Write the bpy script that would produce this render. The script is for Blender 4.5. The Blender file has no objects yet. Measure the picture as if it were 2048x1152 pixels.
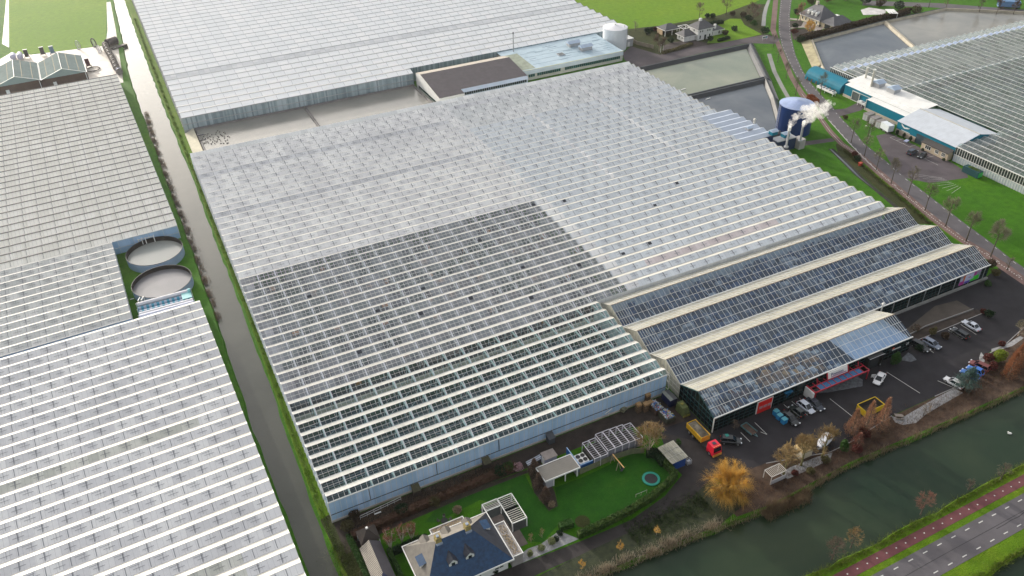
import bpy, math, random
from mathutils import Vector, Matrix
import numpy as np
random.seed(7)
SC = bpy.context.scene
COL = SC.collection
PI = math.pi
# ------------------------------------------------------------------ camera
F, PIT, ROL, YAW, HC = 1622.118, 0.620759102, -0.0268792213, 0.446959693, 130.0
_cy, _sy = math.cos(YAW), math.sin(YAW)
FW = Vector((_sy*math.cos(PIT), _cy*math.cos(PIT), -math.sin(PIT)))
_r0 = Vector((_cy, -_sy, 0)); _u0 = _r0.cross(FW)
RT = math.cos(ROL)*_r0 + math.sin(ROL)*_u0
UP = -math.sin(ROL)*_r0 + math.cos(ROL)*_u0
CAM = Vector((0, 0, HC))
def g(px, py, z=0.0):
    """survey: a photograph pixel -> the place on the level z it shows"""
    d = FW*F + RT*(px-1024) - UP*(py-576)
    t = (z-HC)/d.z
    p = CAM + d*t
    return (p.x, p.y)
def G(pts, z=0.0): return [g(x, y, z) for x, y in pts]
def crop(ox, oy, k): return lambda x, y: (ox+x/k, oy+y/k)
cam = bpy.data.cameras.new('camera'); camo = bpy.data.objects.new('camera', cam); COL.objects.link(camo)
M4 = Matrix((RT, UP, -FW)).transposed().to_4x4(); M4.translation = CAM
camo.matrix_world = M4
cam.sensor_width = 36; cam.lens = F/2048*36; cam.clip_start = 1; cam.clip_end = 20000
SC.camera = camo
# ------------------------------------------------------------------ light
SUN_EL, SUN_AZ = math.radians(15), math.radians(-14)   # azimuth from +Y towards +X
w = bpy.data.worlds.new('World'); SC.world = w; w.use_nodes = True
nt = w.node_tree; bg = nt.nodes['Background']
sky = nt.nodes.new('ShaderNodeTexSky'); sky.sky_type = 'NISHITA'; sky.sun_disc = False
sky.sun_elevation = SUN_EL; sky.sun_rotation = SUN_AZ; sky.altitude = 0
sky.air_density = 1.0; sky.dust_density = 4.0; sky.ozone_density = 1.0
# thin broken cloud over the clear sky: white, and far brighter round the sun
_tc = nt.nodes.new('ShaderNodeTexCoord')
def wn(t, **kw):
    n = nt.nodes.new(t)
    for k, v in kw.items(): setattr(n, k, v)
    return n
def wl(a, b): nt.links.new(a, b)
_mp = wn('ShaderNodeMapping'); _mp.inputs['Scale'].default_value = (1, 1, 2.6); wl(_tc.outputs['Generated'], _mp.inputs['Vector'])
_cn = wn('ShaderNodeTexNoise'); _cn.inputs['Scale'].default_value = 2.3; _cn.inputs['Detail'].default_value = 7; _cn.inputs['Roughness'].default_value = .62
wl(_mp.outputs[0], _cn.inputs['Vector'])
_cr = wn('ShaderNodeValToRGB'); _cr.color_ramp.elements[0].position = .36; _cr.color_ramp.elements[0].color = (.30, .30, .30, 1)
_cr.color_ramp.elements[1].position = .60; _cr.color_ramp.elements[1].color = (.92, .92, .92, 1); wl(_cn.outputs['Fac'], _cr.inputs[0])
_dot = wn('ShaderNodeVectorMath', operation='DOT_PRODUCT'); wl(_tc.outputs['Generated'], _dot.inputs[0])
_dot.inputs[1].default_value = (math.sin(SUN_AZ)*math.cos(SUN_EL), math.cos(SUN_AZ)*math.cos(SUN_EL), math.sin(SUN_EL))
_mx0 = wn('ShaderNodeMath', operation='MAXIMUM'); wl(_dot.outputs['Value'], _mx0.inputs[0]); _mx0.inputs[1].default_value = 0
_pw = wn('ShaderNodeMath', operation='POWER'); wl(_mx0.outputs[0], _pw.inputs[0]); _pw.inputs[1].default_value = 8
_ml = wn('ShaderNodeMath', operation='MULTIPLY_ADD'); wl(_pw.outputs[0], _ml.inputs[0]); _ml.inputs[1].default_value = 27.0; _ml.inputs[2].default_value = 3.0
_cc = wn('ShaderNodeVectorMath', operation='SCALE'); _cc.inputs[0].default_value = (1.0, .965, .92); wl(_ml.outputs[0], _cc.inputs['Scale'])
_mix = wn('ShaderNodeMix', data_type='RGBA'); wl(_cr.outputs[0], _mix.inputs[0]); wl(sky.outputs[0], _mix.inputs[6]); wl(_cc.outputs[0], _mix.inputs[7])
wl(_mix.outputs[2], bg.inputs[0]); bg.inputs[1].default_value = 0.12
sl = bpy.data.lights.new('sun', 'SUN'); sl.energy = 1.8; sl.angle = math.radians(0.6); sl.color = (1, .94, .83)
so = bpy.data.objects.new('sun', sl); COL.objects.link(so)
sd = Vector((math.sin(SUN_AZ)*math.cos(SUN_EL), math.cos(SUN_AZ)*math.cos(SUN_EL), math.sin(SUN_EL)))
so.rotation_euler = sd.to_track_quat('Z', 'Y').to_euler(); so.location = (-60, 300, 90)
SC.view_settings.view_transform = 'Standard'; SC.view_settings.look = 'None'
SC.view_settings.exposure = 1.12; SC.view_settings.gamma = 1
SC.cycles.transparent_max_bounces = 24
SC.cycles.max_bounces = 10; SC.cycles.volume_bounces = 5
# ------------------------------------------------------------------ materials
MATS = {}
def N(nt, t, **kw):
    n = nt.nodes.new(t)
    for k, v in kw.items(): setattr(n, k, v)
    return n
def noise(nt, vec, scale, detail=4, rough=.6, dist=0):
    n = N(nt, 'ShaderNodeTexNoise'); n.inputs['Scale'].default_value = scale
    n.inputs['Detail'].default_value = detail; n.inputs['Roughness'].default_value = rough
    n.inputs['Distortion'].default_value = dist
    nt.links.new(vec, n.inputs['Vector']); return n.outputs['Fac']
def ramp(nt, fac, stops):
    n = N(nt, 'ShaderNodeValToRGB'); cr = n.color_ramp
    while len(cr.elements) < len(stops): cr.elements.new(.5)
    for e, (p, c) in zip(cr.elements, stops):
        e.position = p; e.color = (*c, 1) if len(c) == 3 else c
    nt.links.new(fac, n.inputs[0]); return n.outputs[0]
def mixc(nt, fac, a, b, mode='MIX'):
    n = N(nt, 'ShaderNodeMix', data_type='RGBA', blend_type=mode)
    for s, v in ((0, fac), (6, a), (7, b)):
        if isinstance(v, (int, float)): n.inputs[s].default_value = v
        elif isinstance(v, tuple): n.inputs[s].default_value = (*v, 1)
        else: nt.links.new(v, n.inputs[s])
    return n.outputs[2]
def mth(nt, op, a, b=None):
    n = N(nt, 'ShaderNodeMath', operation=op)
    for i, v in enumerate((a, b)):
        if v is None: continue
        if isinstance(v, (int, float)): n.inputs[i].default_value = v
        else: nt.links.new(v, n.inputs[i])
    return n.outputs[0]
def scl(c, k): return tuple(min(1, max(0, v*k)) for v in c)
def newmat(name):
    m = bpy.data.materials.new(name); m.use_nodes = True
    MATS[name] = m; nt = m.node_tree
    b = nt.nodes['Principled BSDF']
    tc = N(nt, 'ShaderNodeTexCoord')
    return m, nt, b, tc.outputs['Object']
def mat(name, base, rough=.6, var=.18, s1=.6, s2=6., metal=0, spec=.5, bump=0., base2=None, thr=(.35, .65), coat=0):
    """plain surface: base colour broken up by two noises"""
    if name in MATS: return MATS[name]
    m, nt, b, co = newmat(name)
    f1 = noise(nt, co, s1, 5); f2 = noise(nt, co, s2, 4)
    c = ramp(nt, f1, [(thr[0], scl(base, 1-var)), (thr[1], base2 or scl(base, 1+var))])
    c = mixc(nt, mth(nt, 'MULTIPLY', f2, .5), c, scl(base, 1-1.6*var))
    nt.links.new(c, b.inputs['Base Color'])
    b.inputs['Roughness'].default_value = rough; b.inputs['Metallic'].default_value = metal
    b.inputs['Specular IOR Level'].default_value = spec
    if coat: b.inputs['Coat Weight'].default_value = coat
    if bump:
        bn = N(nt, 'ShaderNodeBump'); bn.inputs['Strength'].default_value = bump; bn.inputs['Distance'].default_value = .1
        nt.links.new(f2, bn.inputs['Height']); nt.links.new(bn.outputs[0], b.inputs['Normal'])
    return m
def flat(name, base, rough=.5, metal=0, spec=.5, coat=0):
    return mat(name, base, rough, .06, .8, 5., metal, spec, coat=coat)
def foliage(name, a, b_, rough=.7, scale=.9, trans=.25):
    if name in MATS: return MATS[name]
    m, nt, b, co = newmat(name)
    f = noise(nt, co, scale, 3); f2 = noise(nt, co, 9, 2)
    c = ramp(nt, f, [(.35, a), (.65, b_)])
    c = mixc(nt, mth(nt, 'MULTIPLY', f2, .55), c, scl(a, .55))
    nt.links.new(c, b.inputs['Base Color']); b.inputs['Roughness'].default_value = rough
    b.inputs['Specular IOR Level'].default_value = .25
    if trans:
        t = N(nt, 'ShaderNodeBsdfTranslucent'); nt.links.new(c, t.inputs[0])
        mx = N(nt, 'ShaderNodeMixShader'); mx.inputs[0].default_value = trans
        nt.links.new(b.outputs[0], mx.inputs[1]); nt.links.new(t.outputs[0], mx.inputs[2])
        nt.links.new(mx.outputs[0], nt.nodes['Material Output'].inputs[0])
    return m
def grassmat(name, a, b_, c_, bump=.6, patch=.03):
    if name in MATS: return MATS[name]
    m, nt, b, co = newmat(name)
    f1 = noise(nt, co, patch, 5, .65); f2 = noise(nt, co, .45, 5, .7); f3 = noise(nt, co, 3.5, 4, .7)
    c = ramp(nt, f1, [(.3, a), (.52, b_), (.75, c_)])
    c = mixc(nt, ramp(nt, f2, [(.38, (0, 0, 0)), (.7, (.75, .75, .75))]), c, scl(a, .7))
    c = mixc(nt, ramp(nt, f3, [(.3, (.6, .6, .6)), (.55, (0, 0, 0))]), c, scl(a, .5))
    nt.links.new(c, b.inputs['Base Color']); b.inputs['Roughness'].default_value = .85
    b.inputs['Specular IOR Level'].default_value = .15
    bn = N(nt, 'ShaderNodeBump'); bn.inputs['Strength'].default_value = bump; bn.inputs['Distance'].default_value = .25
    nt.links.new(f3, bn.inputs['Height']); nt.links.new(bn.outputs[0], b.inputs['Normal'])
    return m
def watermat(name, base, rough=.08, wave=.35, scale=1.2, alg=None):
    if name in MATS: return MATS[name]
    m, nt, b, co = newmat(name)
    f1 = noise(nt, co, .035, 5, .6, .4); f2 = noise(nt, co, scale, 5, .65, .3)
    c = ramp(nt, f1, [(.3, scl(base, .8)), (.7, alg or scl(base, 1.25))])
    nt.links.new(c, b.inputs['Base Color'])
    rr = ramp(nt, f1, [(.35, (rough,)*3), (.65, (rough*1.8,)*3)]); nt.links.new(rr, b.inputs['Roughness'])
    b.inputs['IOR'].default_value = 1.33; b.inputs['Specular IOR Level'].default_value = .5
    bn = N(nt, 'ShaderNodeBump'); bn.inputs['Strength'].default_value = wave; bn.inputs['Distance'].default_value = .06
    nt.links.new(f2, bn.inputs['Height']); nt.links.new(bn.outputs[0], b.inputs['Normal'])
    return m
def glassmat(name, film_tone=(.8, .82, .84), amt=.22, tint=(.92, .96, .97), rough=.04, cell=(2.0, 3.61, 0), vary=.12, coord='Object'):
    """thin greenhouse glass: see-through, Fresnel gloss, and a film of grime, or of painted sun tone, that differs pane to pane"""
    if name in MATS: return MATS[name]
    m, nt, b, co = newmat(name); nt.nodes.remove(b)
    sp = N(nt, 'ShaderNodeSeparateXYZ'); nt.links.new(co, sp.inputs[0])
    cx = mth(nt, 'FLOOR', mth(nt, 'DIVIDE', sp.outputs[0], cell[0])); cy = mth(nt, 'FLOOR', mth(nt, 'DIVIDE', sp.outputs[1], cell[1]))
    cb = N(nt, 'ShaderNodeCombineXYZ'); nt.links.new(cx, cb.inputs[0]); nt.links.new(cy, cb.inputs[1])
    wn = N(nt, 'ShaderNodeTexWhiteNoise'); nt.links.new(cb.outputs[0], wn.inputs['Vector'])
    big = noise(nt, co, .05, 5, .65); fine = noise(nt, co, .9, 4, .7)
    f = mth(nt, 'ADD', mth(nt, 'MULTIPLY', mth(nt, 'SUBTRACT', wn.outputs['Value'], .5), vary),
            mth(nt, 'MULTIPLY', mth(nt, 'SUBTRACT', big, .5), vary*1.6))
    f = mth(nt, 'ADD', f, mth(nt, 'MULTIPLY', mth(nt, 'SUBTRACT', fine, .5), vary))
    f = mth(nt, 'ADD', f, amt); cl = N(nt, 'ShaderNodeClamp'); nt.links.new(f, cl.inputs[0])
    tr = N(nt, 'ShaderNodeBsdfTransparent'); tr.inputs[0].default_value = (*tint, 1)
    df = N(nt, 'ShaderNodeBsdfDiffuse'); tl = N(nt, 'ShaderNodeBsdfTranslucent')
    dc = ramp(nt, big, [(.3, scl(film_tone, .93)), (.7, film_tone)]); nt.links.new(dc, df.inputs[0]); nt.links.new(dc, tl.inputs[0])
    d2 = N(nt, 'ShaderNodeMixShader'); d2.inputs[0].default_value = .35
    nt.links.new(df.outputs[0], d2.inputs[1]); nt.links.new(tl.outputs[0], d2.inputs[2])
    m1 = N(nt, 'ShaderNodeMixShader'); nt.links.new(cl.outputs[0], m1.inputs[0])
    nt.links.new(tr.outputs[0], m1.inputs[1]); nt.links.new(d2.outputs[0], m1.inputs[2])
    gl = N(nt, 'ShaderNodeBsdfGlossy'); gl.inputs['Roughness'].default_value = rough
    fr = N(nt, 'ShaderNodeFresnel'); ge = N(nt, 'ShaderNodeNewGeometry'); ior = N(nt, 'ShaderNodeMix'); ior.inputs[2].default_value = 1.5; ior.inputs[3].default_value = 1/1.5
    nt.links.new(ge.outputs['Backfacing'], ior.inputs[0]); nt.links.new(ior.outputs[0], fr.inputs[0])
    m2 = N(nt, 'ShaderNodeMixShader'); nt.links.new(fr.outputs[0], m2.inputs[0])
    nt.links.new(m1.outputs[0], m2.inputs[1]); nt.links.new(gl.outputs[0], m2.inputs[2])
    nt.links.new(m2.outputs[0], nt.nodes['Material Output'].inputs[0])
    return m
def brickmat(name, a, b_, mortar, sx=.22, sz=.065, rough=.8):
    if name in MATS: return MATS[name]
    m, nt, b, co = newmat(name)
    br = N(nt, 'ShaderNodeTexBrick'); br.inputs['Scale'].default_value = 1
    br.inputs['Color1'].default_value = (*a, 1); br.inputs['Color2'].default_value = (*b_, 1); br.inputs['Mortar'].default_value = (*mortar, 1)
    br.inputs['Mortar Size'].default_value = .012; br.inputs['Brick Width'].default_value = sx; br.inputs['Row Height'].default_value = sz
    nt.links.new(co, br.inputs['Vector']); f = noise(nt, co, .8, 5)
    c = mixc(nt, mth(nt, 'MULTIPLY', f, .5), br.outputs[0], scl(a, .6)); nt.links.new(c, b.inputs['Base Color']); b.inputs['Roughness'].default_value = rough
    return m
def stripemat(name, a, b_, period, axis=0, duty=.5, rough=.5, metal=0, var=.12):
    """profiled sheet, roof tiles in rows, boards: stripes along one axis"""
    if name in MATS: return MATS[name]
    m, nt, b, co = newmat(name)
    sp = N(nt, 'ShaderNodeSeparateXYZ'); nt.links.new(co, sp.inputs[0])
    fr = mth(nt, 'FRACT', mth(nt, 'DIVIDE', sp.outputs[axis], period))
    s = mth(nt, 'GREATER_THAN', fr, duty); f = noise(nt, co, .35, 5, .65)
    c = mixc(nt, s, a, b_); c = mixc(nt, ramp(nt, f, [(.35, (0, 0, 0)), (.7, (var*3,)*3)]), c, scl(a, .6))
    nt.links.new(c, b.inputs['Base Color']); b.inputs['Roughness'].default_value = rough; b.inputs['Metallic'].default_value = metal; b.inputs['Specular IOR Level'].default_value = .2
    return m
# ------------------------------------------------------------------ mesh collector
def wmat(o):
    m = o.matrix_basis.copy(); p = o.parent
    while p: m = p.matrix_basis @ m; p = p.parent
    return m
class MB:
    def __init__(s): s.v = []; s.f = []; s.mi = []
    def add(s, vs, fs, m=0):
        o = len(s.v); s.v += [tuple(p) for p in vs]
        for f in fs: s.f.append(tuple(i+o for i in f)); s.mi.append(m)
        return s
    def poly(s, pts, m=0): return s.add(pts, [tuple(range(len(pts)))], m)
    def sheet(s, pts, z, m=0):
        a = sum(pts[i][0]*pts[(i+1) % len(pts)][1]-pts[(i+1) % len(pts)][0]*pts[i][1] for i in range(len(pts)))
        if a < 0: pts = pts[::-1]
        return s.poly([(x, y, z) for x, y in pts], m)
    def box(s, x0, x1, y0, y1, z0, z1, m=0):
        return s.add([(x0,y0,z0),(x1,y0,z0),(x1,y1,z0),(x0,y1,z0),(x0,y0,z1),(x1,y0,z1),(x1,y1,z1),(x0,y1,z1)],
                     [(0,3,2,1),(4,5,6,7),(0,1,5,4),(1,2,6,5),(2,3,7,6),(3,0,4,7)], m)
    def cbox(s, c, d, rot=0, m=0):
        cs, sn = math.cos(rot), math.sin(rot); vs = []
        for z in (-.5, .5):
            for x, y in ((-.5,-.5),(.5,-.5),(.5,.5),(-.5,.5)):
                X, Y = x*d[0], y*d[1]; vs.append((c[0]+X*cs-Y*sn, c[1]+X*sn+Y*cs, c[2]+z*d[2]))
        return s.add(vs, [(0,3,2,1),(4,5,6,7),(0,1,5,4),(1,2,6,5),(2,3,7,6),(3,0,4,7)], m)
    def beam(s, p, q, w, h=None, m=0):
        p, q = Vector(p), Vector(q); h = h or w; d = (q-p)
        if d.length < 1e-6: return s
        d.normalize(); up = Vector((0,0,1)) if abs(d.z) < .95 else Vector((0,1,0))
        a = d.cross(up).normalized(); b = a.cross(d).normalized()
        vs = [c+a*(w/2*i)+b*(h/2*j) for c in (p, q) for i, j in ((-1,-1),(1,-1),(1,1),(-1,1))]
        return s.add(vs, [(0,1,2,3),(7,6,5,4),(0,4,5,1),(1,5,6,2),(2,6,7,3),(3,7,4,0)], m)
    def tube(s, pts, rad, n=6, m=0, cap=True):
        pts = [Vector(p) for p in pts]; rs = rad if isinstance(rad, (list, tuple)) else [rad]*len(pts); vs = []
        for i, p in enumerate(pts):
            d = (pts[min(i+1, len(pts)-1)]-pts[max(i-1, 0)])
            d = d.normalized() if d.length > 1e-9 else Vector((0,0,1))
            up = Vector((0,0,1)) if abs(d.z) < .9 else Vector((1,0,0))
            a = d.cross(up).normalized(); b = a.cross(d)
            for k in range(n):
                t = 2*PI*k/n; vs.append(p+a*(rs[i]*math.cos(t))+b*(rs[i]*math.sin(t)))
        fs = [(i*n+k, i*n+(k+1) % n, (i+1)*n+(k+1) % n, (i+1)*n+k) for i in range(len(pts)-1) for k in range(n)]
        if cap: fs += [tuple(range(n))[::-1], tuple(range((len(pts)-1)*n, len(pts)*n))]
        return s.add(vs, fs, m)
    def cyl(s, x, y, z0, z1, r, n=24, m=0, r1=None):
        return s.tube([(x,y,z0),(x,y,z1)], [r, r if r1 is None else r1], n, m)
    def lathe(s, x, y, prof, n=32, m=0):
        vs = []; 
        for r, z in prof:
            for k in range(n): t = 2*PI*k/n; vs.append((x+r*math.cos(t), y+r*math.sin(t), z))
        fs = [(i*n+k, i*n+(k+1) % n, (i+1)*n+(k+1) % n, (i+1)*n+k) for i in range(len(prof)-1) for k in range(n)]
        return s.add(vs, fs, m)
    def prism(s, pts, z0, z1, m=0, mt=None):
        a = sum(pts[i][0]*pts[(i+1) % len(pts)][1]-pts[(i+1) % len(pts)][0]*pts[i][1] for i in range(len(pts)))
        if a < 0: pts = pts[::-1]
        n = len(pts); vs = [(x,y,z0) for x,y in pts]+[(x,y,z1) for x,y in pts]
        s.add(vs, [(i, (i+1) % n, n+(i+1) % n, n+i) for i in range(n)]+[tuple(range(n))[::-1]], m)
        return s.add([(x,y,z1) for x,y in pts], [tuple(range(n))], m if mt is None else mt)
    def ribbon(s, pts, width, z, m=0, off=0):
        """flat band along a path of (x, y)"""
        L, R = [], []
        for i, p in enumerate(pts):
            a = Vector(pts[max(i-1, 0)]); b = Vector(pts[min(i+1, len(pts)-1)]); d = (b-a).normalized(); nrm = Vector((-d.y, d.x))
            q = Vector(p)+nrm*off; L.append(q+nrm*width/2); R.append(q-nrm*width/2)
        for i in range(len(pts)-1):
            s.poly([(*R[i], z), (*R[i+1], z), (*L[i+1], z), (*L[i], z)], m)
        return s
    def build(s, name, mats, parent=None, smooth=False, local=False):
        me = bpy.data.meshes.new(name)
        vs = s.v
        if parent is not None and not local:
            iv = wmat(parent).inverted(); vs = [iv @ Vector(p) for p in vs]
        me.from_pydata([tuple(p) for p in vs], [], s.f)
        for m in (mats if isinstance(mats, (list, tuple)) else [mats]): me.materials.append(m)
        if s.mi: me.polygons.foreach_set('material_index', s.mi)
        if smooth: me.polygons.foreach_set('use_smooth', [True]*len(s.f))
        me.update()
        o = bpy.data.objects.new(name, me); COL.objects.link(o)
        if parent is not None: o.parent = parent
        return o
def tag(o, label=None, cat=None, group=None, kind=None):
    if label: o['label'] = label
    if cat: o['category'] = cat
    if group: o['group'] = group
    if kind: o['kind'] = kind
    return o
def thing(name, label, cat, loc=(0, 0, 0), rotz=0, group=None):
    o = bpy.data.objects.new(name, None); COL.objects.link(o); o.empty_display_size = .3
    o.location = loc; o.rotation_euler = (0, 0, rotz)
    o.matrix_basis = Matrix.Translation(Vector(loc)) @ Matrix.Rotation(rotz, 4, 'Z')
    return tag(o, label, cat, group)
def struct(name, mb, m, smooth=False):
    o = mb.build(name, m, None, smooth); o['kind'] = 'structure'; o['label'] = name.replace('_', ' '); o['category'] = name.replace('_', ' '); return o
KIDS = {}
def dup(root, loc, rotz=0, label=None, group=None, scale=None):
    r = root.copy(); COL.objects.link(r); r.location = loc; r.rotation_euler = (0, 0, rotz)
    if scale: r.scale = scale if isinstance(scale, (tuple, list)) else (scale,)*3
    if label: r['label'] = label
    if group: r['group'] = group
    for ch in [c for c in COL.objects if c.parent == root]:
        c = ch.copy(); COL.objects.link(c); c.parent = r
        for gg in [d for d in COL.objects if d.parent == ch]:
            d = gg.copy(); COL.objects.link(d); d.parent = c
    return r
def text_mesh(name, txt, size, m, parent, loc, rot, extrude=.01):
    cu = bpy.data.curves.new(name, 'FONT'); cu.body = txt; cu.size = size; cu.extrude = extrude; cu.align_x = 'CENTER'; cu.align_y = 'CENTER'
    t = bpy.data.objects.new(name, cu); COL.objects.link(t)
    me = bpy.data.meshes.new_from_object(t.evaluated_get(bpy.context.evaluated_depsgraph_get()))
    bpy.data.objects.remove(t); bpy.data.curves.remove(cu)
    o = bpy.data.objects.new(name, me); me.materials.clear(); me.materials.append(m); COL.objects.link(o)
    mw = Matrix.Translation(Vector(loc)) @ rot.to_matrix().to_4x4()
    me.transform((wmat(parent).inverted() @ mw) if parent else mw)
    if parent: o.parent = parent
    return o
from mathutils import Euler
FACE_S = Euler((PI/2, 0, 0)); FACE_W = Euler((PI/2, 0, -PI/2))
# ================================================================== SETTING
def sstruct(name, mb, m, label):
    o = struct(name, mb, m); o['label'] = label; return o
GRASS = grassmat('meadow_grass', (.036, .130, .003), (.055, .175, .004), (.095, .21, .006))
FIELD = grassmat('field_grass', (.12, .25, .006), (.145, .275, .008), (.20, .30, .012), patch=.012)
LAWN = grassmat('lawn_grass', (.014, .078, .005), (.022, .105, .006), (.045, .13, .010), bump=.3, patch=.09)
VERGE = grassmat('verge_grass', (.085, .18, .005), (.12, .22, .008), (.17, .23, .015), bump=1, patch=.06)
ROUGHG = grassmat('rough_grass', (.030, .045, .012), (.055, .06, .018), (.08, .075, .03), bump=1, patch=.15)
SOIL = mat('garden_soil', (.045, .032, .026), .95, .35, .5, 7, bump=.8)
ASPH = mat('yard_asphalt', (.030, .028, .033), .9, .22, .22, 14, spec=.25, bump=.2)
ASPH2 = mat('road_asphalt', (.115, .107, .118), .9, .16, .15, 12, spec=.3, bump=.15)
ASPH3 = mat('worn_asphalt', (.10, .085, .095), .9, .22, .12, 9, spec=.3, bump=.15)
LANE = mat('lane_asphalt', (.045, .040, .040), .9, .25, .3, 10, spec=.25, bump=.3)
BRICKP = mat('clinker_path', (.17, .105, .095), .9, .2, .25, 8, bump=.3)
REDP = mat('red_asphalt', (.13, .042, .048), .9, .2, .3, 10, bump=.2)
CONC = mat('concrete_paving', (.50, .45, .40), .55, .2, .12, 3, base2=(.62, .58, .53))
GRAVEL = mat('white_gravel', (.36, .36, .37), .95, .3, 1.2, 16, bump=1.)
GRAVEL2 = mat('grey_gravel', (.16, .17, .19), .95, .4, 1.2, 16, bump=1.)
PAINTW = flat('white_road_paint', (.52, .52, .50), .6)
MUD = mat('canal_bed', (.05, .045, .035), .95, .3, .1, 2)
WCAN = watermat('canal_water', (.050, .056, .046), .10, .45, .8, (.072, .074, .062))
WCAN2 = watermat('still_canal_water', (.014, .034, .019), .06, .25, .9, (.030, .046, .024))
WBAS = watermat('basin_water', (.22, .22, .205), .12, .35, 1.4, (.30, .29, .26))
WBAS2 = watermat('dark_basin_water', (.085, .10, .125), .10, .25, 1.1, (.16, .175, .19))
# ground: a canal bed everywhere, and three banks of land standing above it with sloping edges
def land(poly, name, label, open_edges=(), m=None):
    mb = MB(); a = sum(poly[i][0]*poly[(i+1) % len(poly)][1]-poly[(i+1) % len(poly)][0]*poly[i][1] for i in range(len(poly)))
    if a < 0: poly = poly[::-1]
    mb.poly([(x, y, 0) for x, y in poly]); n = len(poly)
    for i in range(n):
        p, q = Vector(poly[i]), Vector(poly[(i+1) % n]); d = (q-p).normalized(); nr = Vector((d.y, -d.x))
        mb.poly([(*p, 0), (*(p+nr*.9), -1.45), (*(q+nr*.9), -1.45), (*q, 0)])
    return sstruct(name, mb, m or GRASS, label)
def wob(pts, amp, step, seed):
    r = random.Random(seed); out = []
    for (x0, y0), (x1, y1) in zip(pts[:-1], pts[1:]):
        L = math.hypot(x1-x0, y1-y0); n = max(1, int(L/step))
        for i in range(n):
            t = i/n; nx, ny = -(y1-y0)/L, (x1-x0)/L; e = r.uniform(-amp, amp)
            out.append((x0+(x1-x0)*t+nx*e, y0+(y1-y0)*t+ny*e))
    out.append(pts[-1]); return out
CW = [(4.2, -60), (4.4, 60), (4.1, 100), (2.9, 143), (3.0, 188), (2.6, 215), (2.0, 251), (1.0, 315), (.2, 393), (2.0, 441), (4.0, 523), (6, 800)]
CE = [(10.6, 76), (10.0, 97), (9.8, 117), (10.2, 149), (10.7, 188), (10.4, 229), (10.7, 268), (10.4, 299), (10.0, 353), (10.0, 458), (10.4, 519), (11, 800)]
CN = [(10.6, 76), (20, 76.6), (50.7, 75.6), (68, 74.4), (80, 73.6), (90.7, 72.9), (113, 74.0), (138, 73.2), (165, 72.7), (400, 70)]
land(wob(CW, .25, 5, 1)+[(-1500, 1500), (-1500, -60)], 'ground_west', 'grassy land west of the long straight canal')
land(wob(CE[::-1], .25, 4, 2)+wob(CN, .35, 3, 3)[1:]+[(1800, 70), (1800, 1700), (12, 1700)], 'ground_middle', 'grassy land between the two canals')
SB = [(-900, 57.2), (-100, 57.2), (85, 57.6), (100, 56.9), (122, 57.0), (145, 57.5), (400, 57.5)]
land(wob(SB[::-1], .3, 3, 4)+wob([(-900, 43.2), (90, 43.2), (113, 43.2), (125, 43.4), (160, 43.4), (400, 43.4)], .35, 3, 5), 'ground_south', 'strip of land carrying the main road', m=VERGE)
land([(-900, -400), (900, -400), (900, 18), (-900, 18)], 'ground_far_south', 'grassy land south of the road')
mb = MB(); mb.poly([(-4000, -2500, -1.5), (4500, -2500, -1.5), (4500, 5000, -1.5), (-4000, 5000, -1.5)]); sstruct('ground_bed', mb, MUD, 'muddy bed under the canals')
mb = MB(); mb.poly([(-2, -60, -.7), (13.2, -60, -.7), (14, 1400, -.7), (-3, 1400, -.7)]); sstruct('canal_water', mb, WCAN, 'long straight canal between the greenhouses')
mb = MB(); mb.poly([(13.2, 55, -.7), (1800, 55, -.7), (1800, 78, -.7), (13.2, 78, -.7)]); sstruct('canal_water', mb, WCAN2, 'wide dark green canal below the car park')
mb = MB(); mb.poly([(13.2, 16, -.71), (900, 16, -.71), (900, 44.5, -.71), (13.2, 44.5, -.71)]); sstruct('canal_water', mb, WCAN2, 'ditch water in the bottom right corner of the view')
mb = MB()
for (x0, y0), (x1, y1) in zip(CE[:-1], CE[1:]): mb.poly([(x0+.1, y0, .0095), (13.6, y0, .0095), (13.6, y1, .0095), (x1+.1, y1, .0095)])
sstruct('grass_bank', mb, VERGE, 'bright grass bank between canal and greenhouse')
# ---- fields, paths and yards laid on the land (each sheet 12 mm above the last)
def sheet(name, pts, z, m, label):
    mb = MB(); mb.sheet(pts, z); return sstruct(name, mb, m, label)
a8 = crop(0, 60, 8)
sheet('field', [(-47.5, 452), (-38.5, 446.5), (-26, 443.5), (-5.8, 441.5), (-3.6, 466), (1.0, 524), (20, 900), (-60, 900), (-51, 556)], .012, FIELD, 'bright green field beyond the grey sheds')
sheet('field', [(218, 330), (217, 420), (217, 1200), (700, 1200), (330, 345), (266, 318.5), (228, 322)], .012, FIELD, 'green pasture behind the white villa')
sheet('yard', [(-58, 436), (-47.6, 452.5), (-38.6, 444.6), (-5.6, 440.5), (-2.9, 466), (.6, 520), (2.7, 520), (1.0, 466), (-.2, 440), (-2.0, 396), (-2.6, 383.5), (-60, 384.5)], .02, CONC, 'pale concrete yard round the grey sheds')
sheet('dirt_track', [(-51.5, 470), (-50.5, 556), (-49, 800), (-47.6, 800), (-49.2, 556), (-48.3, 462)], .024, CONC, 'pale track along the far field')
sheet('parking_lot', [(91.4, 109), (88.6, 106), (84, 100), (81.5, 96), (80.6, 90), (82.5, 85), (88, 82.5), (97.3, 82.0), (111.3, 78.3), (117.1, 78.4), (131.2, 80.1), (144.7, 80.1), (151.2, 80.0), (158, 81), (165, 84.3), (170.3, 85.1), (174.6, 85.0), (184.8, 87.4), (203.4, 96), (206.5, 105.8), (203.5, 108.4), (195.4, 106.9), (152.6, 106.9), (152.6, 94.7), (92.9, 94.7), (92.9, 109)], .014, ASPH, 'dark asphalt car park in front of the glass hall')
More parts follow.
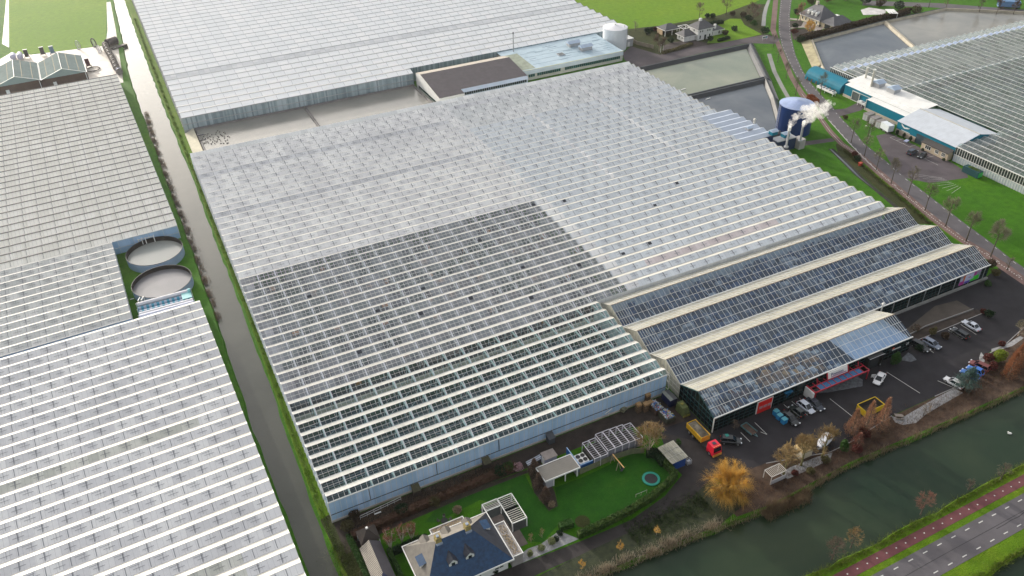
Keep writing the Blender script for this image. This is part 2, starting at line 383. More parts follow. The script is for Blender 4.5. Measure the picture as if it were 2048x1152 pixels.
sheet('service_lane', [(41, 109.2), (91.4, 109.2), (91.4, 100), (84, 100.5), (78, 104.2), (41, 104.2)], .018, SOIL, 'dark earth service strip below the greenhouse wall')
sheet('soil_bed', [(12, 109.2), (41, 109.2), (41, 104.2), (50, 104), (56, 103.4), (52, 103.0), (38, 103.2), (20, 102.6), (12, 101)], .02, SOIL, 'bare earth strip with shrubs below the greenhouse wall')
sheet('lane', G([(1318, 862), (1380, 880), (1452, 908), (1420, 962), (1365, 1012), (1290, 1052), (1180, 1102), (1060, 1156), (950, 1190), (930, 1172), (1030, 1132), (1110, 1102), (1165, 1081), (1262, 1040), (1330, 992), (1364, 950), (1340, 925)]), .022, LANE, 'grey brown lane between the garden hedge and the canal')
sheet('lawn', G([(895, 990), (985, 962), (1050, 950), (1068, 985), (1100, 1022), (1116, 1012), (1110, 975), (1165, 955), (1270, 905), (1320, 915), (1345, 950), (1300, 995), (1180, 1050), (1130, 1060), (1120, 1045), (1085, 1085), (1055, 1082), (1030, 1060), (1000, 1010), (960, 1000), (870, 1045), (850, 1045)]), .016, LAWN, 'dark green garden lawn')
b8 = crop(900, 960, 8)
sheet('terrace', G([b8(600, 540), b8(800, 420), b8(1030, 800), b8(1110, 790), b8(1250, 1020), b8(930, 1150), b8(780, 900)]), .024, mat('terrace_paving', (.13, .105, .095), .85, .3, .5, 6), 'paved terrace beside the slate roofed house')
sheet('gravel_bed', G([(1028, 1118), (1055, 1098), (1082, 1088), (1118, 1062), (1158, 1078), (1040, 1128)]), .026, GRAVEL, 'white gravel bed with ball shrubs')
sheet('soil_bed', G([(1050, 918), (1075, 910), (1110, 985), (1116, 1012), (1098, 1022), (1068, 985)]), .027, SOIL, 'narrow earth bed between two lawns')
sheet('sand_patch', [tuple(Vector(g(1165, 1043))+Vector((1.5*math.cos(t*PI/10), 1.5*math.sin(t*PI/10)))) for t in range(20)], .028, ROUGHG, 'round worn patch on the lawn')
# canal-side beds
sheet('soil_bed', [(83, 81.5), (88, 82.7), (97.3, 82.2), (111, 78.4), (117, 78.5), (131, 80.0), (145, 80.0), (151, 79.9), (158, 81), (166, 84.5), (175, 85), (185, 87.4), (200, 92), (200, 73.2), (165, 73.0), (138, 73.5), (113, 74.3), (91, 73.3), (83, 74)], .03, mat('leaf_litter', (.085, .045, .030), .95, .45, .6, 8, base2=(.11, .07, .045), bump=1), 'reddish brown planted bank between car park and canal')
f8 = crop(1576, 640, 8)
sheet('gravel_bed', G([(1783, 832), (1800, 838), (1870, 797), (1908, 777), (1926, 786), (1880, 812), (1850, 830), (1832, 846), (1806, 850), (1790, 845)]), .036, GRAVEL, 'white gravel strip with a bench along the canal bank')
sheet('gravel_bed', G([(1983, 698), (2010, 690), (2040, 672), (2048, 676), (2025, 692), (1999, 700), (1983, 704)]), .036, GRAVEL, 'white gravel edge by the yellow green shrub')
sheet('gravel_bed', G([(1560, 948), (1580, 935), (1630, 915), (1665, 905), (1660, 920), (1610, 943), (1575, 958)]), .036, GRAVEL, 'white gravel under the round bare trees')
sheet('gravel_bed', G([(1958, 716), (1962, 704), (1968, 712), (1970, 722), (1964, 730)]), .036, GRAVEL, 'small white gravel edge beside the red car')
sheet('gravel_bed', G([f8(370, 1180), f8(640, 1160), f8(1190, 1060), f8(1195, 960), f8(1100, 890), f8(900, 960), (1630, 770), (1617, 783)]), .034, GRAVEL2, 'grey gravel bed under the red entrance canopy')
sheet('gravel_bed', G([f8(1790, 640), f8(1920, 520), f8(1990, 560), f8(2060, 640), f8(1960, 672)]), .034, GRAVEL2, 'grey gravel corner at the end of the glass hall')
sheet('brick_forecourt', G([(1808, 662), (1826, 674), (1925, 637), (1955, 625), (1914, 601), (1870, 612)]), .034, mat('brown_brick_paving', (.075, .062, .052), .9, .2, .3, 9), 'brown brick paving beside the glass hall')
sheet('soil_bed', [(157, 96.4), (157.2, 98.4), (163.5, 98.9), (181, 98.0), (181, 96.2), (172, 96.2)], .036, SOIL, 'low planting strip behind the parked cars')
sheet('grass_bank', G([(1370, 1008), (1422, 958), (1460, 985), (1500, 1000), (1440, 1050), (1330, 1095), (1260, 1120), (1190, 1156), (1040, 1170), (1180, 1101), (1290, 1051)]), .040, mat('ivy_bank', (.022, .034, .014), .9, .4, .8, 5, base2=(.045, .055, .02), bump=1), 'dark ivy bank beside the canal')
sheet('grass_bank', G([(690, 1010), (640, 1040), (700, 1160), (790, 1160), (760, 1100), (715, 1060)]), .012, ROUGHG, 'rough weedy bank by the canal corner')
# kerbs round the car park beds
mb = MB()
for pl in ([(97.3, 82.1), (111.3, 78.3), (117.1, 78.4), (131.2, 80.1)], [(144.7, 80.1), (151.2, 80.0), (158, 81), (165, 84.3), (174.6, 85.0), (184.8, 87.4)], [(157, 96.2), (172, 96.2), (181, 96.2)]):
    for p, q in zip(pl[:-1], pl[1:]): mb.beam((*p, .06), (*q, .06), .16, .14)
for p, q in (((157.2, 98.6), (163.5, 99.1)), ((163.5, 99.1), (180, 98.4))): mb.beam((*p, .25), (*q, .25), .12, .4)
sstruct('kerb', mb, flat('kerb_stone', (.30, .29, .29), .8), 'pale kerb stones round the car park')
# ---- roads on the right
c8r = crop(1536, 288, 4); c4r = crop(1536, 0, 4)
RL = [c4r(*p) for p in ((100, 0), (85, 150), (85, 260), (110, 370), (160, 490), (230, 620), (310, 740), (400, 850), (480, 960), (560, 1050), (640, 1140))]+[c8r(*p) for p in ((750, 100), (870, 215), (980, 310), (1110, 415), (1250, 530), (1410, 650), (1580, 770), (1770, 900), (1900, 990), (2048, 1090), (2250, 1230))]
RR = [c4r(*p) for p in ((190, 0), (175, 120), (185, 290), (220, 440), (280, 570), (340, 660), (400, 730), (520, 860), (600, 960), (700, 1060), (760, 1140))]+[c8r(*p) for p in ((850, 60), (1010, 190), (1100, 270), (1230, 370), (1400, 500), (1580, 640), (1760, 770), (1920, 900), (2048, 990), (2250, 1125))]
RLw, RRw = G(RL), G(RR)
RLw = [(350, 368), (337, 350)]+RLw; RRw = [(358, 362), (345, 345)]+RRw
sheet('road', RLw+RRw[::-1], .02, ASPH2, 'curving grey road lined with bare trees')
PL = [c4r(*p) for p in ((42, 0), (18, 240), (55, 340), (110, 470), (170, 620), (250, 760), (330, 850), (400, 950), (470, 1050), (560, 1150))]+[c8r(*p) for p in ((720, 110), (900, 270), (1100, 440), (1300, 610), (1480, 745), (1700, 890), (1900, 1030), (2048, 1130))]
PR = [c4r(*p) for p in ((82, 0), (62, 240), (95, 340), (140, 450), (205, 610), (290, 740), (370, 850), (440, 945), (520, 1050), (615, 1150))]+[c8r(*p) for p in ((790, 110), (960, 260), (1160, 430), (1350, 590), (1560, 745), (1760, 860), (1960, 990), (2048, 1060))]
sheet('cycle_path', G(PL)+G(PR)[::-1], .022, BRICKP, 'brownish red cycle path beside the tree lined road')
cyl_ = [tuple((Vector(a)+Vector(b))/2) for a, b in zip(G(PL), G(PR))]
# markings
def resample(pts, step):
    out = []; carry = 0
    for (x0, y0), (x1, y1) in zip(pts[:-1], pts[1:]):
        L = math.hypot(x1-x0, y1-y0); d = carry
        while d < L:
            out.append((x0+(x1-x0)*d/L, y0+(y1-y0)*d/L, math.atan2(y1-y0, x1-x0))); d += step
        carry = d-L
    return out
mb = MB()
def dashes(path, step, ln, wd, off, z=.032):
    for x, y, t in resample(path, step):
        nx, ny = -math.sin(t)*off, math.cos(t)*off; dx, dy = math.cos(t)*ln/2, math.sin(t)*ln/2; ex, ey = -math.sin(t)*wd/2, math.cos(t)*wd/2
        x += nx; y += ny
        mb.poly([(x-dx-ex, y-dy-ey, z), (x+dx-ex, y+dy-ey, z), (x+dx+ex, y+dy+ey, z), (x-dx+ex, y-dy+ey, z)])
dashes(RLw, 3.9, 1.2, .16, .55); dashes(RRw, 3.9, 1.2, .16, -.55); dashes(cyl_[8:], .9, .35, .3, 0)
mb.ribbon(cyl_[5:9], .12, .032); mb.ribbon(RLw[10:15], .22, .031, 0, .2)
for i in range(7):                                                     # bays before the teal hall
    y = 183.5-i*2.9
    if i in (4,): continue
    if i < 4: mb.beam((241.6, y-.6, .03), (244.9, y-.6, .03), .1, .01)
    else: mb.beam((238.8, y-1.0, .03), (243.3, y-1.0, .03), .1, .01)
mb.beam((241.6, 183, .03), (241.6, 174, .03), .1, .01); mb.beam((238.8, 168, .03), (238.8, 159.5, .03), .1, .01)
for i in range(9): mb.beam((226.5, 159-i*1.9, .03), (232.5, 152.5-i*.9, .03), .09, .01)
# bay lines of the front car park
for px in ((1521, 864, 1534, 869), (1509.4, 845, 1533.7, 868.7), (1481.5, 865, 1500, 883.5)): mb.beam((*g(px[0], px[1]), .03), (*g(px[2], px[3]), .03), .11, .012)
for x in (110, 112.7, 115, 117.3): mb.beam((x, 94, .03), (x, 88.9, .03), .11, .012)
mb.beam((123.2, 90.6, .03), (123.5, 82.5, .03), .12, .012); mb.beam((141.6, 91.2, .03), (142.6, 82.4, .03), .12, .012)
for x in (157, 167.4, 169.9, 172.0): mb.beam((x, 95.6, .03), (x, 91.0, .03), .11, .012)
mb.beam((149.6, 83.5, .03), (151.2, 79.2, .03), .11, .012)
# far road by the upper right ponds and markings of the main road below
dashes([(-30, 51.4), (300, 51.4)], 3.75, 1.15, .19, 0); dashes([(-28, 47.5), (300, 47.5)], 3.75, 1.15, .19, 0); dashes([(-30, 54.55), (300, 54.55)], 2.45, .28, .22, 0)
sstruct('road_marking', mb, PAINTW, 'white painted road and parking lines')
sheet('road', [(-900, 46.6), (900, 46.6), (900, 52.3), (-900, 52.3)], .02, ASPH2, 'main road with white dashed edge lines at the lower right')
sheet('cycle_path', [(-900, 53.55), (900, 53.55), (900, 55.55), (-900, 55.55)], .021, REDP, 'red asphalt cycle path along the wide canal')
mb = MB(); mb.ribbon(wob([(-50, 49.4), (300, 49.5)], .05, 6, 9), .09, .026); mb.ribbon(wob([(125, 48.9), (142, 49.2)], .2, 2, 10), .12, .027)
sstruct('tar_seam', mb, flat('tar', (.018, .018, .02), .7), 'black tar seam down the middle of the main road')
sheet('road', [(376, 287), (411, 253.5), (430, 235), (434, 240), (414, 259), (388, 287.5), (379, 294), (360, 310), (352, 304)], .02, ASPH2, 'side road behind the upper right ponds')
# ditches
d8 = c8r
sheet('ditch_water', G([d8(485, 40), d8(700, 250), d8(850, 370), d8(960, 460), d8(1060, 545), d8(1090, 545), d8(1030, 497), d8(900, 390), d8(760, 270), d8(640, 150), d8(525, 40)]), .016, WBAS2, 'narrow ditch between the grass and the cycle path')
mb = MB(); p1 = G([d8(520, 36), d8(645, 150), d8(765, 270), d8(905, 390), d8(1035, 497), d8(1095, 545)])
mb.ribbon(p1, 1.0, .02, 0, -.35); p1 = G([d8(480, 38), d8(694, 250), d8(845, 370), d8(955, 462), d8(1060, 548)]); mb.ribbon(p1, .5, .02, 0, .3)
sstruct('ditch_bank', mb, mat('dark_bank', (.022, .022, .014), .95, .4, .6, 5, bump=1), 'dark muddy edge of the ditch')
dl = G([c4r(x-17, y) for x, y in ((8, 430), (50, 570), (100, 670), (150, 760), (180, 810))]); dr = G([c4r(x+17, y) for x, y in ((8, 430), (50, 570), (100, 670), (150, 760), (180, 810))])
sheet('ditch_water', dl+dr[::-1], .016, WBAS, 'narrow ditch beside the cycle path near the blue tank')
z12 = crop(1440, 0, 12.8)
sheet('ditch_water', G([z12(1215, 0), z12(1130, 200), z12(1085, 380), z12(1055, 665), z12(1165, 665), z12(1180, 430), z12(1215, 240), z12(1290, 0)]), .016, WBAS, 'bright ditch water beside the road at the top')
# verge strips and yards on the right
k4 = crop(1024, 0, 4)
sheet('yard', G([k4(950, 370), k4(1190, 440), k4(1400, 390), k4(2040, 275), (1562, 78), (1548, 88), k4(1880, 345), k4(1430, 445), k4(1010, 540), k4(900, 480), k4(880, 430)]), .024, ASPH3, 'asphalt drive and yard by the white tank')
sheet('driveway', G([k4(1190, 440), k4(1350, 400), k4(1480, 390), k4(1560, 370), k4(1560, 345), k4(1440, 320), k4(1300, 335), k4(1220, 360)]), .022, mat('dark_bush_ground', (.06, .045, .045), .9, .4, .2, 2.2), 'dark paved forecourt of the white villa')
sheet('lawn', G([k4(1740, 150), k4(1830, 150), k4(1860, 200), k4(2000, 275), k4(1700, 340), k4(1560, 345), k4(1640, 200)]), .02, FIELD, 'bright lawn beside the white villa')
sheet('yard', [(244.5, 186), (244.4, 159.0), (242.9, 151.5), (239.9, 148.5), (226.0, 152), (222.0, 158), (224.5, 166), (232.7, 178.5), (238.5, 186.5)], .018, ASPH3, 'grey asphalt forecourt with parking bays before the teal hall')
sheet('driveway', [(240, 205.5), (251, 205.8), (256, 208), (255.4, 212), (247, 210), (242, 211.5)], .018, ASPH3, 'short asphalt drive to the teal building')
sheet('driveway', G([crop(1490, 190, 8)(*p) for p in ((930, 745), (1390, 690), (1440, 740), (960, 810), (880, 800))]), .018, ASPH3, 'short paved path from the cycle path to the blue tank')
d9 = crop(1560, 0, 8)
sheet('driveway', G([d9(160, 290), d9(380, 310), d9(560, 330), d9(760, 440), d9(590, 500), d9(370, 440), d9(165, 460), d9(165, 440), d9(340, 420), d9(380, 340), d9(160, 310)]), .02, mat('pale_gravel', (.34, .30, .28), .95, .2, .4, 9), 'pale gravel drive of the slate roofed villa')
sheet('lawn', G([d9(400, 80), d9(700, 60), d9(1250, 110), d9(1280, 200), d9(1400, 290), d9(1250, 300), d9(900, 330), d9(550, 330), d9(380, 300), d9(340, 200)]), .02, GRASS, 'lawn round the slate roofed villa')
sheet('soil_bed', G([d9(160, 330), d9(350, 330), d9(370, 360), d9(340, 420), d9(165, 440)]), .021, SOIL, 'dark planted bed beside the gravel drive')
sheet('soil_bed', G([d9(165, 470), d9(370, 450), d9(600, 510), d9(560, 600), d9(210, 640)]), .021, SOIL, 'dark planted bed under the orange willow')
sheet('soil_bed', G([(1240, 60), (1330, 50), (1440, 30), (1500, 8), (1532, 8), (1527, 85), (1440, 92), (1300, 130), (1262, 95)]), .0135, ROUGHG, 'brown shrubbery ground behind the white villa')
sheet('terrace', G([d9(1290, 160), d9(1420, 120), d9(1500, 130), d9(1700, 160), d9(1680, 230), d9(1330, 240)]), .024, mat('snow_white_gravel', (.6, .58, .58), .9, .2, .4, 7), 'white paved pool terrace in the villa garden')
# reinforcing the verge colours
mb = MB(); mb.ribbon([((a[0]+b[0])/2, (a[1]+b[1])/2) for a, b in zip(G([c8r(*p) for p in ((700, 60), (850, 215), (1050, 385), (1250, 550), (1420, 680), (1580, 790))]), G([c8r(*p) for p in ((650, 60), (810, 215), (1010, 385), (1200, 550), (1370, 680), (1530, 800))]))], 1.2, .013)
sstruct('verge', mb, VERGE, 'grass verge between road and cycle path')
sheet('ditch_bank', G([d8(540, 0), d8(590, 0), d8(720, 130), d8(900, 300), d8(1100, 470), d8(1300, 640), d8(1200, 640), d8(1030, 490), d8(860, 345), d8(700, 205), d8(560, 75)]), .012, ROUGHG, 'rough brown grass bank between ditch and cycle path')
# ================================================================== GREENHOUSES
def panemat(name, a, b_, cell, rough=.35, vary=.10, spec=.5, joint=None):
    """glass under whitewash or a closed screen: pale panes, each bay a little different"""
    if name in MATS: return MATS[name]
    m, nt, b, co = newmat(name)
    sp = N(nt, 'ShaderNodeSeparateXYZ'); nt.links.new(co, sp.inputs[0])
    cb = N(nt, 'ShaderNodeCombineXYZ')
    for i in (0, 1): nt.links.new(mth(nt, 'FLOOR', mth(nt, 'DIVIDE', sp.outputs[i], cell[i])), cb.inputs[i])
    wn = N(nt, 'ShaderNodeTexWhiteNoise'); nt.links.new(cb.outputs[0], wn.inputs['Vector'])
    big = noise(nt, co, .045, 5, .6); st = N(nt, 'ShaderNodeMapping'); st.inputs['Scale'].default_value = (.25, 1.2, 1); nt.links.new(co, st.inputs['Vector'])
    fine = noise(nt, st.outputs[0], 1.0, 5, .7)
    f = mth(nt, 'ADD', mth(nt, 'MULTIPLY', wn.outputs['Value'], .45), mth(nt, 'ADD', mth(nt, 'MULTIPLY', big, .5), mth(nt, 'MULTIPLY', fine, .35)))
    c = ramp(nt, f, [(.35, scl(a, 1-vary)), (.6, a), (.9, b_)])
    if joint:
        fx = mth(nt, 'FRACT', mth(nt, 'DIVIDE', sp.outputs[0], joint[0]))
        c = mixc(nt, mth(nt, 'MULTIPLY', mth(nt, 'LESS_THAN', fx, joint[1]), joint[2]), c, scl(a, .45))
    nt.links.new(c, b.inputs['Base Color']); b.inputs['Roughness'].default_value = rough; b.inputs['Specular IOR Level'].default_value = spec
    return m
ALU = mat('white_aluminium', (.72, .72, .70), .45, .10, .3, 3)
ALUG = mat('grey_aluminium', (.42, .43, .45), .45, .15, .3, 3, metal=.3)
DARKJ = flat('dark_joint', (.07, .075, .085), .6)
DARKJ2 = flat('weathered_joint', (.20, .21, .24), .6)
CREAMN = panemat('sunlit_cream_pane', (.50, .485, .43), (.57, .555, .50), (4.6, 3.61), .4, .08)  # north-slope copy, the sun's cream put into its colour; also on trim
WHITEP = panemat('whitewashed_pane', (.74, .74, .75), (.88, .88, .87), (4.6, 3.61), .35, .07, joint=(1.15, .06, .3))
PALEP = panemat('screened_pane', (.66, .70, .74), (.74, .78, .81), (1.53, 3.61), .25, .09, joint=(1.15, .07, .35))
PALEP2 = panemat('grey_screened_pane', (.68, .70, .71), (.82, .83, .83), (2.3, 3.61), .3, .09, joint=(1.15, .06, .35))
LEFTP = panemat('dusty_white_pane', (.70, .70, .72), (.82, .82, .82), (4.25, 3.66), .35, .12, joint=(1.06, .07, .35))
LEFTP2 = panemat('weathered_pane', (.84, .82, .75), (.92, .90, .84), (2.1, 4.53), .35, .07, joint=(1.06, .08, .45))
LEFTP3 = panemat('grey_weathered_pane', (.60, .61, .60), (.74, .74, .72), (2.1, 3.5), .3, .18, joint=(1.06, .07, .4))
TOPP = panemat('far_whitewashed_pane', (.88, .90, .91), (.95, .95, .95), (4.6, 6.33), .35, .05)
CLEAR = glassmat('clear_glass', amt=.03, vary=.04, tint=(.66,.90,.95))
DUSTY = glassmat('dusty_glass', film_tone=(.74, .79, .88), amt=.34, vary=.20, cell=(4.6, 3.61, 0), tint=(.84,.93,.98))
EDGEG = glassmat('misted_glass', film_tone=(.74, .76, .84), amt=.60, vary=.3, cell=(1.15, 3.61, 0))
HALLG = glassmat('hall_glass', film_tone=(.42, .57, .82), amt=.15, vary=.08, cell=(1.4, 2.0, 0), rough=.03, tint=(.72,.86,.98))
HALLN = glassmat('hall_sunlit_glass', film_tone=(.80, .76, .62), amt=.72, vary=.18, cell=(1.4, 1.5, 0), rough=.08)  # sunlit copy of the hall glass, sun painted in as a cream film
NGLASS = glassmat('sunlit_cream_glass', film_tone=(.90, .88, .83), amt=.84, vary=.16, cell=(4.6, 3.61, 0))  # north-slope copy of the roof glass, sunlight painted in as pale cream
RGLASS = glassmat('right_glass', film_tone=(.62, .68, .68), amt=.24, vary=.16, cell=(1.9, 4.5, 0), tint=(.8,.93,.95))
RGLASSW = glassmat('right_glass_hazed', film_tone=(.66, .70, .70), amt=.34, vary=.16, cell=(1.9, 4.5, 0), tint=(.85,.94,.95))
BLUEW = panemat('blue_white_wall_pane', (.38, .56, .76), (.50, .66, .86), (1.15, 9), .3, .10)
GREENW = panemat('algae_stained_pane', (.26, .34, .38), (.44, .52, .56), (.6, .6), .35, .35)

def venlo(par, rows, segs, pitch, zg, rise, mats, y_off=0, bar=1.15, bay=4.6, barw=.038, bars_in=None, vents=None, joints=True, ridgecap=.06, gut=.15, jm=DARKJ2, caps=ALU, barslim=None, caph=.04):
    """ridge-and-gutter roof with ridges along x; rows = ridge indices; segs(k) = list of (x0, x1, south mat, north mat)"""
    roof = MB(); bars = MB(); gt = MB(); jn = MB(); vt = MB(); h = pitch/2
    for k in rows:
        yr = y_off+k*pitch; yg0, yg1 = yr-h, yr+h; sg = segs(k)
        if not sg: continue
        X0, X1 = sg[0][0], sg[-1][1]
        for x0, x1, ms, mn in sg:
            roof.poly([(x0, yg0, zg), (x1, yg0, zg), (x1, yr, zg+rise), (x0, yr, zg+rise)], ms)
            roof.poly([(x0, yr, zg+rise), (x1, yr, zg+rise), (x1, yg1, zg), (x0, yg1, zg)], mn)
            if bars_in and bars_in(k, x0, x1):
                n = int((x1-x0)/bar)
                for i in range(1, n+1):
                    x = x0+i*bar-.1; bw_ = barw*(1.7 if yr > 142 else 1)
                    bars.beam((x, yg0+.05, zg+.06), (x, yr, zg+rise+.03), bw_, .05)
                    bars.beam((x, yr, zg+rise+.03), (x, yg1-.05, zg+.06), barw*.7, .04)
                bars.beam((x0, yr-h*.5, zg+rise*.5+.04), (x1, yr-h*.5, zg+rise*.5+.04), .075 if yr > 142 else .04, .04)
        gt.beam((X0, yr, zg+rise+.03), (X1, yr, zg+rise+.03), ridgecap, caph)
        gt.box(X0-.05, X1+.05, yg1-gut/2, yg1+gut/2, zg-.1, zg+.03, 1)
        if joints:
            x = X0+bay
            while x < X1-.5:
                if not (barslim and barslim(yr, x)): jn.beam((x, yg0+.15, zg+.08), (x, yr, zg+rise+.02), .11, .04)
                x += bay
        if vents:
            r = random.Random(k*31+5); x = X0+bay*(.5 if k % 2 else 0)+bay*.3
            while x < X1-2:
                if vents(k, x):
                    yy, zz = yr-h*.52, zg+rise*.48+.05
                    vt.beam((x, yy, zz), (x+2.0, yy, zz), .055, .04); vt.beam((x+1.0, yy-h*.3, zz-rise*.3), (x+1.0, yr-.1, zg+rise+.02), .045, .04)
                    if r.random() < .6: vt.beam((x-.5, yr-h*.22, zg+rise*.78+.05), (x+1.2, yr-h*.22, zg+rise*.78+.05), .045, .04)
                x += bay
    roof.build('glass_roof', mats, par, local=True)
    if bars.f: bars.build('glazing_bars', caps, par, local=True)['kind'] = 'stuff'
    gt.build('gutters_and_ridges', [caps, ALUG], par, local=True)
    if jn.f: jn.build('bay_joints', jm, par, local=True)['kind'] = 'stuff'
    if vt.f: vt.build('roof_vents', jm, par, local=True)['kind'] = 'stuff'

def zigzag(mb, x, rows, pitch, y_off, zg, rise, z0, m=0, flip=1):
    """gable end of a ridge-and-gutter block on the plane x"""
    for k in rows:
        yr = y_off+k*pitch; h = pitch/2
        mb.poly([(x, yr-h, z0), (x, yr+h, z0), (x, yr+h, zg), (x, yr, zg+rise), (x, yr-h, zg)][::flip], m)
def zigbars(mb, x, rows, pitch, y_off, zg, rise, z0, wd=.1):
    for k in rows:
        yr = y_off+k*pitch; h = pitch/2
        mb.beam((x, yr-h, zg), (x, yr, zg+rise), wd); mb.beam((x, yr, zg+rise), (x, yr+h, zg), wd)
        mb.beam((x, yr-h, z0), (x, yr-h, zg), wd); mb.beam((x, yr, z0), (x, yr, zg), wd*.6)
    y0, y1 = y_off+(rows[0]-.5)*pitch, y_off+(rows[-1]+.5)*pitch
    for z in (z0+(zg-z0)*.33, z0+(zg-z0)*.72): mb.beam((x, y0, z), (x, y1, z), wd*.7)

# ---------------- the big greenhouse in the middle
PM, ZG, RI, YR0 = 3.61, 5.98, .78, 110.4
MX0, MXF, MXR = 11.85, 91.0, 192.2
main = thing('greenhouse', 'vast middle greenhouse, whitewashed at the back with clear dark glass at the front corner', 'greenhouse')
def kof(px, py): return int(round((g(px, py, 6.4)[1]-YR0)/PM))
KPINK, KGREY, KSHADE = kof(1400, 492), (kof(760, 352), kof(480, 332)), kof(1130, 166)
def msegs(k):
    y = YR0+k*PM
    if y < 142: return [(MX0, MXF, 0, 1)]
    if k == KPINK and y < 195: return [(MX0, 101.0, 2, 1), (101.0, 112, 4, 5), (112, 158, 8, 5), (158, MXR, 4, 5)]
    if y < 195.5: return [(MX0, 13.6+1.1*((k*7) % 3), 7, 1), (13.6+1.1*((k*7) % 3), 101.0, 2, 1), (101.0, MXR, 4, 5)]
    if k == KPINK: return [(MX0, 101.0, 3, 5), (101.0, 112, 4, 5), (112, 158, 8, 5), (158, MXR, 4, 5)]
    if k in KGREY: return [(MX0, 101.0, 9, 5), (101.0, MXR, 6 if y > 253 else 4, 5)]
    if k == KSHADE: return [(MX0, 101.0, 3, 5), (101.0, 106, 6, 5), (106, MXR, 9, 5)]  # gutter shade painted as a row of greyer panes
    if y < 253: return [(MX0, 101.0, 3, 5), (101.0, MXR, 4, 5)]
    return [(MX0, 101.0, 3, 5), (101.0, MXR, 6, 5)]
venlo(main, range(1, 47), msegs, PM, ZG, RI, [CLEAR, NGLASS, DUSTY, WHITEP, PALEP, CREAMN, PALEP2, EDGEG, panemat('pinkish_screen_pane', (.66, .58, .58), (.74, .67, .67), (4.6, 3.61), .3, .08, joint=(1.15, .06, .3)), panemat('grey_row_pane', (.60, .61, .64), (.73, .74, .76), (2.3, 3.61), .35, .14, joint=(1.15, .06, .35))], YR0, bars_in=lambda k, x0, x1: YR0+k*PM < 195.5 and x0 < 50,
      vents=lambda k, x: YR0+k*PM > 195 or x > 101, barslim=lambda y, x: y < 195.5 and (y < 142 or x < 101))
mb = MB()
for k in range(1, 24):
    yr = YR0+k*PM; x = MX0+4.6
    while x < (MXF if yr < 142 else 100.8):
        mb.beam((x, yr-PM/2+.1, ZG+.07), (x, yr, ZG+RI+.03), .26 if yr > 142 else .16, .05); x += 4.6
mb.build('bay_bars', mat('lavender_white_bar', (.62, .63, .69), .5, .1, .5, 3), main)['kind'] = 'stuff'
r = random.Random(44)
for i in range(16):
    k = r.randint(10, 26); x = MX0+4.6*r.randint(3, 30)+.3; yr = YR0+k*PM; mb = MB(); a_, b_ = r.choice(((.1, .5), (.4, .9)))
    mb.poly([(x, yr-PM/2*(1-a_), ZG+RI*a_+.10), (x+1.1, yr-PM/2*(1-a_), ZG+RI*a_+.10), (x+1.1, yr-PM/2*(1-b_), ZG+RI*b_+.10), (x, yr-PM/2*(1-b_), ZG+RI*b_+.10)])
    mb.build('open_vent', flat('dark_vent_gap', (.03, .035, .05), .3), main)
mb = MB()                                               # first and last half spans and the back wall cap
mb.poly([(MX0, 109.5, ZG-.1), (MXF, 109.5, ZG-.1), (MXF, YR0, ZG+RI), (MX0, YR0, ZG+RI)], 0)
mb.poly([(MX0, YR0, ZG+RI), (MXF, YR0, ZG+RI), (MXF, YR0+PM/2, ZG), (MX0, YR0+PM/2, ZG)], 1)
yl = YR0+47*PM
mb.poly([(MX0, yl-PM/2, ZG), (MXR, yl-PM/2, ZG), (MXR, yl, ZG+RI), (MX0, yl, ZG+RI)], 2)
mb.poly([(MX0, yl, ZG+RI), (MXR, yl, ZG+RI), (MXR, yl+1.8, ZG), (MX0, yl+1.8, ZG)], 3)
mb.build('end_spans', [CLEAR, NGLASS, PALEP2, CREAMN], main)
mb = MB(); mb.poly([(MX0, 109.5, .55), (MXF, 109.5, .55), (MXF, 109.5, 2.2), (MX0, 109.5, 2.2)]); mb.poly([(MX0, 109.5, 2.32), (MXF, 109.5, 2.32), (MXF, 109.5, ZG-.1), (MX0, 109.5, ZG-.1)])
mb.build('front_wall', BLUEW, main)
mb = MB(); mb.box(MX0, MXF, 109.42, 109.6, 0, .5); mb.build('plinth', CONC, main)
mb = MB()
x = MX0
while x < MXF+.1:
    mb.beam((x, 109.44, .5), (x, 109.44, ZG-.1), .05, .05); mb.beam((x, 109.5, ZG-.05), (x, YR0, ZG+RI+.04), .08, .05); mb.beam((x, YR0, ZG+RI+.04), (x, YR0+PM/2, ZG+.05), .06, .05); x += 1.15
mb.beam((MX0, 109.42, ZG-.1), (MXF, 109.42, ZG-.1), .24, .2); mb.beam((MX0, YR0, ZG+RI+.07), (MXF, YR0, ZG+RI+.07), .2, .1)
mb.build('wall_bars', ALU, main)
mb = MB(); mb.beam((MX0, 109.43, 2.26), (MXF, 109.43, 2.26), .10, .12)
for x in (20, 34.3, 48.4): mb.beam((x, 109.40, 2.3), (x, 109.40, ZG), .1, .1)
mb.build('wall_rail', DARKJ, main)
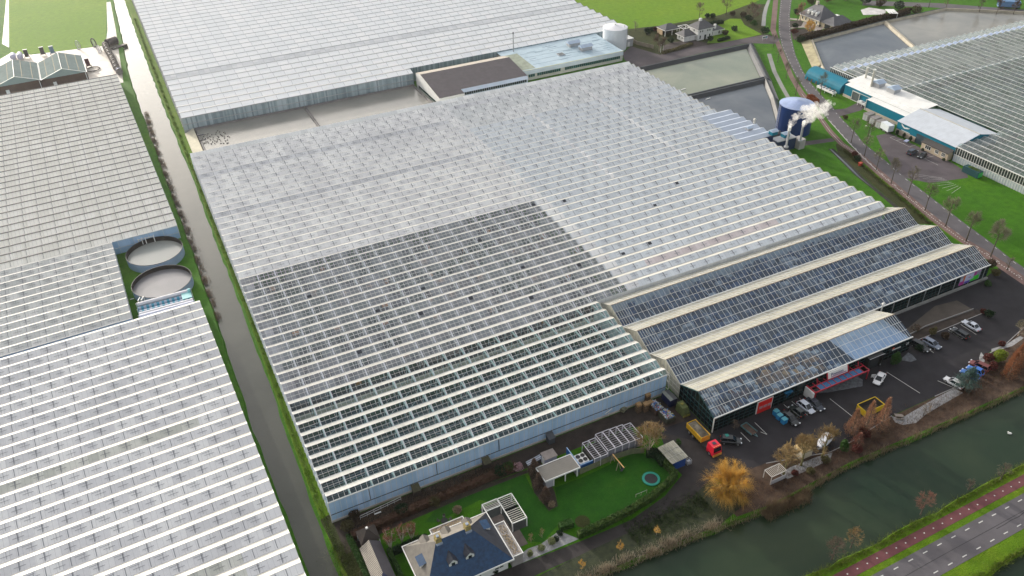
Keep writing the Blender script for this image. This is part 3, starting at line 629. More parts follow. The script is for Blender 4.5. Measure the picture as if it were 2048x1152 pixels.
# side walls
mb = MB(); zigzag(mb, MX0, range(1, 47), PM, YR0, ZG, RI, .3, 0, -1); mb.poly([(MX0, 109.5, .3), (MX0, YR0+PM/2, .3), (MX0, YR0+PM/2, ZG), (MX0, YR0, ZG+RI), (MX0, 109.5, ZG-.1)][::-1])
mb.poly([(MX0, YR0+46.5*PM, .3), (MX0, yl+1.8, .3), (MX0, yl+1.8, ZG), (MX0, yl, ZG+RI), (MX0, YR0+46.5*PM, ZG)][::-1]); mb.build('side_wall', BLUEW, main)
mb = MB(); zigbars(mb, MX0-.06, range(1, 47), PM, YR0, ZG, RI, .2, .12); mb.beam((MX0-.05, 109.5, 0), (MX0-.05, 109.5, ZG), .16); mb.build('side_wall_bars', ALU, main)
mb = MB(); zigzag(mb, MXR, range(9, 47), PM, YR0, ZG, RI, 0, 0, 1); mb.poly([(MX0, yl+1.8, 0), (MXR, yl+1.8, 0), (MXR, yl+1.8, ZG), (MX0, yl+1.8, ZG)][::-1])
zigzag(mb, MXF, range(1, 9), PM, YR0, ZG, RI, 0, 0, 1); mb.poly([(MXF, 141.2, 0), (MXR, 141.2, 0), (MXR, 141.2, ZG), (MXF, 141.2, ZG)]); mb.build('rear_wall', PALEP2, main)
mb = MB(); zigbars(mb, MXR+.06, range(9, 47), PM, YR0, ZG, RI, 0, .14); zigbars(mb, MXF+.06, range(0, 9), PM, YR0, ZG, RI, 0, .14); mb.build('gable_bars', CREAMN, main)
# inside: floor, trusses, posts, crop beds
mb = MB(); mb.poly([(MX0+.1, 109.6, .06), (MXF-.1, 109.6, .06), (MXF-.1, 141, .06), (MX0+.1, 141, .06)], 0)
mb.poly([(MX0+.1, 141, .06), (101, 141, .06), (101, 197, .06), (MX0+.1, 197, .06)], 1); mb.poly([(MX0+.1, 138.8, .09), (MXF-.1, 138.8, .09), (MXF-.1, 142.0, .09), (MX0+.1, 142.0, .09)], 2)
INT1 = mat('wet_dark_floor', (.004, .045, .048), .5, .4, .12, 1.5, base2=(.006, .035, .07))
INT2 = mat('cluttered_floor', (.03, .06, .07), .8, .5, .06, 1.0, base2=(.12, .10, .11))
mb.build('floor', [INT1, INT2, mat('sandy_path', (.40, .33, .26), .8, .2, .2, 2)], main)
mb = MB(); x = MX0+4.6
while x < 100.5:
    mb.box(x-.16, x+.16, 109.8, (196 if x < 90.9 else 196), 5.25, 5.6) if x < 90.9 else mb.box(x-.16, x+.16, 142, 196, 5.25, 5.6)
    x += 4.6
for k in range(0, 24):
    y = YR0+PM/2+k*PM
    xe = MXF if y < 141.5 else 100.9
    mb.box(MX0+.2, xe-.2, y-.07, y+.07, 5.5, 5.8)
mb.build('trusses', ALU, main)
mb = MB()
for k in range(0, 24):
    y = YR0+PM/2+k*PM; x = MX0+4.6
    while x < (MXF if y < 141.5 else 100.5): mb.box(x-.06, x+.06, y-.06, y+.06, .06, 5.3); x += 4.6
mb.build('posts', ALU, main)
mb = MB(); r = random.Random(3)
for k in range(0, 24):
    y = YR0+PM/2+k*PM
    if 138 < y < 142: continue
    xe = (MXF if y < 141.5 else 100.5); x = MX0+1
    while x < xe-5:
        L = r.uniform(4, 15); c = (0 if y < 138 else r.choice((0, 1, 1, 2, 3))); z = r.uniform(.5, 1.4) if y > 142 else r.uniform(.25, .5)
        mb.box(x, min(x+L, xe-1), y+.35, y+r.uniform(1.4, 2.9), .08, z, c); x += L+r.uniform(.3, 1.2)
        if y > 142 and r.random() < .22: mb.box(x, x+r.uniform(.6, 2.), y+.5, y+1.4, .08, z+.8, 4)
mb.build('crop_beds', [foliage('seedling_green', (.010, .045, .032), (.02, .07, .04), trans=0), foliage('glasshouse_crop', (.03, .07, .04), (.07, .10, .07), trans=0), mat('grey_trays', (.16, .15, .17), .7, .3, .6, 5), mat('brown_trays', (.20, .15, .14), .8, .3, .6, 5), flat('orange_trays', (.65, .28, .10))], main)
mb = MB(); r = random.Random(12)                          # diagonal braces and pipes under the clear glass
for i in range(90):
    x = MX0+4.6*r.randint(1, 16); y = YR0+PM/2+PM*r.randint(0, 7); mb.beam((x, y, 5.6), (x+r.choice((2.3, -2.3)), y+1.8, 5.5), .07, .07)
for k in range(0, 8):
    for dy in (.9, 1.5, 2.7): mb.beam((MX0+1, YR0+PM/2+k*PM+dy, 1.2), (MXF-1, YR0+PM/2+k*PM+dy, 1.2), .06, .05)
mb.build('braces_and_pipes', ALUG, main)
# white inner paths seen as pale strips on the roof, and the back gutter strip
mb = MB()
for xs in (131, 160):
    for k in range(24, 44 if xs == 160 else 42):
        yr = YR0+k*PM; mb.beam((xs, yr-PM/2+.2, ZG+.09), (xs, yr, ZG+RI+.03), 1.3, .05); mb.beam((xs, yr, ZG+RI+.03), (xs, yr+PM/2-.2, ZG+.09), 1.3, .05)
for k in range(9, 47):
    yr = YR0+k*PM; mb.beam((103.2, yr-PM/2+.2, ZG+.09), (103.2, yr, ZG+RI+.03), 3.6, .03)
mb.build('roof_walkways', WHITEP, main)
# ---------------- top greenhouse
top = thing('greenhouse', 'bright white greenhouse at the top with a stained blue front wall above the basin', 'greenhouse')
PT, ZT = 6.33, 6.0
def tsegs(k):
    y = 318.0+k*PT
    return [(13.7, 216.5 if y > 321 else 107.5, 2 if k == KTOP else 0, 1)]
KTOP = int(round((g(760, 76, 6.6)[1]-318)/PT))  # one row of slightly darker panes
venlo(top, range(0, 36), tsegs, PT, ZT, .95, [TOPP, CREAMN, panemat('far_grey_pane', (.66, .68, .70), (.78, .79, .80), (2.3, 6.33), .4, .1)], 318.0, bay=4.6, bar=1.15, gut=.3, jm=flat('pale_joint', (.46, .48, .51), .6), ridgecap=.24, caph=.12, caps=flat('far_ridge_grey', (.26, .27, .29), .6))
mb = MB(); mb.poly([(13.7, 314.8, 1.2), (107.5, 314.8, 1.2), (107.5, 314.8, ZT), (13.7, 314.8, ZT)]); mb.poly([(107.5, 321.1, 0), (216.5, 321.1, 0), (216.5, 321.1, ZT), (107.5, 321.1, ZT)]); mb.build('front_wall', GREENW, top)
mb = MB(); mb.box(13.7, 107.5, 314.7, 314.86, ZT-.15, ZT+.12); mb.box(13.7, 107.5, 314.6, 314.84, 3.3, 3.45); mb.box(13.7, 107.5, 314.6, 314.84, 0, 1.2); mb.build('wall_rail', ALUG, top)
mb = MB(); zigzag(mb, 13.7, range(0, 36), PT, 318.0, ZT, .95, 0, 0, -1); zigzag(mb, 216.5, range(1, 36), PT, 318.0, ZT, .95, 0, 0, 1); mb.build('side_wall', GREENW, top)
mb = MB(); zigbars(mb, 13.62, range(0, 36), PT, 318.0, ZT, .95, 0, .14); zigbars(mb, 216.6, range(1, 36), PT, 318.0, ZT, .95, 0, .14); mb.build('gable_bars', ALUG, top)
# ---------------- greenhouses on the left, turned two degrees
LROT = math.radians(1.98)
def left_gh(label, x, y, W, n, pitch, zg, rise, ms, mn, jm, barsq=True, gutw=.15, vents=True, wallm=BLUEW, caps=ALU):
    t = thing('greenhouse', label, 'greenhouse', (x, y, 0), LROT)
    venlo(t, range(0, n), lambda k: [(-W, -17, 0, 1), (-17, 0, 0, 1)] if k not in (9, 10, 21) or ms is not LEFTP else [(-W, -9, 2, 1), (-9, 0, 0, 1)], pitch, zg, rise, [ms, mn, panemat('greenish_worn_pane', (.56, .57, .52), (.70, .70, .65), (2.1, 3.66), .35, .2, joint=(1.06, .07, .35))], pitch/2, bay=4.25, jm=jm, vents=(lambda k, x: True) if vents else None, gut=gutw, caps=caps, ridgecap=.06 if caps is ALU else .34, caph=.04 if caps is ALU else .17)
    D = n*pitch
    mb = MB(); mb.poly([(-W, 0, 0), (0, 0, 0), (0, 0, zg), (-W, 0, zg)]); zigzag(mb, 0, range(0, n), pitch, pitch/2, zg, rise, 0, 0, 1); mb.poly([(0, D, 0), (-W, D, 0), (-W, D, zg), (0, D, zg)])
    mb.build('wall', wallm, t, local=True)
    mb = MB(); zigbars(mb, .06, range(0, n), pitch, pitch/2, zg, rise, 0, .13); mb.beam((-W, -.05, zg), (0, -.05, zg), .25, .2); mb.beam((-W, -.05, 2), (0, -.05, 2), .1, .1)
    for i in range(int(W/4.25)): mb.beam((-4.25*i, -.05, 0), (-4.25*i, -.05, zg), .09, .09)
    mb.build('wall_bars', ALU, t, local=True); return t
left_gh('dusty white greenhouse in the left foreground with broad cream ridge stripes', .42, 192.6, 75, 1, 3.66, 4.4, .66, LEFTP, CREAMN, DARKJ2) if 0 else None
LOWN = 34
lowt = left_gh('dusty white greenhouse in the left foreground with broad cream ridge stripes', .42+.0346*3.66*LOWN, 192.6-3.66*LOWN*math.cos(LROT), 75, LOWN, 3.66, 4.3, .76, LEFTP, CREAMN, DARKJ2)
left_gh('grey weathered greenhouse block left of the two round water tanks', -16.45, 193.0, 58, 12, 3.53, 4.3, .74, LEFTP3, CREAMN, DARKJ2)
upt = left_gh('yellowish weathered greenhouse with dark gutter lines behind the round tanks', .75, 235.8, 75, 32, 4.56, 4.4, .95, LEFTP2, LEFTP2, flat('soft_joint', (.20, .20, .20), .6), vents=False, caps=mat('dark_ridge', (.035, .035, .04), .7, .3, .5, 3))
mb = MB(); mb.box(-49.8, -48.6, 0, 146, 5.3, 5.4); mb.build('ridge_duct', DARKJ2, upt, local=True)
# ---------------- right greenhouse: ridges run along y
rgt = thing('greenhouse', 'clear glass greenhouse on the far right with green crop showing through', 'greenhouse', (0, 0, 0))
PR_, ZR = 3.8, 5.3
class YB:      # build with x and y exchanged
    pass
roof = MB(); bars = MB(); gt = MB(); gab = MB(); RI2 = .75
def y0_of(x):  # front end of each span: behind the teal buildings
    return 60
for k in range(0, 48):
    xr = 247.6+k*PR_; xa, xb = xr-PR_/2, xr+PR_/2
    ye = 236.0 if xa > 263 else (159.6 if xa < 266.6 else 236)
    if xa < 263.0: ye = 159.6
    elif xa < 267.4: ye = 159.6
    spans = [(60, ye)]
    if 263.0 <= xa < 267.4: spans = [(60, 159.6), (222.2, 236)]
    for ya, yb in spans:
        cuts = [ya]+[c for c in (204.6, 229.6, 231.4) if ya < c < yb]+[yb]
        for p, q in zip(cuts[:-1], cuts[1:]):
            m = 1 if p > 203 else 0
            if abs(p-229.6) < .1: m = 2
            roof.poly([(xa, p, ZR), (xr, p, ZR+RI2), (xr, q, ZR+RI2), (xa, q, ZR)], m); roof.poly([(xr, p, ZR+RI2), (xb, p, ZR), (xb, q, ZR), (xr, q, ZR+RI2)], m)
        gt.beam((xr, ya, ZR+RI2+.04), (xr, yb, ZR+RI2+.04), .07, .05); gt.box(xa-.09, xa+.09, ya, yb, ZR-.1, ZR+.06)
        yy = ya+.5
        while yy < yb:
            bars.beam((xa, yy, ZR+.05), (xr, yy, ZR+RI2+.03), .07, .05); bars.beam((xr, yy, ZR+RI2+.03), (xb, yy, ZR+.05), .07, .05); yy += 2.0
        gab.poly([(xa, yb, 0), (xb, yb, 0), (xb, yb, ZR), (xr, yb, ZR+RI2), (xa, yb, ZR)][::-1])
        for q in (xa, xr): bars.beam((q, yb+.05, 0), (q, yb+.05, ZR), .08, .08)
        bars.beam((xa, yb+.05, ZR), (xr, yb+.05, ZR+RI2), .12); bars.beam((xr, yb+.05, ZR+RI2), (xb, yb+.05, ZR), .12)
    if xa > 263:                                                     # white gables of the cross path
        gt.poly([(xa, 205.3, ZR), (xb, 205.3, ZR), (xr, 205.3, ZR+RI2+.25)]); gt.box(xa, xb, 204.7, 205.5, ZR+.08, ZR+.2)
roof.build('glass_roof', [RGLASS, RGLASSW, panemat('lavender_strip', (.34, .42, .60), (.46, .54, .70), (1.9, 2), .4)], rgt); bars.build('glazing_bars', ALUG, rgt); gt.build('gutters_and_ridges', ALU, rgt); gab.build('rear_gables', RGLASSW, rgt)
mb = MB(); mb.box(245.7, 245.85, 60, 159.6, 0, 2.5, 0); mb.box(263.0, 263.15, 222.2, 236, 0, 1.5, 0); mb.box(245.72, 245.83, 60, 159.6, 2.5, ZR, 1); mb.box(263.02, 263.13, 222.2, 236, 1.5, ZR, 1)
mb.build('side_wall', [mat('white_sheet_wall', (.62, .67, .72), .5, .12, .4, 2), mat('dark_vent_opening', (.025, .04, .035), .5)], rgt)
mb = MB(); y = 60
while y < 159.6: mb.beam((245.62, y, 0), (245.62, y, ZR), .16, .12); y += .95
y = 222.4
while y < 236: mb.beam((262.92, y, 0), (262.92, y, ZR), .16, .12); y += .95
mb.beam((245.6, 60, ZR), (245.6, 159.6, ZR), .3, .25); mb.beam((245.6, 60, 2.5), (245.6, 159.6, 2.5), .2, .12); mb.beam((262.9, 222.2, ZR), (262.9, 236, ZR), .3, .25); mb.build('wall_bars', ALU, rgt)
mb = MB(); r = random.Random(8)
mb.poly([(246, 60, .05), (430, 60, .05), (430, 159, .05), (246, 159, .05)], 1); mb.poly([(267.6, 159, .05), (430, 159, .05), (430, 235.8, .05), (267.6, 235.8, .05)], 1)
for k in range(0, 48):
    for j in (0, 1):
        x = 246.4+k*PR_+j*1.9
        for ya, yb in (((62, 158.5),) if x < 267 else ((62, 158), (160, 203), (207, 229), (231, 235))):
            y = ya
            while y < yb: L = r.uniform(3, 9); mb.box(x, x+1.25, y, min(y+L-.3, yb), .06, r.uniform(2.0, 3.1), 0 if r.random() < .8 else 2); y += L
mb.build('crop_rows', [foliage('pepper_crop', (.022, .07, .035), (.045, .11, .05), trans=0), mat('white_ground_film', (.42, .46, .44), .6, .2, .4, 3), foliage('bluish_crop', (.02, .06, .07), (.05, .09, .09), trans=0)], rgt)
# ================================================================== BUILDINGS
def gable_x(mb, x0, x1, y0, y1, z, zr, m=0, ov=0.0):
    ym = (y0+y1)/2
    mb.poly([(x0, y0, z), (x1, y0, z), (x1, ym, zr), (x0, ym, zr)], m); mb.poly([(x0, ym, zr), (x1, ym, zr), (x1, y1, z), (x0, y1, z)], m)
def hip(mb, x0, x1, y0, y1, z, zr, inset, axis='x', m=0):
    if axis == 'x':
        ym = (y0+y1)/2; a, b = (x0+inset, ym, zr), (x1-inset, ym, zr)
        mb.poly([(x0,y0,z),(x1,y0,z),b,a], m); mb.poly([(x1,y1,z),(x0,y1,z),a,b], m); mb.poly([(x1,y0,z),(x1,y1,z),b], m); mb.poly([(x0,y1,z),(x0,y0,z),a], m)
    else:
        xm = (x0+x1)/2; a, b = (xm, y0+inset, zr), (xm, y1-inset, zr)
        mb.poly([(x0,y0,z),(x1,y0,z),a], m); mb.poly([(x1,y0,z),(x1,y1,z),b,a], m); mb.poly([(x1,y1,z),(x0,y1,z),b], m); mb.poly([(x0,y1,z),(x0,y0,z),a,b], m)
WINGL = mat('dark_window_glass', (.02, .03, .035), .08, .3, .5, 3)
WHITEW = mat('white_render', (.72, .72, .71), .7, .06, .4, 3)
WHITET = flat('white_trim', (.78, .78, .76), .5)
SLATE = stripemat('blue_slate', (.018, .040, .075), (.030, .058, .10), .35, 1, .12, .38)
SLATEG = stripemat('grey_roof_tiles', (.085, .085, .095), (.12, .12, .13), .34, 1, .2, .6)
TEAL = stripemat('teal_profiled_sheet', (.004, .155, .24), (.008, .18, .27), .35, 1, .15, .45)
NAVY = flat('navy_sheet', (.008, .028, .10), .45)
BLACKG = mat('black_facade_glass', (.006, .010, .013), .12, .3, .6, 2)
DGREEN = flat('dark_green_mullion', (.012, .06, .065), .5)
def window(par, face, c, w_, h_, frame=WHITET, glass=WINGL, nx=1, d=.06):
    """window on a wall; face 's' looks to -y, 'w' to -x, 'e' to +x, 'n' to +y; c = centre on the wall plane"""
    fr, gl = MB(), MB(); x, y, z = c
    def bx(mb, u0, u1, z0, z1, t0, t1):
        if face == 's': mb.box(x+u0, x+u1, y-t1, y-t0, z+z0, z+z1)
        elif face == 'n': mb.box(x+u0, x+u1, y+t0, y+t1, z+z0, z+z1)
        elif face == 'w': mb.box(x-t1, x-t0, y+u0, y+u1, z+z0, z+z1)
        else: mb.box(x+t0, x+t1, y+u0, y+u1, z+z0, z+z1)
    t = .09
    bx(gl, -w_/2+t, w_/2-t, -h_/2+t, h_/2-t, .01, d*.6)
    bx(fr, -w_/2, w_/2, h_/2-t, h_/2, 0, d); bx(fr, -w_/2, w_/2, -h_/2, -h_/2+t, 0, d*1.6)
    for i in range(nx+1):
        u = -w_/2+(w_-t)*i/nx; bx(fr, u, u+t, -h_/2+t, h_/2-t, 0, d)
    f = fr.build('window', frame, par); gl.build('pane', glass, f); return f
# ---------------- the glass hall with three long gables and a fourth shorter one
hall = thing('glass_hall', 'dark glass hall with three long ridges and a shorter front bay behind the car park', 'glass hall')
HX0, HX1, HX4 = 93.0, 195.4, 152.4
EAVES = [142.5, 130.75, 119.0, 106.8, 94.6]; RIDGES = [136.65, 124.9, 112.95, 100.8]; HZ, HR = 4.15, 6.9
for i in range(4):
    x1 = HX4 if i == 3 else HX1; ya, yr, yb = EAVES[i], RIDGES[i], EAVES[i+1]
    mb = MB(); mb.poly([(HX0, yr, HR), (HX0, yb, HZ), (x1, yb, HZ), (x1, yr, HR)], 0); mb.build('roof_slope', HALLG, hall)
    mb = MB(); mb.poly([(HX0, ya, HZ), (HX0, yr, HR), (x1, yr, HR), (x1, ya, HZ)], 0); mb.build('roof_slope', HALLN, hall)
    bars = MB(); x = HX0
    while x <= x1+.05:
        bars.beam((x, yb+.05, HZ+.06), (x, yr, HR+.05), .065, .06); bars.beam((x, yr, HR+.05), (x, ya-.05, HZ+.06), .06, .05)
        x += (.7 if (x < HX0+4 or x > x1-5) else 1.42)
    for t in (.33, .66):
        bars.beam((HX0, yb+(yr-yb)*t, HZ+(HR-HZ)*t+.07), (x1, yb+(yr-yb)*t, HZ+(HR-HZ)*t+.07), .075, .05)
        bars.beam((HX0, ya+(yr-ya)*t, HZ+(HR-HZ)*t+.06), (x1, ya+(yr-ya)*t, HZ+(HR-HZ)*t+.06), .10, .06)
    bars.build('glazing_bars', ALU, hall)
    mb = MB(); mb.beam((HX0, yr, HR+.1), (x1, yr, HR+.1), .18, .1); mb.build('ridge_cap', mat('rusty_ridge', (.30, .24, .18), .7, .3, .5, 4), hall)
    mb = MB(); mb.beam((HX0-.1, yb, HZ+.02), (x1+.1, yb, HZ+.02), .3, .16); mb.build('gutter', ALU, hall)
    if i < 3:
        mb = MB(); mb.poly([(HX0, ya, 0), (HX0, yb, 0), (HX0, yb, HZ), (HX0, yr, HR), (HX0, ya, HZ)]); mb.build('gable', HALLN, hall)
    else:
        mb = MB(); mb.poly([(HX0, ya, 0), (HX0, yb, 0), (HX0, yb, HZ), (HX0, yr, HR), (HX0, ya, HZ)]); mb.build('gable', BLACKG, hall)
    mb = MB(); mb.poly([(x1, ya, 0), (x1, ya, HZ), (x1, yr, HR), (x1, yb, HZ), (x1, yb, 0)]); mb.build('gable', BLACKG, hall)
    mb = MB(); n = 9
    for k in range(n+1):
        y = yb+(ya-yb)*k/n; top_ = HZ+(HR-HZ)*(1-abs(y-yr)/((ya-yb)/2)); mb.beam((HX0-.04, y, 0), (HX0-.04, y, top_), .08, .08)
    for z in (1.4, 2.8, 4.1): mb.beam((HX0-.05, yb, z), (HX0-.05, ya, z), .08, .08)
    mb.beam((HX0-.05, yb, HZ), (HX0-.05, yr, HR+.03), .16); mb.beam((HX0-.05, yr, HR+.03), (HX0-.05, ya, HZ), .16)
    mb.build('gable_bars', CREAMN if i < 3 else DGREEN, hall)
def facade(x0, x1, y):
    mb = MB(); mb.box(x0, x1, y, y+.1, 0, HZ-.08); mb.build('front_facade', BLACKG, hall)
    mb = MB(); x = x0
    while x <= x1+.01: mb.beam((x, y-.03, 0), (x, y-.03, HZ-.1), .06, .05); x += 1.42
    for z in (.9, 1.9, 2.9, 3.7): mb.beam((x0, y-.03, z), (x1, y-.03, z), .05, .05)
    mb.build('mullions', DGREEN, hall)
facade(HX0, HX4, 94.62); facade(HX4, HX1, 106.82)
mb = MB(); mb.beam((HX0-.06, 94.56, 0), (HX0-.06, 94.56, HZ), .2, .2); mb.build('corner_post', ALU, hall)
mb = MB(); mb.box(HX4+.2, HX1-.3, 106.0, 106.6, 0, .55); mb.build('low_wall', mat('grey_concrete', (.27, .27, .26), .8, .2, .3, 3), hall)
mb = MB(); mb.poly([(HX0+.1, 94.8, .06), (HX4, 94.8, .06), (HX4, 106.8, .06), (HX1-.1, 106.8, .06), (HX1-.1, 142.4, .06), (HX0+.1, 142.4, .06)]); mb.build('floor', mat('hall_floor', (.02, .04, .07), .5, .4, .2, 1.2), hall)
mb = MB(); r = random.Random(21)
for (y0, y1, nn) in ((131.5, 141.5, 150), (119.8, 130, 150), (107.5, 118.3, 150)):
    for _ in range(nn):
        x = r.uniform(94, 193); y = r.uniform(y0, y1); c = r.choice((0, 0, 0, 0, 1, 1, 2)); mb.cbox((x, y, .8), (r.uniform(1, 3), r.uniform(.8, 1.6), r.uniform(.8, 1.9)), 0, c)
for _ in range(190):                                   # goods in the front bay, orange brown cartons towards the middle
    x = r.uniform(94, 134); y = r.uniform(95.6, 106); c = r.choice((3, 3, 4, 2, 1)) if 110 < x < 128 else r.choice((0, 1, 2, 5)); mb.cbox((x, y, 1), (r.uniform(.8, 2.2), r.uniform(.8, 1.8), r.uniform(.8, 2.6)), r.uniform(0, .2), c)
mb.build('goods', [flat('blue_crates', (.02, .06, .14), .6), flat('steel_racks', (.10, .12, .16), .6), flat('pale_wrapped_goods', (.36, .38, .42), .5), flat('brown_cartons', (.30, .17, .09), .8), flat('orange_cartons', (.42, .24, .09), .8), flat('rust_goods', (.14, .07, .05), .8)], hall)
mb = MB(); mb.box(134.5, 152.2, 95.0, 106, 3.55, 3.6); mb.build('inner_ceiling', panemat('white_ceiling_board', (.40, .46, .58), (.46, .52, .64), (1.4, 3), .5), hall)
mb = MB()
for i in range(3):
    ya, yr, yb = EAVES[i], RIDGES[i], EAVES[i+1]; x = HX0+4.2
    while x < HX1: mb.beam((x, ya, HZ-.1), (x, yb, HZ-.1), .14, .16); mb.beam((x, yb, 0), (x, yb, HZ), .18, .18); mb.beam((x, yr, HR-.1), (x, (yr+yb)/2, HZ-.1), .1, .1); x += 5.68
mb.build('trusses', ALUG, hall)
mb = MB(); mb.box(104.9, 109.4, 94.50, 94.60, 0, 3.65); mb.build('door_frame', ALU, hall)
dr = MB(); dr.box(105.2, 109.1, 94.40, 94.49, .05, 3.45); dr = dr.build('sliding_door', flat('signal_red', (.62, .012, .010), .45), hall)
mb = MB()
for z in (1.35, 1.75):
    for x in (105.6, 106.8, 108.0): mb.box(x, x+.95, 94.36, 94.41, z, z+.28)
mb.build('door_window', flat('dull_pane', (.32, .27, .29), .3), dr)
mb = MB(); mb.box(113.2, 113.9, 93.9, 94.55, 2.6, 2.7); mb.beam((112.6, 93.8, 2.4), (114.4, 93.8, 3.6), .12); mb.box(112.4, 114.6, 93.85, 94.5, 3.3, 3.4); mb.build('tilted_window', flat('blue_tint_glass', (.01, .10, .20), .1), hall)
# canopy
cp = thing('entrance_canopy', 'red steel entrance canopy with blue glass panels on the dark glass hall', 'canopy', (127.4, 93.2, 0))
mb = MB(); zc = 2.75
mb.beam((119.2, 91.6, zc), (135.6, 91.6, zc), .22, .28); mb.beam((119.2, 93.4, zc), (135.6, 93.4, zc), .22, .28)
for i in range(11): x = 119.2+1.64*i; mb.beam((x, 91.6, zc), (x, 94.4, zc), .16, .22)
for x in (121.4, 124.4, 130.9, 134.0): mb.beam((x, 93.4, zc), (x, 93.9, zc+1.5), .16, .16)
mb.beam((119.3, 91.7, 0), (119.3, 91.7, zc), .3, .3); mb.box(119.0, 119.3, 91.7, 94.4, 0, zc); mb.beam((135.5, 91.7, 0), (135.5, 91.7, zc), .2, .2); mb.build('steel_frame', flat('canopy_red', (.36, .012, .03), .45), cp)
mb = MB()
for i in range(1, 9): x = 119.2+1.64*i; mb.box(x+.12, x+1.52, 91.75, 93.25, zc+.02, zc+.05)
mb.build('glass_panel', flat('blue_panel', (.015, .10, .24), .2), cp)
mb = MB(); mb.box(118.75, 119.0, 91.6, 94.4, 0, zc-.1); mb.build('end_panel', WHITEW, cp)
sg = thing('shop_sign', 'white sign with navy and magenta lettering above the red canopy', 'sign', (127.7, 93.6, 3.6))
mb = MB(); mb.poly([(124.7, 93.5, 2.95), (130.7, 93.5, 2.95), (130.7, 94.0, 4.45), (124.7, 94.0, 4.45)]); mb.poly([(124.7, 93.62, 2.95), (124.7, 94.12, 4.45), (130.7, 94.12, 4.45), (130.7, 93.62, 2.95)]); mb.poly([(124.7, 94.0, 4.45), (130.7, 94.0, 4.45), (130.7, 94.12, 4.45), (124.7, 94.12, 4.45)]); mb.build('board', WHITET, sg)
mb = MB(); mb.beam((124.6, 93.5, 2.8), (124.6, 94.05, 4.5), .18, .18); mb.beam((130.8, 93.5, 2.8), (130.8, 94.05, 4.5), .18, .18); mb.build('side_bar', MATS['canopy_red'], sg)
ts = Euler((math.radians(71.6), 0, 0))
text_mesh('lettering', 'Premium', 1.05, flat('sign_navy', (.01, .02, .16), .5), sg, (127.5, 93.70, 3.75), ts, .012)
mb = MB(); r = random.Random(5); x = 125.7
while x < 129.9:
    wd = r.uniform(.18, .34); mb.box(x, x+wd, 93.52, 93.60, 3.13, 3.34); x += wd+.13
mb.build('small_lettering', flat('sign_magenta', (.30, .02, .22), .5), sg)
# colour panel at the far end of the hall
ld = thing('billboard', 'bright magenta, orange and green picture panel on the black hall wall', 'billboard', (187.5, 106.5, 2.6))
mb = MB(); X, Z = 183.9, 1.05; Y = 106.66
def pb(u0, u1, v0, v1, c, d=0): mb.box(X+u0, X+u1, Y-.08-d, Y, Z+v0, Z+v1, c)
pb(0, 8.0, 0, 3.0, 0)
pb(.1, 1.9, .05, 1.2, 1, .02); pb(.2, 1.2, 1.25, 2.2, 5, .02); pb(1.2, 2.5, 1.3, 2.9, 2, .02); pb(1.9, 5.2, .8, 2.85, 6, .03); pb(3.2, 4.2, 1.7, 1.95, 1, .04); pb(2.3, 4.2, .1, .7, 3, .02); pb(4.4, 7.6, .1, 1.5, 4, .03); pb(5.3, 6.2, 1.7, 2.95, 1, .03); pb(6.3, 7.8, 2.55, 2.8, 7, .02); pb(4.4, 5.4, .9, 1.3, 6, .05)
mb.build('picture_panel', [flat('panel_grey', (.25, .26, .36), .4)]+[flat('panel_%s' % n, c, .4) for n, c in (('magenta', (.42, .01, .26)), ('orange', (.62, .14, .02)), ('violet', (.05, .02, .40)), ('green', (.03, .55, .02)), ('pale_blue', (.45, .50, .62)), ('lilac', (.52, .55, .75)), ('pink', (.50, .20, .42)))], ld)
lg = thing('wall_logo', 'small red and white lettering sign on the end of the dark hall wall', 'logo', (147.2, 94.5, 2.6))
mb = MB(); mb.box(146.1, 146.7, 94.46, 94.54, 2.75, 3.15); mb.build('red_mark', flat('mark_red', (.75, .10, .06), .5), lg)
mb = MB()
for i in range(8): mb.box(146.1+.36*i, 146.1+.36*i+.27, 94.46, 94.54, 2.35, 2.65)
mb.build('white_letters', WHITET, lg)
lg = thing('house_number', 'white number 23 on the dark wall at the corner of the glass hall', 'number', (151, 94.5, 2.4))
text_mesh('numerals', '23', 1.0, WHITET, lg, (151.2, 94.52, 2.6), FACE_S, .01)
ldk = thing('loading_dock', 'black dock shelter with pale corner guards beside the egg shaped bush', 'dock', (139.6, 94, 0))
mb = MB(); mb.box(137.3, 137.7, 93.4, 94.55, 0, 3.6); mb.box(141.6, 142.0, 93.4, 94.55, 0, 3.6); mb.box(137.3, 142.0, 93.4, 94.55, 3.6, 3.9); mb.build('shelter_frame', flat('black_rubber', (.012, .014, .015), .6), ldk)
mb = MB(); mb.box(137.8, 141.5, 94.0, 94.5, 0, 3.4); mb.build('shutter', mat('dark_shutter', (.03, .035, .04), .4, .2, 1, 6), ldk)
mb = MB(); mb.beam((137.2, 93.35, 3.95), (142.1, 93.35, 3.95), .08, .1); mb.box(137.7, 137.9, 93.3, 93.4, .6, 1.0); mb.box(141.4, 141.6, 93.3, 93.4, .6, 1.0); mb.build('guard_rail', ALUG, ldk)
vp_ = thing('vent_chimney', 'white vent pipe with a cap at the corner of the short front bay', 'vent pipe', (154.3, 106, 0))
mb = MB(); mb.cyl(154.3, 106.0, 0, 6.0, .16, 8); mb.build('pipe', ALU, vp_); mb = MB(); mb.cyl(154.3, 106.0, 5.9, 6.3, .42, 10, 0, .2); mb.build('cap', ALU, vp_)
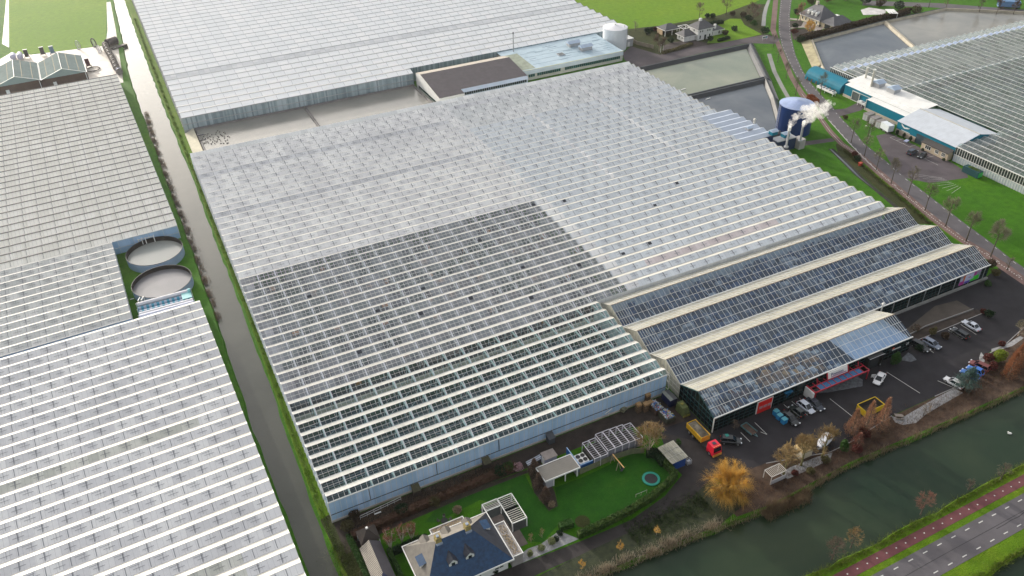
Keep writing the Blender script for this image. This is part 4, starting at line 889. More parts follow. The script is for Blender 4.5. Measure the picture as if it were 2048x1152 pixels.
# ---------------- left basins behind the big greenhouse
def ring(mb, poly, zt, zi, w1, w2, w3, zo=0, m=0, mi=None):
    """dike round a water polygon: inner slope, crest, outer slope"""
    a = sum(poly[i][0]*poly[(i+1) % len(poly)][1]-poly[(i+1) % len(poly)][0]*poly[i][1] for i in range(len(poly)))
    if a < 0: poly = poly[::-1]
    n = len(poly)
    def off(d):
        out = []
        for i in range(n):
            p0, p, p2 = Vector(poly[i-1]), Vector(poly[i]), Vector(poly[(i+1) % n]); d1 = (p-p0).normalized(); d2 = (p2-p).normalized()
            n1, n2 = Vector((d1.y, -d1.x)), Vector((d2.y, -d2.x)); k = 1+n1.dot(n2); out.append(p+(n1+n2)*(d/max(k, .3)))
        return out
    A, B, C_, D = off(0), off(w1), off(w1+w2), off(w1+w2+w3)
    for i in range(n):
        j = (i+1) % n
        mb.poly([(*B[i], zt), (*B[j], zt), (*A[j], zi), (*A[i], zi)], m if mi is None else mi)
        mb.poly([(*C_[i], zt), (*C_[j], zt), (*B[j], zt), (*B[i], zt)], m); mb.poly([(*D[i], zo), (*D[j], zo), (*C_[j], zt), (*C_[i], zt)], m)
FOIL = mat('grey_basin_foil', (.16, .15, .15), .6, .25, .3, 3); FOILB = mat('black_basin_foil', (.022, .026, .034), .45, .35, .3, 3)
CDIKE = mat('pale_dike', (.42, .38, .30), .85, .2, .3, 2)
for nm, xa, xb, lab in (('a', 18.2, 59.3, 'left basin'), ('b', 61.2, 106.0, 'right basin')):
    t = thing('water_basin', {'a': 'rainwater basin with a flock of ducks behind the big greenhouse', 'b': 'rainwater basin without ducks beside the dark roofed building'}[nm], 'basin', ((xa+xb)/2, 299, 0))
    pl = [(xa, 284.3), (xb, 284.3), (xb, 313.2), (xa, 313.2)]
    mb = MB(); ring(mb, pl, 1.6, .6, .5, .35, .5); mb.build('dike', FOIL, t)
    mb = MB(); mb.sheet([(xa-.3, 284.0), (xb+.3, 284.0), (xb+.3, 313.5), (xa-.3, 313.5)], 1.0); mb.build('water_surface', WBAS, t)
    if nm == 'a':
        mb = MB(); mb.poly([(16.9, 283.5, 1.63), (16.9, 314.2, 1.63), (13.4, 314.2, .05), (13.4, 283.5, .05)]); mb.build('outer_slope', mat('cream_slope', (.58, .54, .42), .9, .12, .3, 2), t)
        mb = MB()
        for y in (306, 301): mb.beam((17.0, y, 1.7), (19.5, y, 1.7), .35, .35)
        mb.build('inlet_pipe', DARKJ, t)
# ---------------- dark roofed packing building and the pale blue office wing
pk = thing('packing_building', 'low building with a dark bitumen roof and a white wall beside the basin', 'building', (128, 300, 0))
X0, X1 = 108.2, 149.2
mb = MB(); mb.poly([(X0, 287.6, 4.5), (X0, 291.2, 5.0), (X0, 308.0, 7.6), (X0, 313.6, 6.4), (X0, 313.6, 0), (X0, 287.6, 0)][::1]); mb.poly([(X0, 287.6, 0), (119, 287.6, 0), (119, 287.6, 4.5), (X0, 287.6, 4.5)]); mb.poly([(119, 287.6, 0), (119, 291.0, 0), (119, 291.0, 5.0), (119, 287.6, 4.5)])
mb.poly([(X1, 290.6, 0), (X1, 313.6, 0), (X1, 313.6, 6.4), (X1, 308.0, 7.6), (X1, 290.6, 5.0)]); mb.build('wall', WHITEW, pk)
mb = MB(); mb.poly([(X0, 287.6, 4.52), (119, 287.6, 4.52), (119, 290.9, 5.02), (X0, 290.9, 5.02)]); mb.poly([(X0, 290.9, 5.02), (X1, 290.9, 5.02), (X1, 308, 7.62), (X0, 308, 7.62)]); mb.build('roof', stripemat('dark_bitumen_roof', (.085, .075, .085), (.12, .108, .118), .45, 0, .2, .8), pk)
mb = MB(); mb.poly([(X0, 308, 7.63), (X1, 308, 7.63), (X1, 313.7, 6.42), (X0, 313.7, 6.42)]); mb.build('rear_roof', mat('beige_roof_felt', (.40, .36, .31), .8, .12, .3, 2), pk)
mb = MB(); mb.poly([(119, 290.3, 3.7), (X1, 290.3, 3.7), (X1, 290.8, 5.12), (119, 290.8, 5.12)]); mb.box(119, X1, 290.6, 290.9, 0, 3.7); mb.build('fascia', mat('pale_blue_fascia', (.52, .60, .74), .4, .06, .4, 2), pk)
mb = MB()
for i in range(30): mb.box(119.4+i*.98, 119.4+i*.98+.8, 290.5, 290.62, 2.5, 3.65)
mb.build('window_band', WINGL, pk)
mb = MB(); mb.box(X0-.08, X0, 292, 311, 1.0, 1.9); mb.build('side_window', mat('greenish_glass', (.03, .07, .07), .15, .2, .5, 2), pk)
of = thing('office_wing', 'long pale blue flat roofed wing with a window band below the white tank', 'building', (175, 306, 0))
BROOF = mat('pale_blue_sheet_roof', (.40, .53, .62), .45, .10, .25, 2, base2=(.46, .58, .66))
mb = MB(); mb.box(149.4, 200.6, 297.5, 321.0, 0, 4.4); mb.build('wall', mat('cream_wall', (.50, .50, .47), .7, .1, .4, 2), of)
mb = MB(); mb.poly([(149.4, 297.5, 4.41), (200.6, 297.5, 4.41), (200.6, 321, 5.6), (149.4, 321, 5.6)]); mb.build('roof', BROOF, of)
mb = MB(); mb.poly([(149.5, 298.5, 4.5), (157, 298.5, 4.5), (157, 316, 5.4), (149.5, 316, 5.4)]); mb.build('mossy_roof_panel', mat('mossy_roof', (.30, .34, .27), .8, .2, .4, 2), of)
mb = MB(); mb.box(149.4, 200.7, 297.3, 297.49, 2.6, 4.5); mb.box(200.61, 200.8, 297.3, 321, 2.6, 4.5); mb.build('fascia', mat('white_blue_fascia', (.60, .67, .76), .4, .06, .4, 2), of)
mb = MB(); mb.box(149.4, 200.7, 297.28, 297.5, 4.5, 4.58); mb.build('edge_trim', flat('yellowish_trim', (.62, .60, .30), .5), of)
mb = MB(); xs = [150+i*1.05 for i in range(47)]
for i, x in enumerate(xs):
    if i in (2, 6, 18, 19): continue
    mb.box(x, x+.86, 297.35, 297.49, 1.3, 2.5)
mb.build('window_band', mat('teal_window', (.02, .10, .10), .12, .4, .4, 3), of)
mb = MB(); r = random.Random(2)
for i in range(26):
    x = r.uniform(158, 198); y = r.uniform(299, 318); z = 4.42+(y-297.5)/23.5*1.19; mb.beam((x, y, z+.02), (x+r.uniform(2, 5), y, z+.02), .18, .06)
for y in (302, 306, 310, 314): z = 4.42+(y-297.5)/23.5*1.19; mb.beam((157.5, y, z), (200, y, z), .14, .06)
mb.build('roof_seams', flat('seam_blue', (.30, .40, .48), .5), of)
def rooftop_unit(label, x, y, z, sx, sy, sz, group=None, m1=None, rt=None):
    t = thing('rooftop_unit', label, 'rooftop unit', (x, y, z), 0, group)
    mb = MB(); mb.box(x-sx/2, x+sx/2, y-sy/2, y+sy/2, z, z+sz*.65); mb.build('housing', m1 or ALUG, t)
    mb = MB(); mb.poly([(x-sx*.6, y-sy*.6, z+sz*.66), (x+sx*.6, y-sy*.6, z+sz*.66), (x+sx*.6, y, z+sz), (x-sx*.6, y, z+sz)]); mb.poly([(x-sx*.6, y, z+sz), (x+sx*.6, y, z+sz), (x+sx*.6, y+sy*.6, z+sz*.66), (x-sx*.6, y+sy*.6, z+sz*.66)])
    for s in (-1, 1): mb.poly([(x+s*sx*.6, y-sy*.6, z+sz*.66), (x+s*sx*.6, y, z+sz), (x+s*sx*.6, y+sy*.6, z+sz*.66)][::s])
    mb.build('hood', rt or mat('pale_blue_metal', (.42, .52, .66), .4, .1, .5, 2), t); return t
rooftop_unit('pale blue roof ventilator on the office wing, the one nearer the white tank', 186.5, 306.5, 4.8, 5.2, 3.2, 2.6)
rooftop_unit('pale blue roof ventilator on the office wing, set further back', 184, 313.2, 5.1, 5.2, 3.2, 2.4)
t = thing('skylight', 'small dark skylight in the pale blue office roof', 'skylight', (174, 306.5, 4.9)); mb = MB(); mb.box(172.4, 175.4, 305, 308, 4.85, 5.12); mb.build('frame', ALUG, t); mb = MB(); mb.box(172.6, 175.2, 305.2, 307.8, 5.12, 5.16); mb.build('pane', WINGL, t)
t = thing('chimney_pipe', 'thin dark topped flue standing on the edge of the office roof', 'flue', (153.6, 318.6, 5)); mb = MB(); mb.cyl(156.6, 318.6, 4.9, 13.4, .25, 8); mb.build('pipe', ALUG, t); mb = MB(); mb.cyl(156.6, 318.6, 13.4, 14.2, .28, 8); mb.build('tip', DARKJ, t)
# ---------------- white heat tank
tk = thing('storage_tank', 'tall white round storage tank beside the office wing', 'tank', (206.3, 313.6, 0))
mb = MB(); mb.lathe(206.3, 313.4, [(5.6, 0), (5.6, 9.6), (5.72, 9.65), (5.72, 9.85)], 48); mb.build('shell', mat('white_tank_sheet', (.70, .74, .78), .35, .06, .3, 1.5), tk, smooth=False)
mb = MB(); mb.lathe(206.3, 313.4, [(5.72, 9.85), (.4, 10.9), (.001, 10.95)], 48); mb.build('roof', mat('white_tank_roof', (.72, .72, .76), .35, .05, .3, 1.5), tk)
mb = MB(); mb.cyl(206.3, 313.4, 10.9, 11.4, .4, 10); mb.cyl(209.5, 310.5, 10.2, 11.0, .2, 8); mb.build('roof_vent', ALU, tk)
mb = MB(); mb.beam((211.5, 310.8, 0), (211.5, 310.8, 10), .1); mb.beam((212, 311.4, 0), (212, 311.4, 10), .1); mb.build('ladder', ALUG, tk)
t = thing('plant_room', 'small grey plant room beside the white tank', 'shed', (212.6, 314, 0)); mb = MB(); mb.box(211.6, 215.4, 311.5, 316, 0, 3.6); mb.build('wall', ALUG, t); mb = MB(); mb.box(211.4, 215.6, 311.3, 316.2, 3.6, 3.8); mb.build('roof', WHITET, t); mb = MB(); mb.box(212.4, 213.6, 311.4, 311.5, .2, 2.3); mb.build('door', WHITEW, t)
# ---------------- basin right of the big greenhouse: two ponds behind a long dike
def pond(label, pl, zt, zi, zw, wm, dm, w=(1.2, .6, 1.5), name='water_basin'):
    c = (sum(p[0] for p in pl)/len(pl), sum(p[1] for p in pl)/len(pl), 0); t = thing(name, label, 'basin', c)
    mb = MB(); ring(mb, pl, zt, zi, *w); mb.build('dike', dm, t)
    mb = MB(); mb.sheet(pl, zw); mb.build('water_surface', wm, t); return t
tp = pond('greenish pond with dark banks below the white villa', [(194.6, 249.3), (238.4, 249.3), (257.6, 281.6), (194.6, 281.2)], 1.5, -.2, 0.25, watermat('green_pond_water', (.20, .24, .18), .10, .25, 1.2, (.28, .29, .22)), FOILB, (2.0, .7, 1.8))
tq = pond('darker pond ending beside the blue tank', [(194.6, 205), (206, 204), (211.5, 208.5), (227.4, 231), (237.2, 247.0), (194.6, 247.0)], 1.52, -.2, .25, WBAS2, FOILB, (1.2, .6, 1.5))
mb = MB(); mb.poly([(239.6, 248.6, 1.56), (259.9, 283.0, 1.56), (262.4, 282.4, .3), (242.2, 247.6, .3)]); mb.poly([(239.6, 248.6, 1.57), (242.2, 247.6, .31), (229.9, 228.4, .31), (228.6, 230.4, 1.57)]); mb.build('concrete_slope', mat('grey_dike_face', (.27, .26, .26), .85, .15, .4, 2), tp)
for px, nm in (((1370, 716), 'white float lying on the greenish pond'), ((1568, 792), 'white float lying on the darker pond')):
    x, y = g(1024+px[0]/4, px[1]/4, .3); t = MB(); t.beam((x-1.2, y, .3), (x+1.4, y+.3, .3), .35, .3); tag(t.build('float', WHITET), nm, 'float')
pr1 = pond('upper right pond beside the hedge, the nearer of the two', [(271.6, 247.2), (265.6, 238.0), (318.0, 238.0), (337.6, 276.0), (290.4, 273.0)], 1.3, -.2, .3, WBAS2, CDIKE, (.8, .5, 1.2))
pr2 = pond('upper right pond beside the side road, the farther of the two', [(320.8, 238.0), (420, 238), (420, 242.5), (380.5, 275.5), (340.6, 276.2)], 1.3, -.2, .3, WBAS, CDIKE, (.8, .5, 1.0))
mb = MB(); mb.poly([(270.2, 248.0, 1.35), (289.2, 274.6, 1.35), (285.5, 276.4, .1), (264.6, 246.2, .1)]); mb.build('outer_slope', mat('straw_slope', (.36, .32, .20), .9, .25, .5, 2), pr1)
mb = MB(); mb.beam((290, 274.1, .95), (338, 277.3, .95), .7, .9); mb.beam((338, 277.3, .95), (381, 277.0, .95), .6, .9); mb.build('concrete_edge', mat('dark_edge', (.06, .07, .075), .8, .2, .4, 3), pr1)
# ---------------- blue tank, boiler house and steam
bt = thing('storage_tank', 'dark blue round heat tank behind the steaming chimneys', 'tank', (215, 204.5, 0))
mb = MB(); mb.lathe(215.2, 204.6, [(6.2, 0), (6.2, 10.4), (6.3, 10.45), (6.3, 10.6)], 48); mb.build('shell', stripemat('dark_blue_tank_sheet', (.006, .030, .13), (.010, .042, .16), 1.2, 0, .06, .4), bt)
mb = MB(); mb.lathe(215.2, 204.6, [(6.3, 10.6), (.3, 12.0), (.001, 12.0)], 40); mb.build('roof', mat('pale_blue_tank_roof', (.30, .38, .60), .35, .15, .4, 1.2), bt)
mb = MB(); mb.beam((209.0, 206.9, 0), (209.0, 206.9, 11), .12); mb.beam((209.0, 206.2, 0), (209.0, 206.2, 11), .12)
for i in range(12): mb.beam((209, 206.2, i*.9), (209, 206.9, i*.9), .06)
mb.build('ladder', ALUG, bt)
bh = thing('boiler_house', 'metal roofed blue boiler house at the right edge of the big greenhouse', 'boiler house', (197, 200, 0))
mb = MB()
for i in range(7):
    y = YR0+PM*(24+i); mb.poly([(183.5, y-PM/2, ZG+.12), (197.0, y-PM/2, ZG+.12), (197.0, y, ZG+RI+.12), (183.5, y, ZG+RI+.12)]); mb.poly([(183.5, y, ZG+RI+.12), (197.0, y, ZG+RI+.12), (197.0, y+PM/2, ZG+.12), (183.5, y+PM/2, ZG+.12)])
mb.build('roof', mat('blue_white_sheet_roof', (.50, .56, .66), .4, .08, .3, 2), bh)
mb = MB(); mb.box(192.3, 196.9, YR0+PM*23.5, YR0+PM*30.5, 0, ZG+.05); mb.box(192.4, 205.5, 192.8, 196.2, 0, 4.2); mb.build('wall', NAVY, bh)
mb = MB(); mb.box(196.9, 205.6, 192.7, 196.3, 4.2, 4.5); mb.build('edge_roof', ALUG, bh)
mb = MB(); mb.box(206, 208.6, 191.2, 194.6, 0, 3.6); mb.build('annex', mat('beige_annex', (.40, .38, .37), .7, .1, .4, 2), bh)
rooftop_unit('small blue roof unit beside the left steaming chimney', 196.5, 195.2, 6.6, 2.4, 2.0, 1.9, m1=TEAL)
rooftop_unit('small blue roof unit beside the right steaming chimney', 202, 194.8, 4.6, 2.4, 2.0, 1.9, m1=TEAL)
rooftop_unit('grey roof box on the boiler house roof', 191.5, 202, 6.7, 2.0, 1.6, 1.3)
CH = []
for lab, px, pz in (('left steaming steel chimney on the boiler house roof', (1572, 295), 6.5), ('right steaming steel chimney beside the blue tank', (1600, 283), 4.4)):
    x, y = g(*px, pz); t = thing('chimney', lab, 'chimney', (x, y, pz)); mb = MB(); mb.cyl(x, y, pz, pz+7.2, .38, 12); mb.build('flue', ALUG, t); mb = MB(); mb.cyl(x, y, pz+6.2, pz+7.6, .55, 12); mb.build('collar', ALU, t); mb = MB(); mb.cyl(x, y, pz, pz+.5, .8, 12); mb.build('base', ALUG, t); CH.append((x, y, pz+7.6))
t = thing('vent_stack', 'short pale vent on the boiler house roof edge', 'vent', (188, 221, 6)); x, y = g(1509, 244, 7); mb = MB(); mb.cyl(x, y, 6.5, 8.0, .35, 8); mb.build('pipe', CREAMN, t); mb = MB(); mb.cyl(x, y, 8.0, 8.4, .5, 8, 0, .2); mb.build('cap', CREAMN, t)
# ---------------- teal buildings in front of the right greenhouse
tn = thing('round_tank', 'long teal half round tunnel hall at the end of the right greenhouse', 'tunnel', (260, 231.5, 0))
mb = MB(); n = 14; ya, yb = 222.0, 241.5; prev = None
for i in range(n+1):
    a = PI*i/n; p = (259.6-4.3*math.cos(a), 4.6*math.sin(a)**.8 if 0 < i < n else 0)
    if prev: mb.poly([(prev[0], ya, prev[1]), (prev[0], yb, prev[1]), (p[0], yb, p[1]), (p[0], ya, p[1])][::-1])
    prev = p
mb.poly([(259.6-4.3*math.cos(PI*i/n), ya, 4.6*math.sin(PI*i/n)**.8 if 0 < i < n else 0) for i in range(n+1)][::-1]); mb.poly([(259.6-4.3*math.cos(PI*i/n), yb, 4.6*math.sin(PI*i/n)**.8 if 0 < i < n else 0) for i in range(n+1)])
mb.build('shell', TEAL, tn)
mb = MB()
for i in range(7): mb.beam((254.9, 224+i*2.6, 0), (254.9, 224+i*2.6, 1.3), .35, .35); mb.beam((254.2, 224+i*2.6, .1), (254.9, 224+i*2.6, 1.0), .15)
mb.build('support', mat('rusty_support', (.16, .10, .07), .9, .2, .5, 4), tn)
ta = thing('industrial_building', 'teal machine building with a stepped white roof and tall vents', 'building', (262, 213, 0))
mb = MB(); mb.poly([(255.5, 219.9, 1.0), (255.5, 206.4, 1.0), (255.5, 206.4, 4.7), (255.5, 219.9, 4.7)]); mb.poly([(255.5, 220, 0), (255.5, 220, 4.7), (259.5, 220, 5.2), (267.2, 222, 5.6), (267.2, 222, 0)]); mb.build('wall', TEAL, ta)
WROOF = stripemat('white_sheet_roof', (.74, .74, .72), (.80, .80, .78), 1.6, 1, .06, .45)
mb = MB(); mb.poly([(255.4, 186, 4.72), (255.4, 220, 4.72), (258.2, 220, 5.1), (258.2, 186, 5.1)][::-1]); mb.poly([(258.2, 186, 5.3), (258.2, 221.6, 5.3), (267.4, 221.6, 6.2), (267.4, 186, 6.2)][::-1]); mb.poly([(258.2, 186, 5.1), (258.2, 221.6, 5.1), (258.2, 221.6, 5.3), (258.2, 186, 5.3)][::-1]); mb.build('roof', WROOF, ta)
mb = MB(); mb.box(255.35, 255.6, 186, 220, 0, 1.0); mb.build('plinth', mat('pinkish_plinth', (.48, .40, .34), .8, .1, .4, 2), ta)
mb = MB(); mb.box(255.3, 255.48, 211.8, 215.4, .2, 3.6); mb.build('louvre', mat('dark_louvre', (.10, .12, .13), .5, .2, .5, 4), ta)
mb = MB()
for z in (.2, 3.7): mb.beam((255.25, 211.7, z), (255.25, 215.5, z), .16)
for y in (211.7, 215.5): mb.beam((255.25, y, .2), (255.25, y, 3.7), .16)
mb.beam((255.2, 206.8, 3.9), (255.2, 215.5, 3.9), .15); mb.build('louvre_frame', ALU, ta)
for lab, x, y in (('tall white stack on the teal building, beside the first roof unit', 261.0, 212.2), ('shorter white stack at the far edge of the teal building', 265.0, 219.0)):
    t = thing('vent_stack', lab, 'stack', (x, y, 5.6)); mb = MB(); mb.cyl(x, y, 5.4, 12.0 if x < 263 else 10.0, .42, 12); mb.build('pipe', CREAMN, t); mb = MB(); mb.cyl(x, y, (12.0 if x < 263 else 10.0), (12.5 if x < 263 else 10.4), .5, 12); mb.build('cap', ALU, t)
rooftop_unit('grey blue roof unit on the teal building, beside the tall white stack', 263.2, 210.8, 5.7, 3.4, 3.6, 2.6)
rooftop_unit('grey blue roof unit on the teal building, nearer the eagle hall', 263.6, 203.6, 5.7, 3.4, 3.6, 2.6)
tb = thing('industrial_building', 'long teal shed with a white roof behind the row of grey containers', 'building', (254, 196, 0))
mb = MB(); mb.poly([(252.5, 205.6, 1.0), (252.5, 186.2, 1.0), (252.5, 186.2, 4.2), (252.5, 205.6, 4.2)]); mb.poly([(252.5, 205.6, 0), (252.5, 205.6, 4.2), (255.4, 205.6, 4.6), (255.4, 205.6, 0)]); mb.build('wall', TEAL, tb)
mb = MB(); mb.poly([(252.4, 186.2, 4.22), (252.4, 205.7, 4.22), (255.5, 205.7, 4.6), (255.5, 186.2, 4.6)][::-1]); mb.build('roof', WROOF, tb)
mb = MB(); mb.box(252.35, 252.6, 186.2, 205.6, 0, 1.0); mb.build('plinth', MATS['pinkish_plinth'], tb)
mb = MB(); mb.beam((252.35, 205.6, 0), (252.35, 205.6, 4.3), .25); mb.build('corner_trim', ALU, tb)
tc_ = thing('industrial_building', 'teal hall with a grey gabled roof, white eagle mark and offices facing the forecourt', 'building', (256, 172, 0))
mb = MB(); Y0, Y1 = 160.0, 184.9; XF, XB = 246.2, 267.3
mb.poly([(XF, Y1, 1.9), (XF, Y0, 1.9), (XF, Y0, 4.8), (XF, Y1, 4.8)]); mb.poly([(XF, Y0, 0), (XB, Y0, 0), (XB, Y0, 4.8), (256.6, Y0, 7.2), (XF, Y0, 4.8)]); mb.poly([(XF, Y1, 0), (XF, Y1, 4.8), (256.6, Y1, 7.2), (XB, Y1, 4.8), (XB, Y1, 0)]); mb.build('wall', TEAL, tc_)
GROOF = stripemat('pale_grey_sheet_roof', (.48, .52, .58), (.53, .57, .63), 1.0, 1, .1, .4)
mb = MB(); mb.poly([(XF-.4, Y0-.2, 4.75), (256.6, Y0-.2, 7.25), (256.6, Y1+.2, 7.25), (XF-.4, Y1+.2, 4.75)]); mb.poly([(256.6, Y0-.2, 7.25), (XB+.3, Y0-.2, 4.75), (XB+.3, Y1+.2, 4.75), (256.6, Y1+.2, 7.25)]); mb.build('roof', GROOF, tc_)
mb = MB(); mb.beam((256.6, Y0-.2, 7.3), (256.6, Y1+.2, 7.3), .4, .12); mb.build('ridge_cap', CREAMN, tc_)
mb = MB(); mb.box(XF-.05, XF+.1, 176.2, Y1, 0, 1.9); mb.build('plinth', MATS['pinkish_plinth'], tc_)
mb = MB(); mb.box(XF-.12, XF, 171.6, 176.0, 0, 3.5); mb.build('roller_door', mat('dark_blue_door', (.04, .065, .085), .4, .2, .5, 4), tc_)
mb = MB(); mb.box(243.8, 246.2, 160.4, 171.4, 0, 2.7); mb.build('office_wall', mat('sand_brick_wall', (.46, .38, .28), .8, .12, .4, 3), tc_)
mb = MB(); mb.poly([(243.5, 160.2, 2.72), (246.25, 160.2, 3.5), (246.25, 171.6, 3.5), (243.5, 171.6, 2.72)]); mb.poly([(243.5, 160.2, 2.5), (243.5, 171.6, 2.5), (243.5, 171.6, 2.72), (243.5, 160.2, 2.72)][::-1]); mb.build('office_roof', mat('dark_office_roof', (.06, .055, .055), .8, .2, .4, 3), tc_)
for y in (168.6, 164.9, 162.2): window(tc_, 'w', (243.8, y, 1.55), 2.4 if y > 168 else 1.5, 1.4, nx=3)
mb = MB(); e = [(-1.9, 1.5), (-1.55, .55), (-.75, -.15), (-.1, -.45), (.35, -.2), (1.0, -.05), (1.7, .35), (1.95, .75), (1.2, .55), (.5, .6), (.15, .35), (-.15, .25), (-.6, .5), (-1.15, .9)]
vs = [(XF-.10, 181.3-u, 3.35+v*.75) for u, v in e]; n = len(vs); mb.add(vs+[(XF-.02, y, z) for _, y, z in vs], [tuple(range(n))[::1], tuple(range(n, 2*n))[::-1]]+[(i, (i+1) % n, n+(i+1) % n, n+i) for i in range(n)]); mb.build('eagle_mark', WHITET, tc_)
mb = MB()
for i in range(9): mb.box(XF-.10, XF-.02, 182.6-i*.42-.3, 182.6-i*.42, 2.05, 2.3)
mb.build('lettering', WHITET, tc_)
# ---------------- white villa
v1 = thing('villa', 'white two storey villa with grey hipped roofs, double garage and a low side wing', 'house', (248, 304, 0))
mb = MB(); mb.box(245.6, 253.9, 302.2, 308.9, 0, 5.3); mb.box(239.0, 245.5, 304.0, 309.5, 0, 2.6); mb.box(254.0, 261.8, 304.4, 310, 0, 2.6); mb.build('wall', WHITEW, v1)
mb = MB(); hip(mb, 244.8, 254.7, 301.4, 309.8, 5.32, 8.3, 3.6); hip(mb, 238.3, 245.6, 303.2, 310.2, 2.62, 5.0, 2.5); hip(mb, 253.8, 262.5, 303.6, 310.8, 2.62, 4.3, 3.0); mb.build('roof', SLATEG, v1)
mb = MB()
for x0, x1, y0, y1, z in ((244.8, 254.7, 301.4, 309.8, 5.3), (238.3, 245.6, 303.2, 310.2, 2.6), (253.8, 262.5, 303.6, 310.8, 2.6)):
    mb.box(x0, x1, y0, y0+.25, z-.3, z+.02); mb.box(x0, x0+.25, y0+.25, y1, z-.3, z+.02); mb.box(x1-.25, x1, y0+.25, y1, z-.3, z+.02)
mb.build('eaves', WHITET, v1)
mb = MB(); mb.box(248.2, 249.4, 305.2, 306.2, 7.6, 9.2); mb.box(257.0, 258.0, 304.8, 305.7, 2.9, 5.2); mb.build('chimney', WHITEW, v1)
for x in (246.8, 248.0, 251.0, 252.2): window(v1, 's', (x, 302.2, 4.2), .75, 1.0)
for x in (246.9, 252.4): window(v1, 's', (x, 302.2, 1.5), .9, 1.8)
for x in (240.9, 243.6):
    mb = MB(); mb.box(x-1.05, x+1.05, 303.9, 304.0, 0, 2.0); mb.build('garage_door', WHITET, v1)
mb = MB(); mb.box(249.3, 250.3, 302.08, 302.2, 0, 2.3); mb.build('front_door', WINGL, v1)
for y in (305.5, 307.8): window(v1, 'w', (239.0, y, 1.5), .9, 1.1)
window(v1, 'w', (245.6, 305.5, 4.2), .9, 1.1)
for x in (255.6, 259.8): window(v1, 's', (x, 304.4, 1.3), .9, 1.7)
pv = thing('garden_pavilion', 'open garden pavilion with a grey tiled roof beside the white villa', 'pavilion', (240.5, 318, 0))
mb = MB(); hip(mb, 235.6, 244.6, 314.6, 321.8, 2.9, 4.9, 3.4); mb.build('roof', SLATEG, pv)
mb = MB()
for x0, x1, y0, y1 in ((235.6, 244.6, 314.6, 314.85), (235.6, 235.85, 314.85, 321.8), (244.35, 244.6, 314.85, 321.8)): mb.box(x0, x1, y0, y1, 2.6, 2.9)
mb.build('eaves', WHITET, pv)
mb = MB()
for x in (236, 240, 244.2):
    for y in (315, 321.4): mb.box(x-.12, x+.12, y-.12, y+.12, 0, 2.7)
mb.build('post', WHITET, pv); mb = MB(); mb.box(236.2, 244, 318.5, 321.3, 0, 2.6); mb.build('back_room', mat('dark_timber', (.06, .05, .04), .8, .2, .5, 4), pv); mb = MB(); mb.box(235.8, 236.0, 317, 321.4, 0, 2.6); mb.build('side_panel', mat('ochre_panel', (.45, .33, .20), .8, .1, .5, 3), pv)
pg = MB()
for x in (245.5, 250.5): pg.beam((x, 313.6, 2.5), (x, 318.4, 2.5), .25)
for y in (313.6, 318.4): pg.beam((245.5, y, 2.5), (250.5, y, 2.5), .25)
for x in (247, 249): pg.beam((x, 313.6, 2.5), (x, 318.4, 2.5), .12)
for x in (245.5, 250.5):
    for y in (313.6, 318.4): pg.beam((x, y, 0), (x, y, 2.5), .2)
tag(pg.build('pergola', WHITET), 'white garden pergola between pavilion and villa', 'pergola')
# ---------------- slate roofed villa at the top right
v2 = thing('villa', 'cream villa with a steep slate roof and white dormers beside the curving road', 'house', (313, 294, 0))
mb = MB(); mb.box(308.6, 319.4, 289.4, 302.8, 0, 3.0); mb.box(309.4, 320.6, 280.6, 289.3, 0, 2.4); mb.build('wall', mat('cream_render', (.62, .55, .40), .8, .06, .4, 3), v2)
VSL = mat('grey_slate', (.10, .10, .115), .6, .15, .5, 5)
mb = MB(); hip(mb, 308.0, 320.2, 288.8, 303.4, 3.0, 8.2, 5.0, 'y'); hip(mb, 308.6, 321.6, 279.8, 289.4, 2.45, 5.6, 3.8, 'x'); mb.build('roof', VSL, v2)
mb = MB(); mb.box(313.4, 314.6, 297.4, 298.6, 7.4, 9.4); mb.build('chimney', mat('pale_chimney', (.55, .52, .44), .8, .1, .5, 3), v2)
for y in (293.0, 295.6, 298.2):
    mb = MB(); mb.box(309.0, 311.2, y-.55, y+.55, 4.0, 5.4); hip(mb, 308.8, 312.4, y-.75, y+.75, 5.4, 6.1, .6); mb.build('dormer', WHITET, v2)
mb = MB(); mb.box(308.0, 321.6, 279.7, 279.95, 2.2, 2.45); mb.box(307.9, 308.1, 288.8, 303.4, 2.75, 3.0); mb.build('eaves', WHITET, v2)
for y in (291.2, 293.6, 296, 298.4, 300.8): window(v2, 'w', (308.6, y, 1.5), .9, 1.5)
mb = MB(); mb.box(309.3, 309.42, 283, 286.5, .1, 2.1); mb.build('garage_door', WINGL, v2); window(v2, 's', (314.5, 280.6, 1.3), 1.2, .9)
mb = MB(); mb.box(320.2, 324.2, 288.6, 294.0, 2.3, 2.5)
for x in (320.5, 324):
    for y in (288.8, 293.7): mb.box(x-.1, x+.1, y-.1, y+.1, 0, 2.3)
mb.build('veranda', WHITET, v2)
gz = thing('garden_canopy', 'white flat garden canopy above the dark hedge by the pond', 'canopy', (349, 282.5, 0))
mb = MB(); mb.poly([(349.1, 286.8, 3.0), (352.8, 284.6, 3.0), (349.2, 278.4, 3.0), (345.5, 280.6, 3.0)]); mb.poly([(349.1, 286.8, 2.8), (345.5, 280.6, 2.8), (349.2, 278.4, 2.8), (352.8, 284.6, 2.8)]); mb.build('roof', WHITET, gz)
mb = MB()
for x, y in ((349.1, 286.4), (352.4, 284.5), (349.2, 278.8), (345.9, 280.7)): mb.beam((x, y, 0), (x, y, 2.9), .2)
mb.build('post', WHITET, gz)
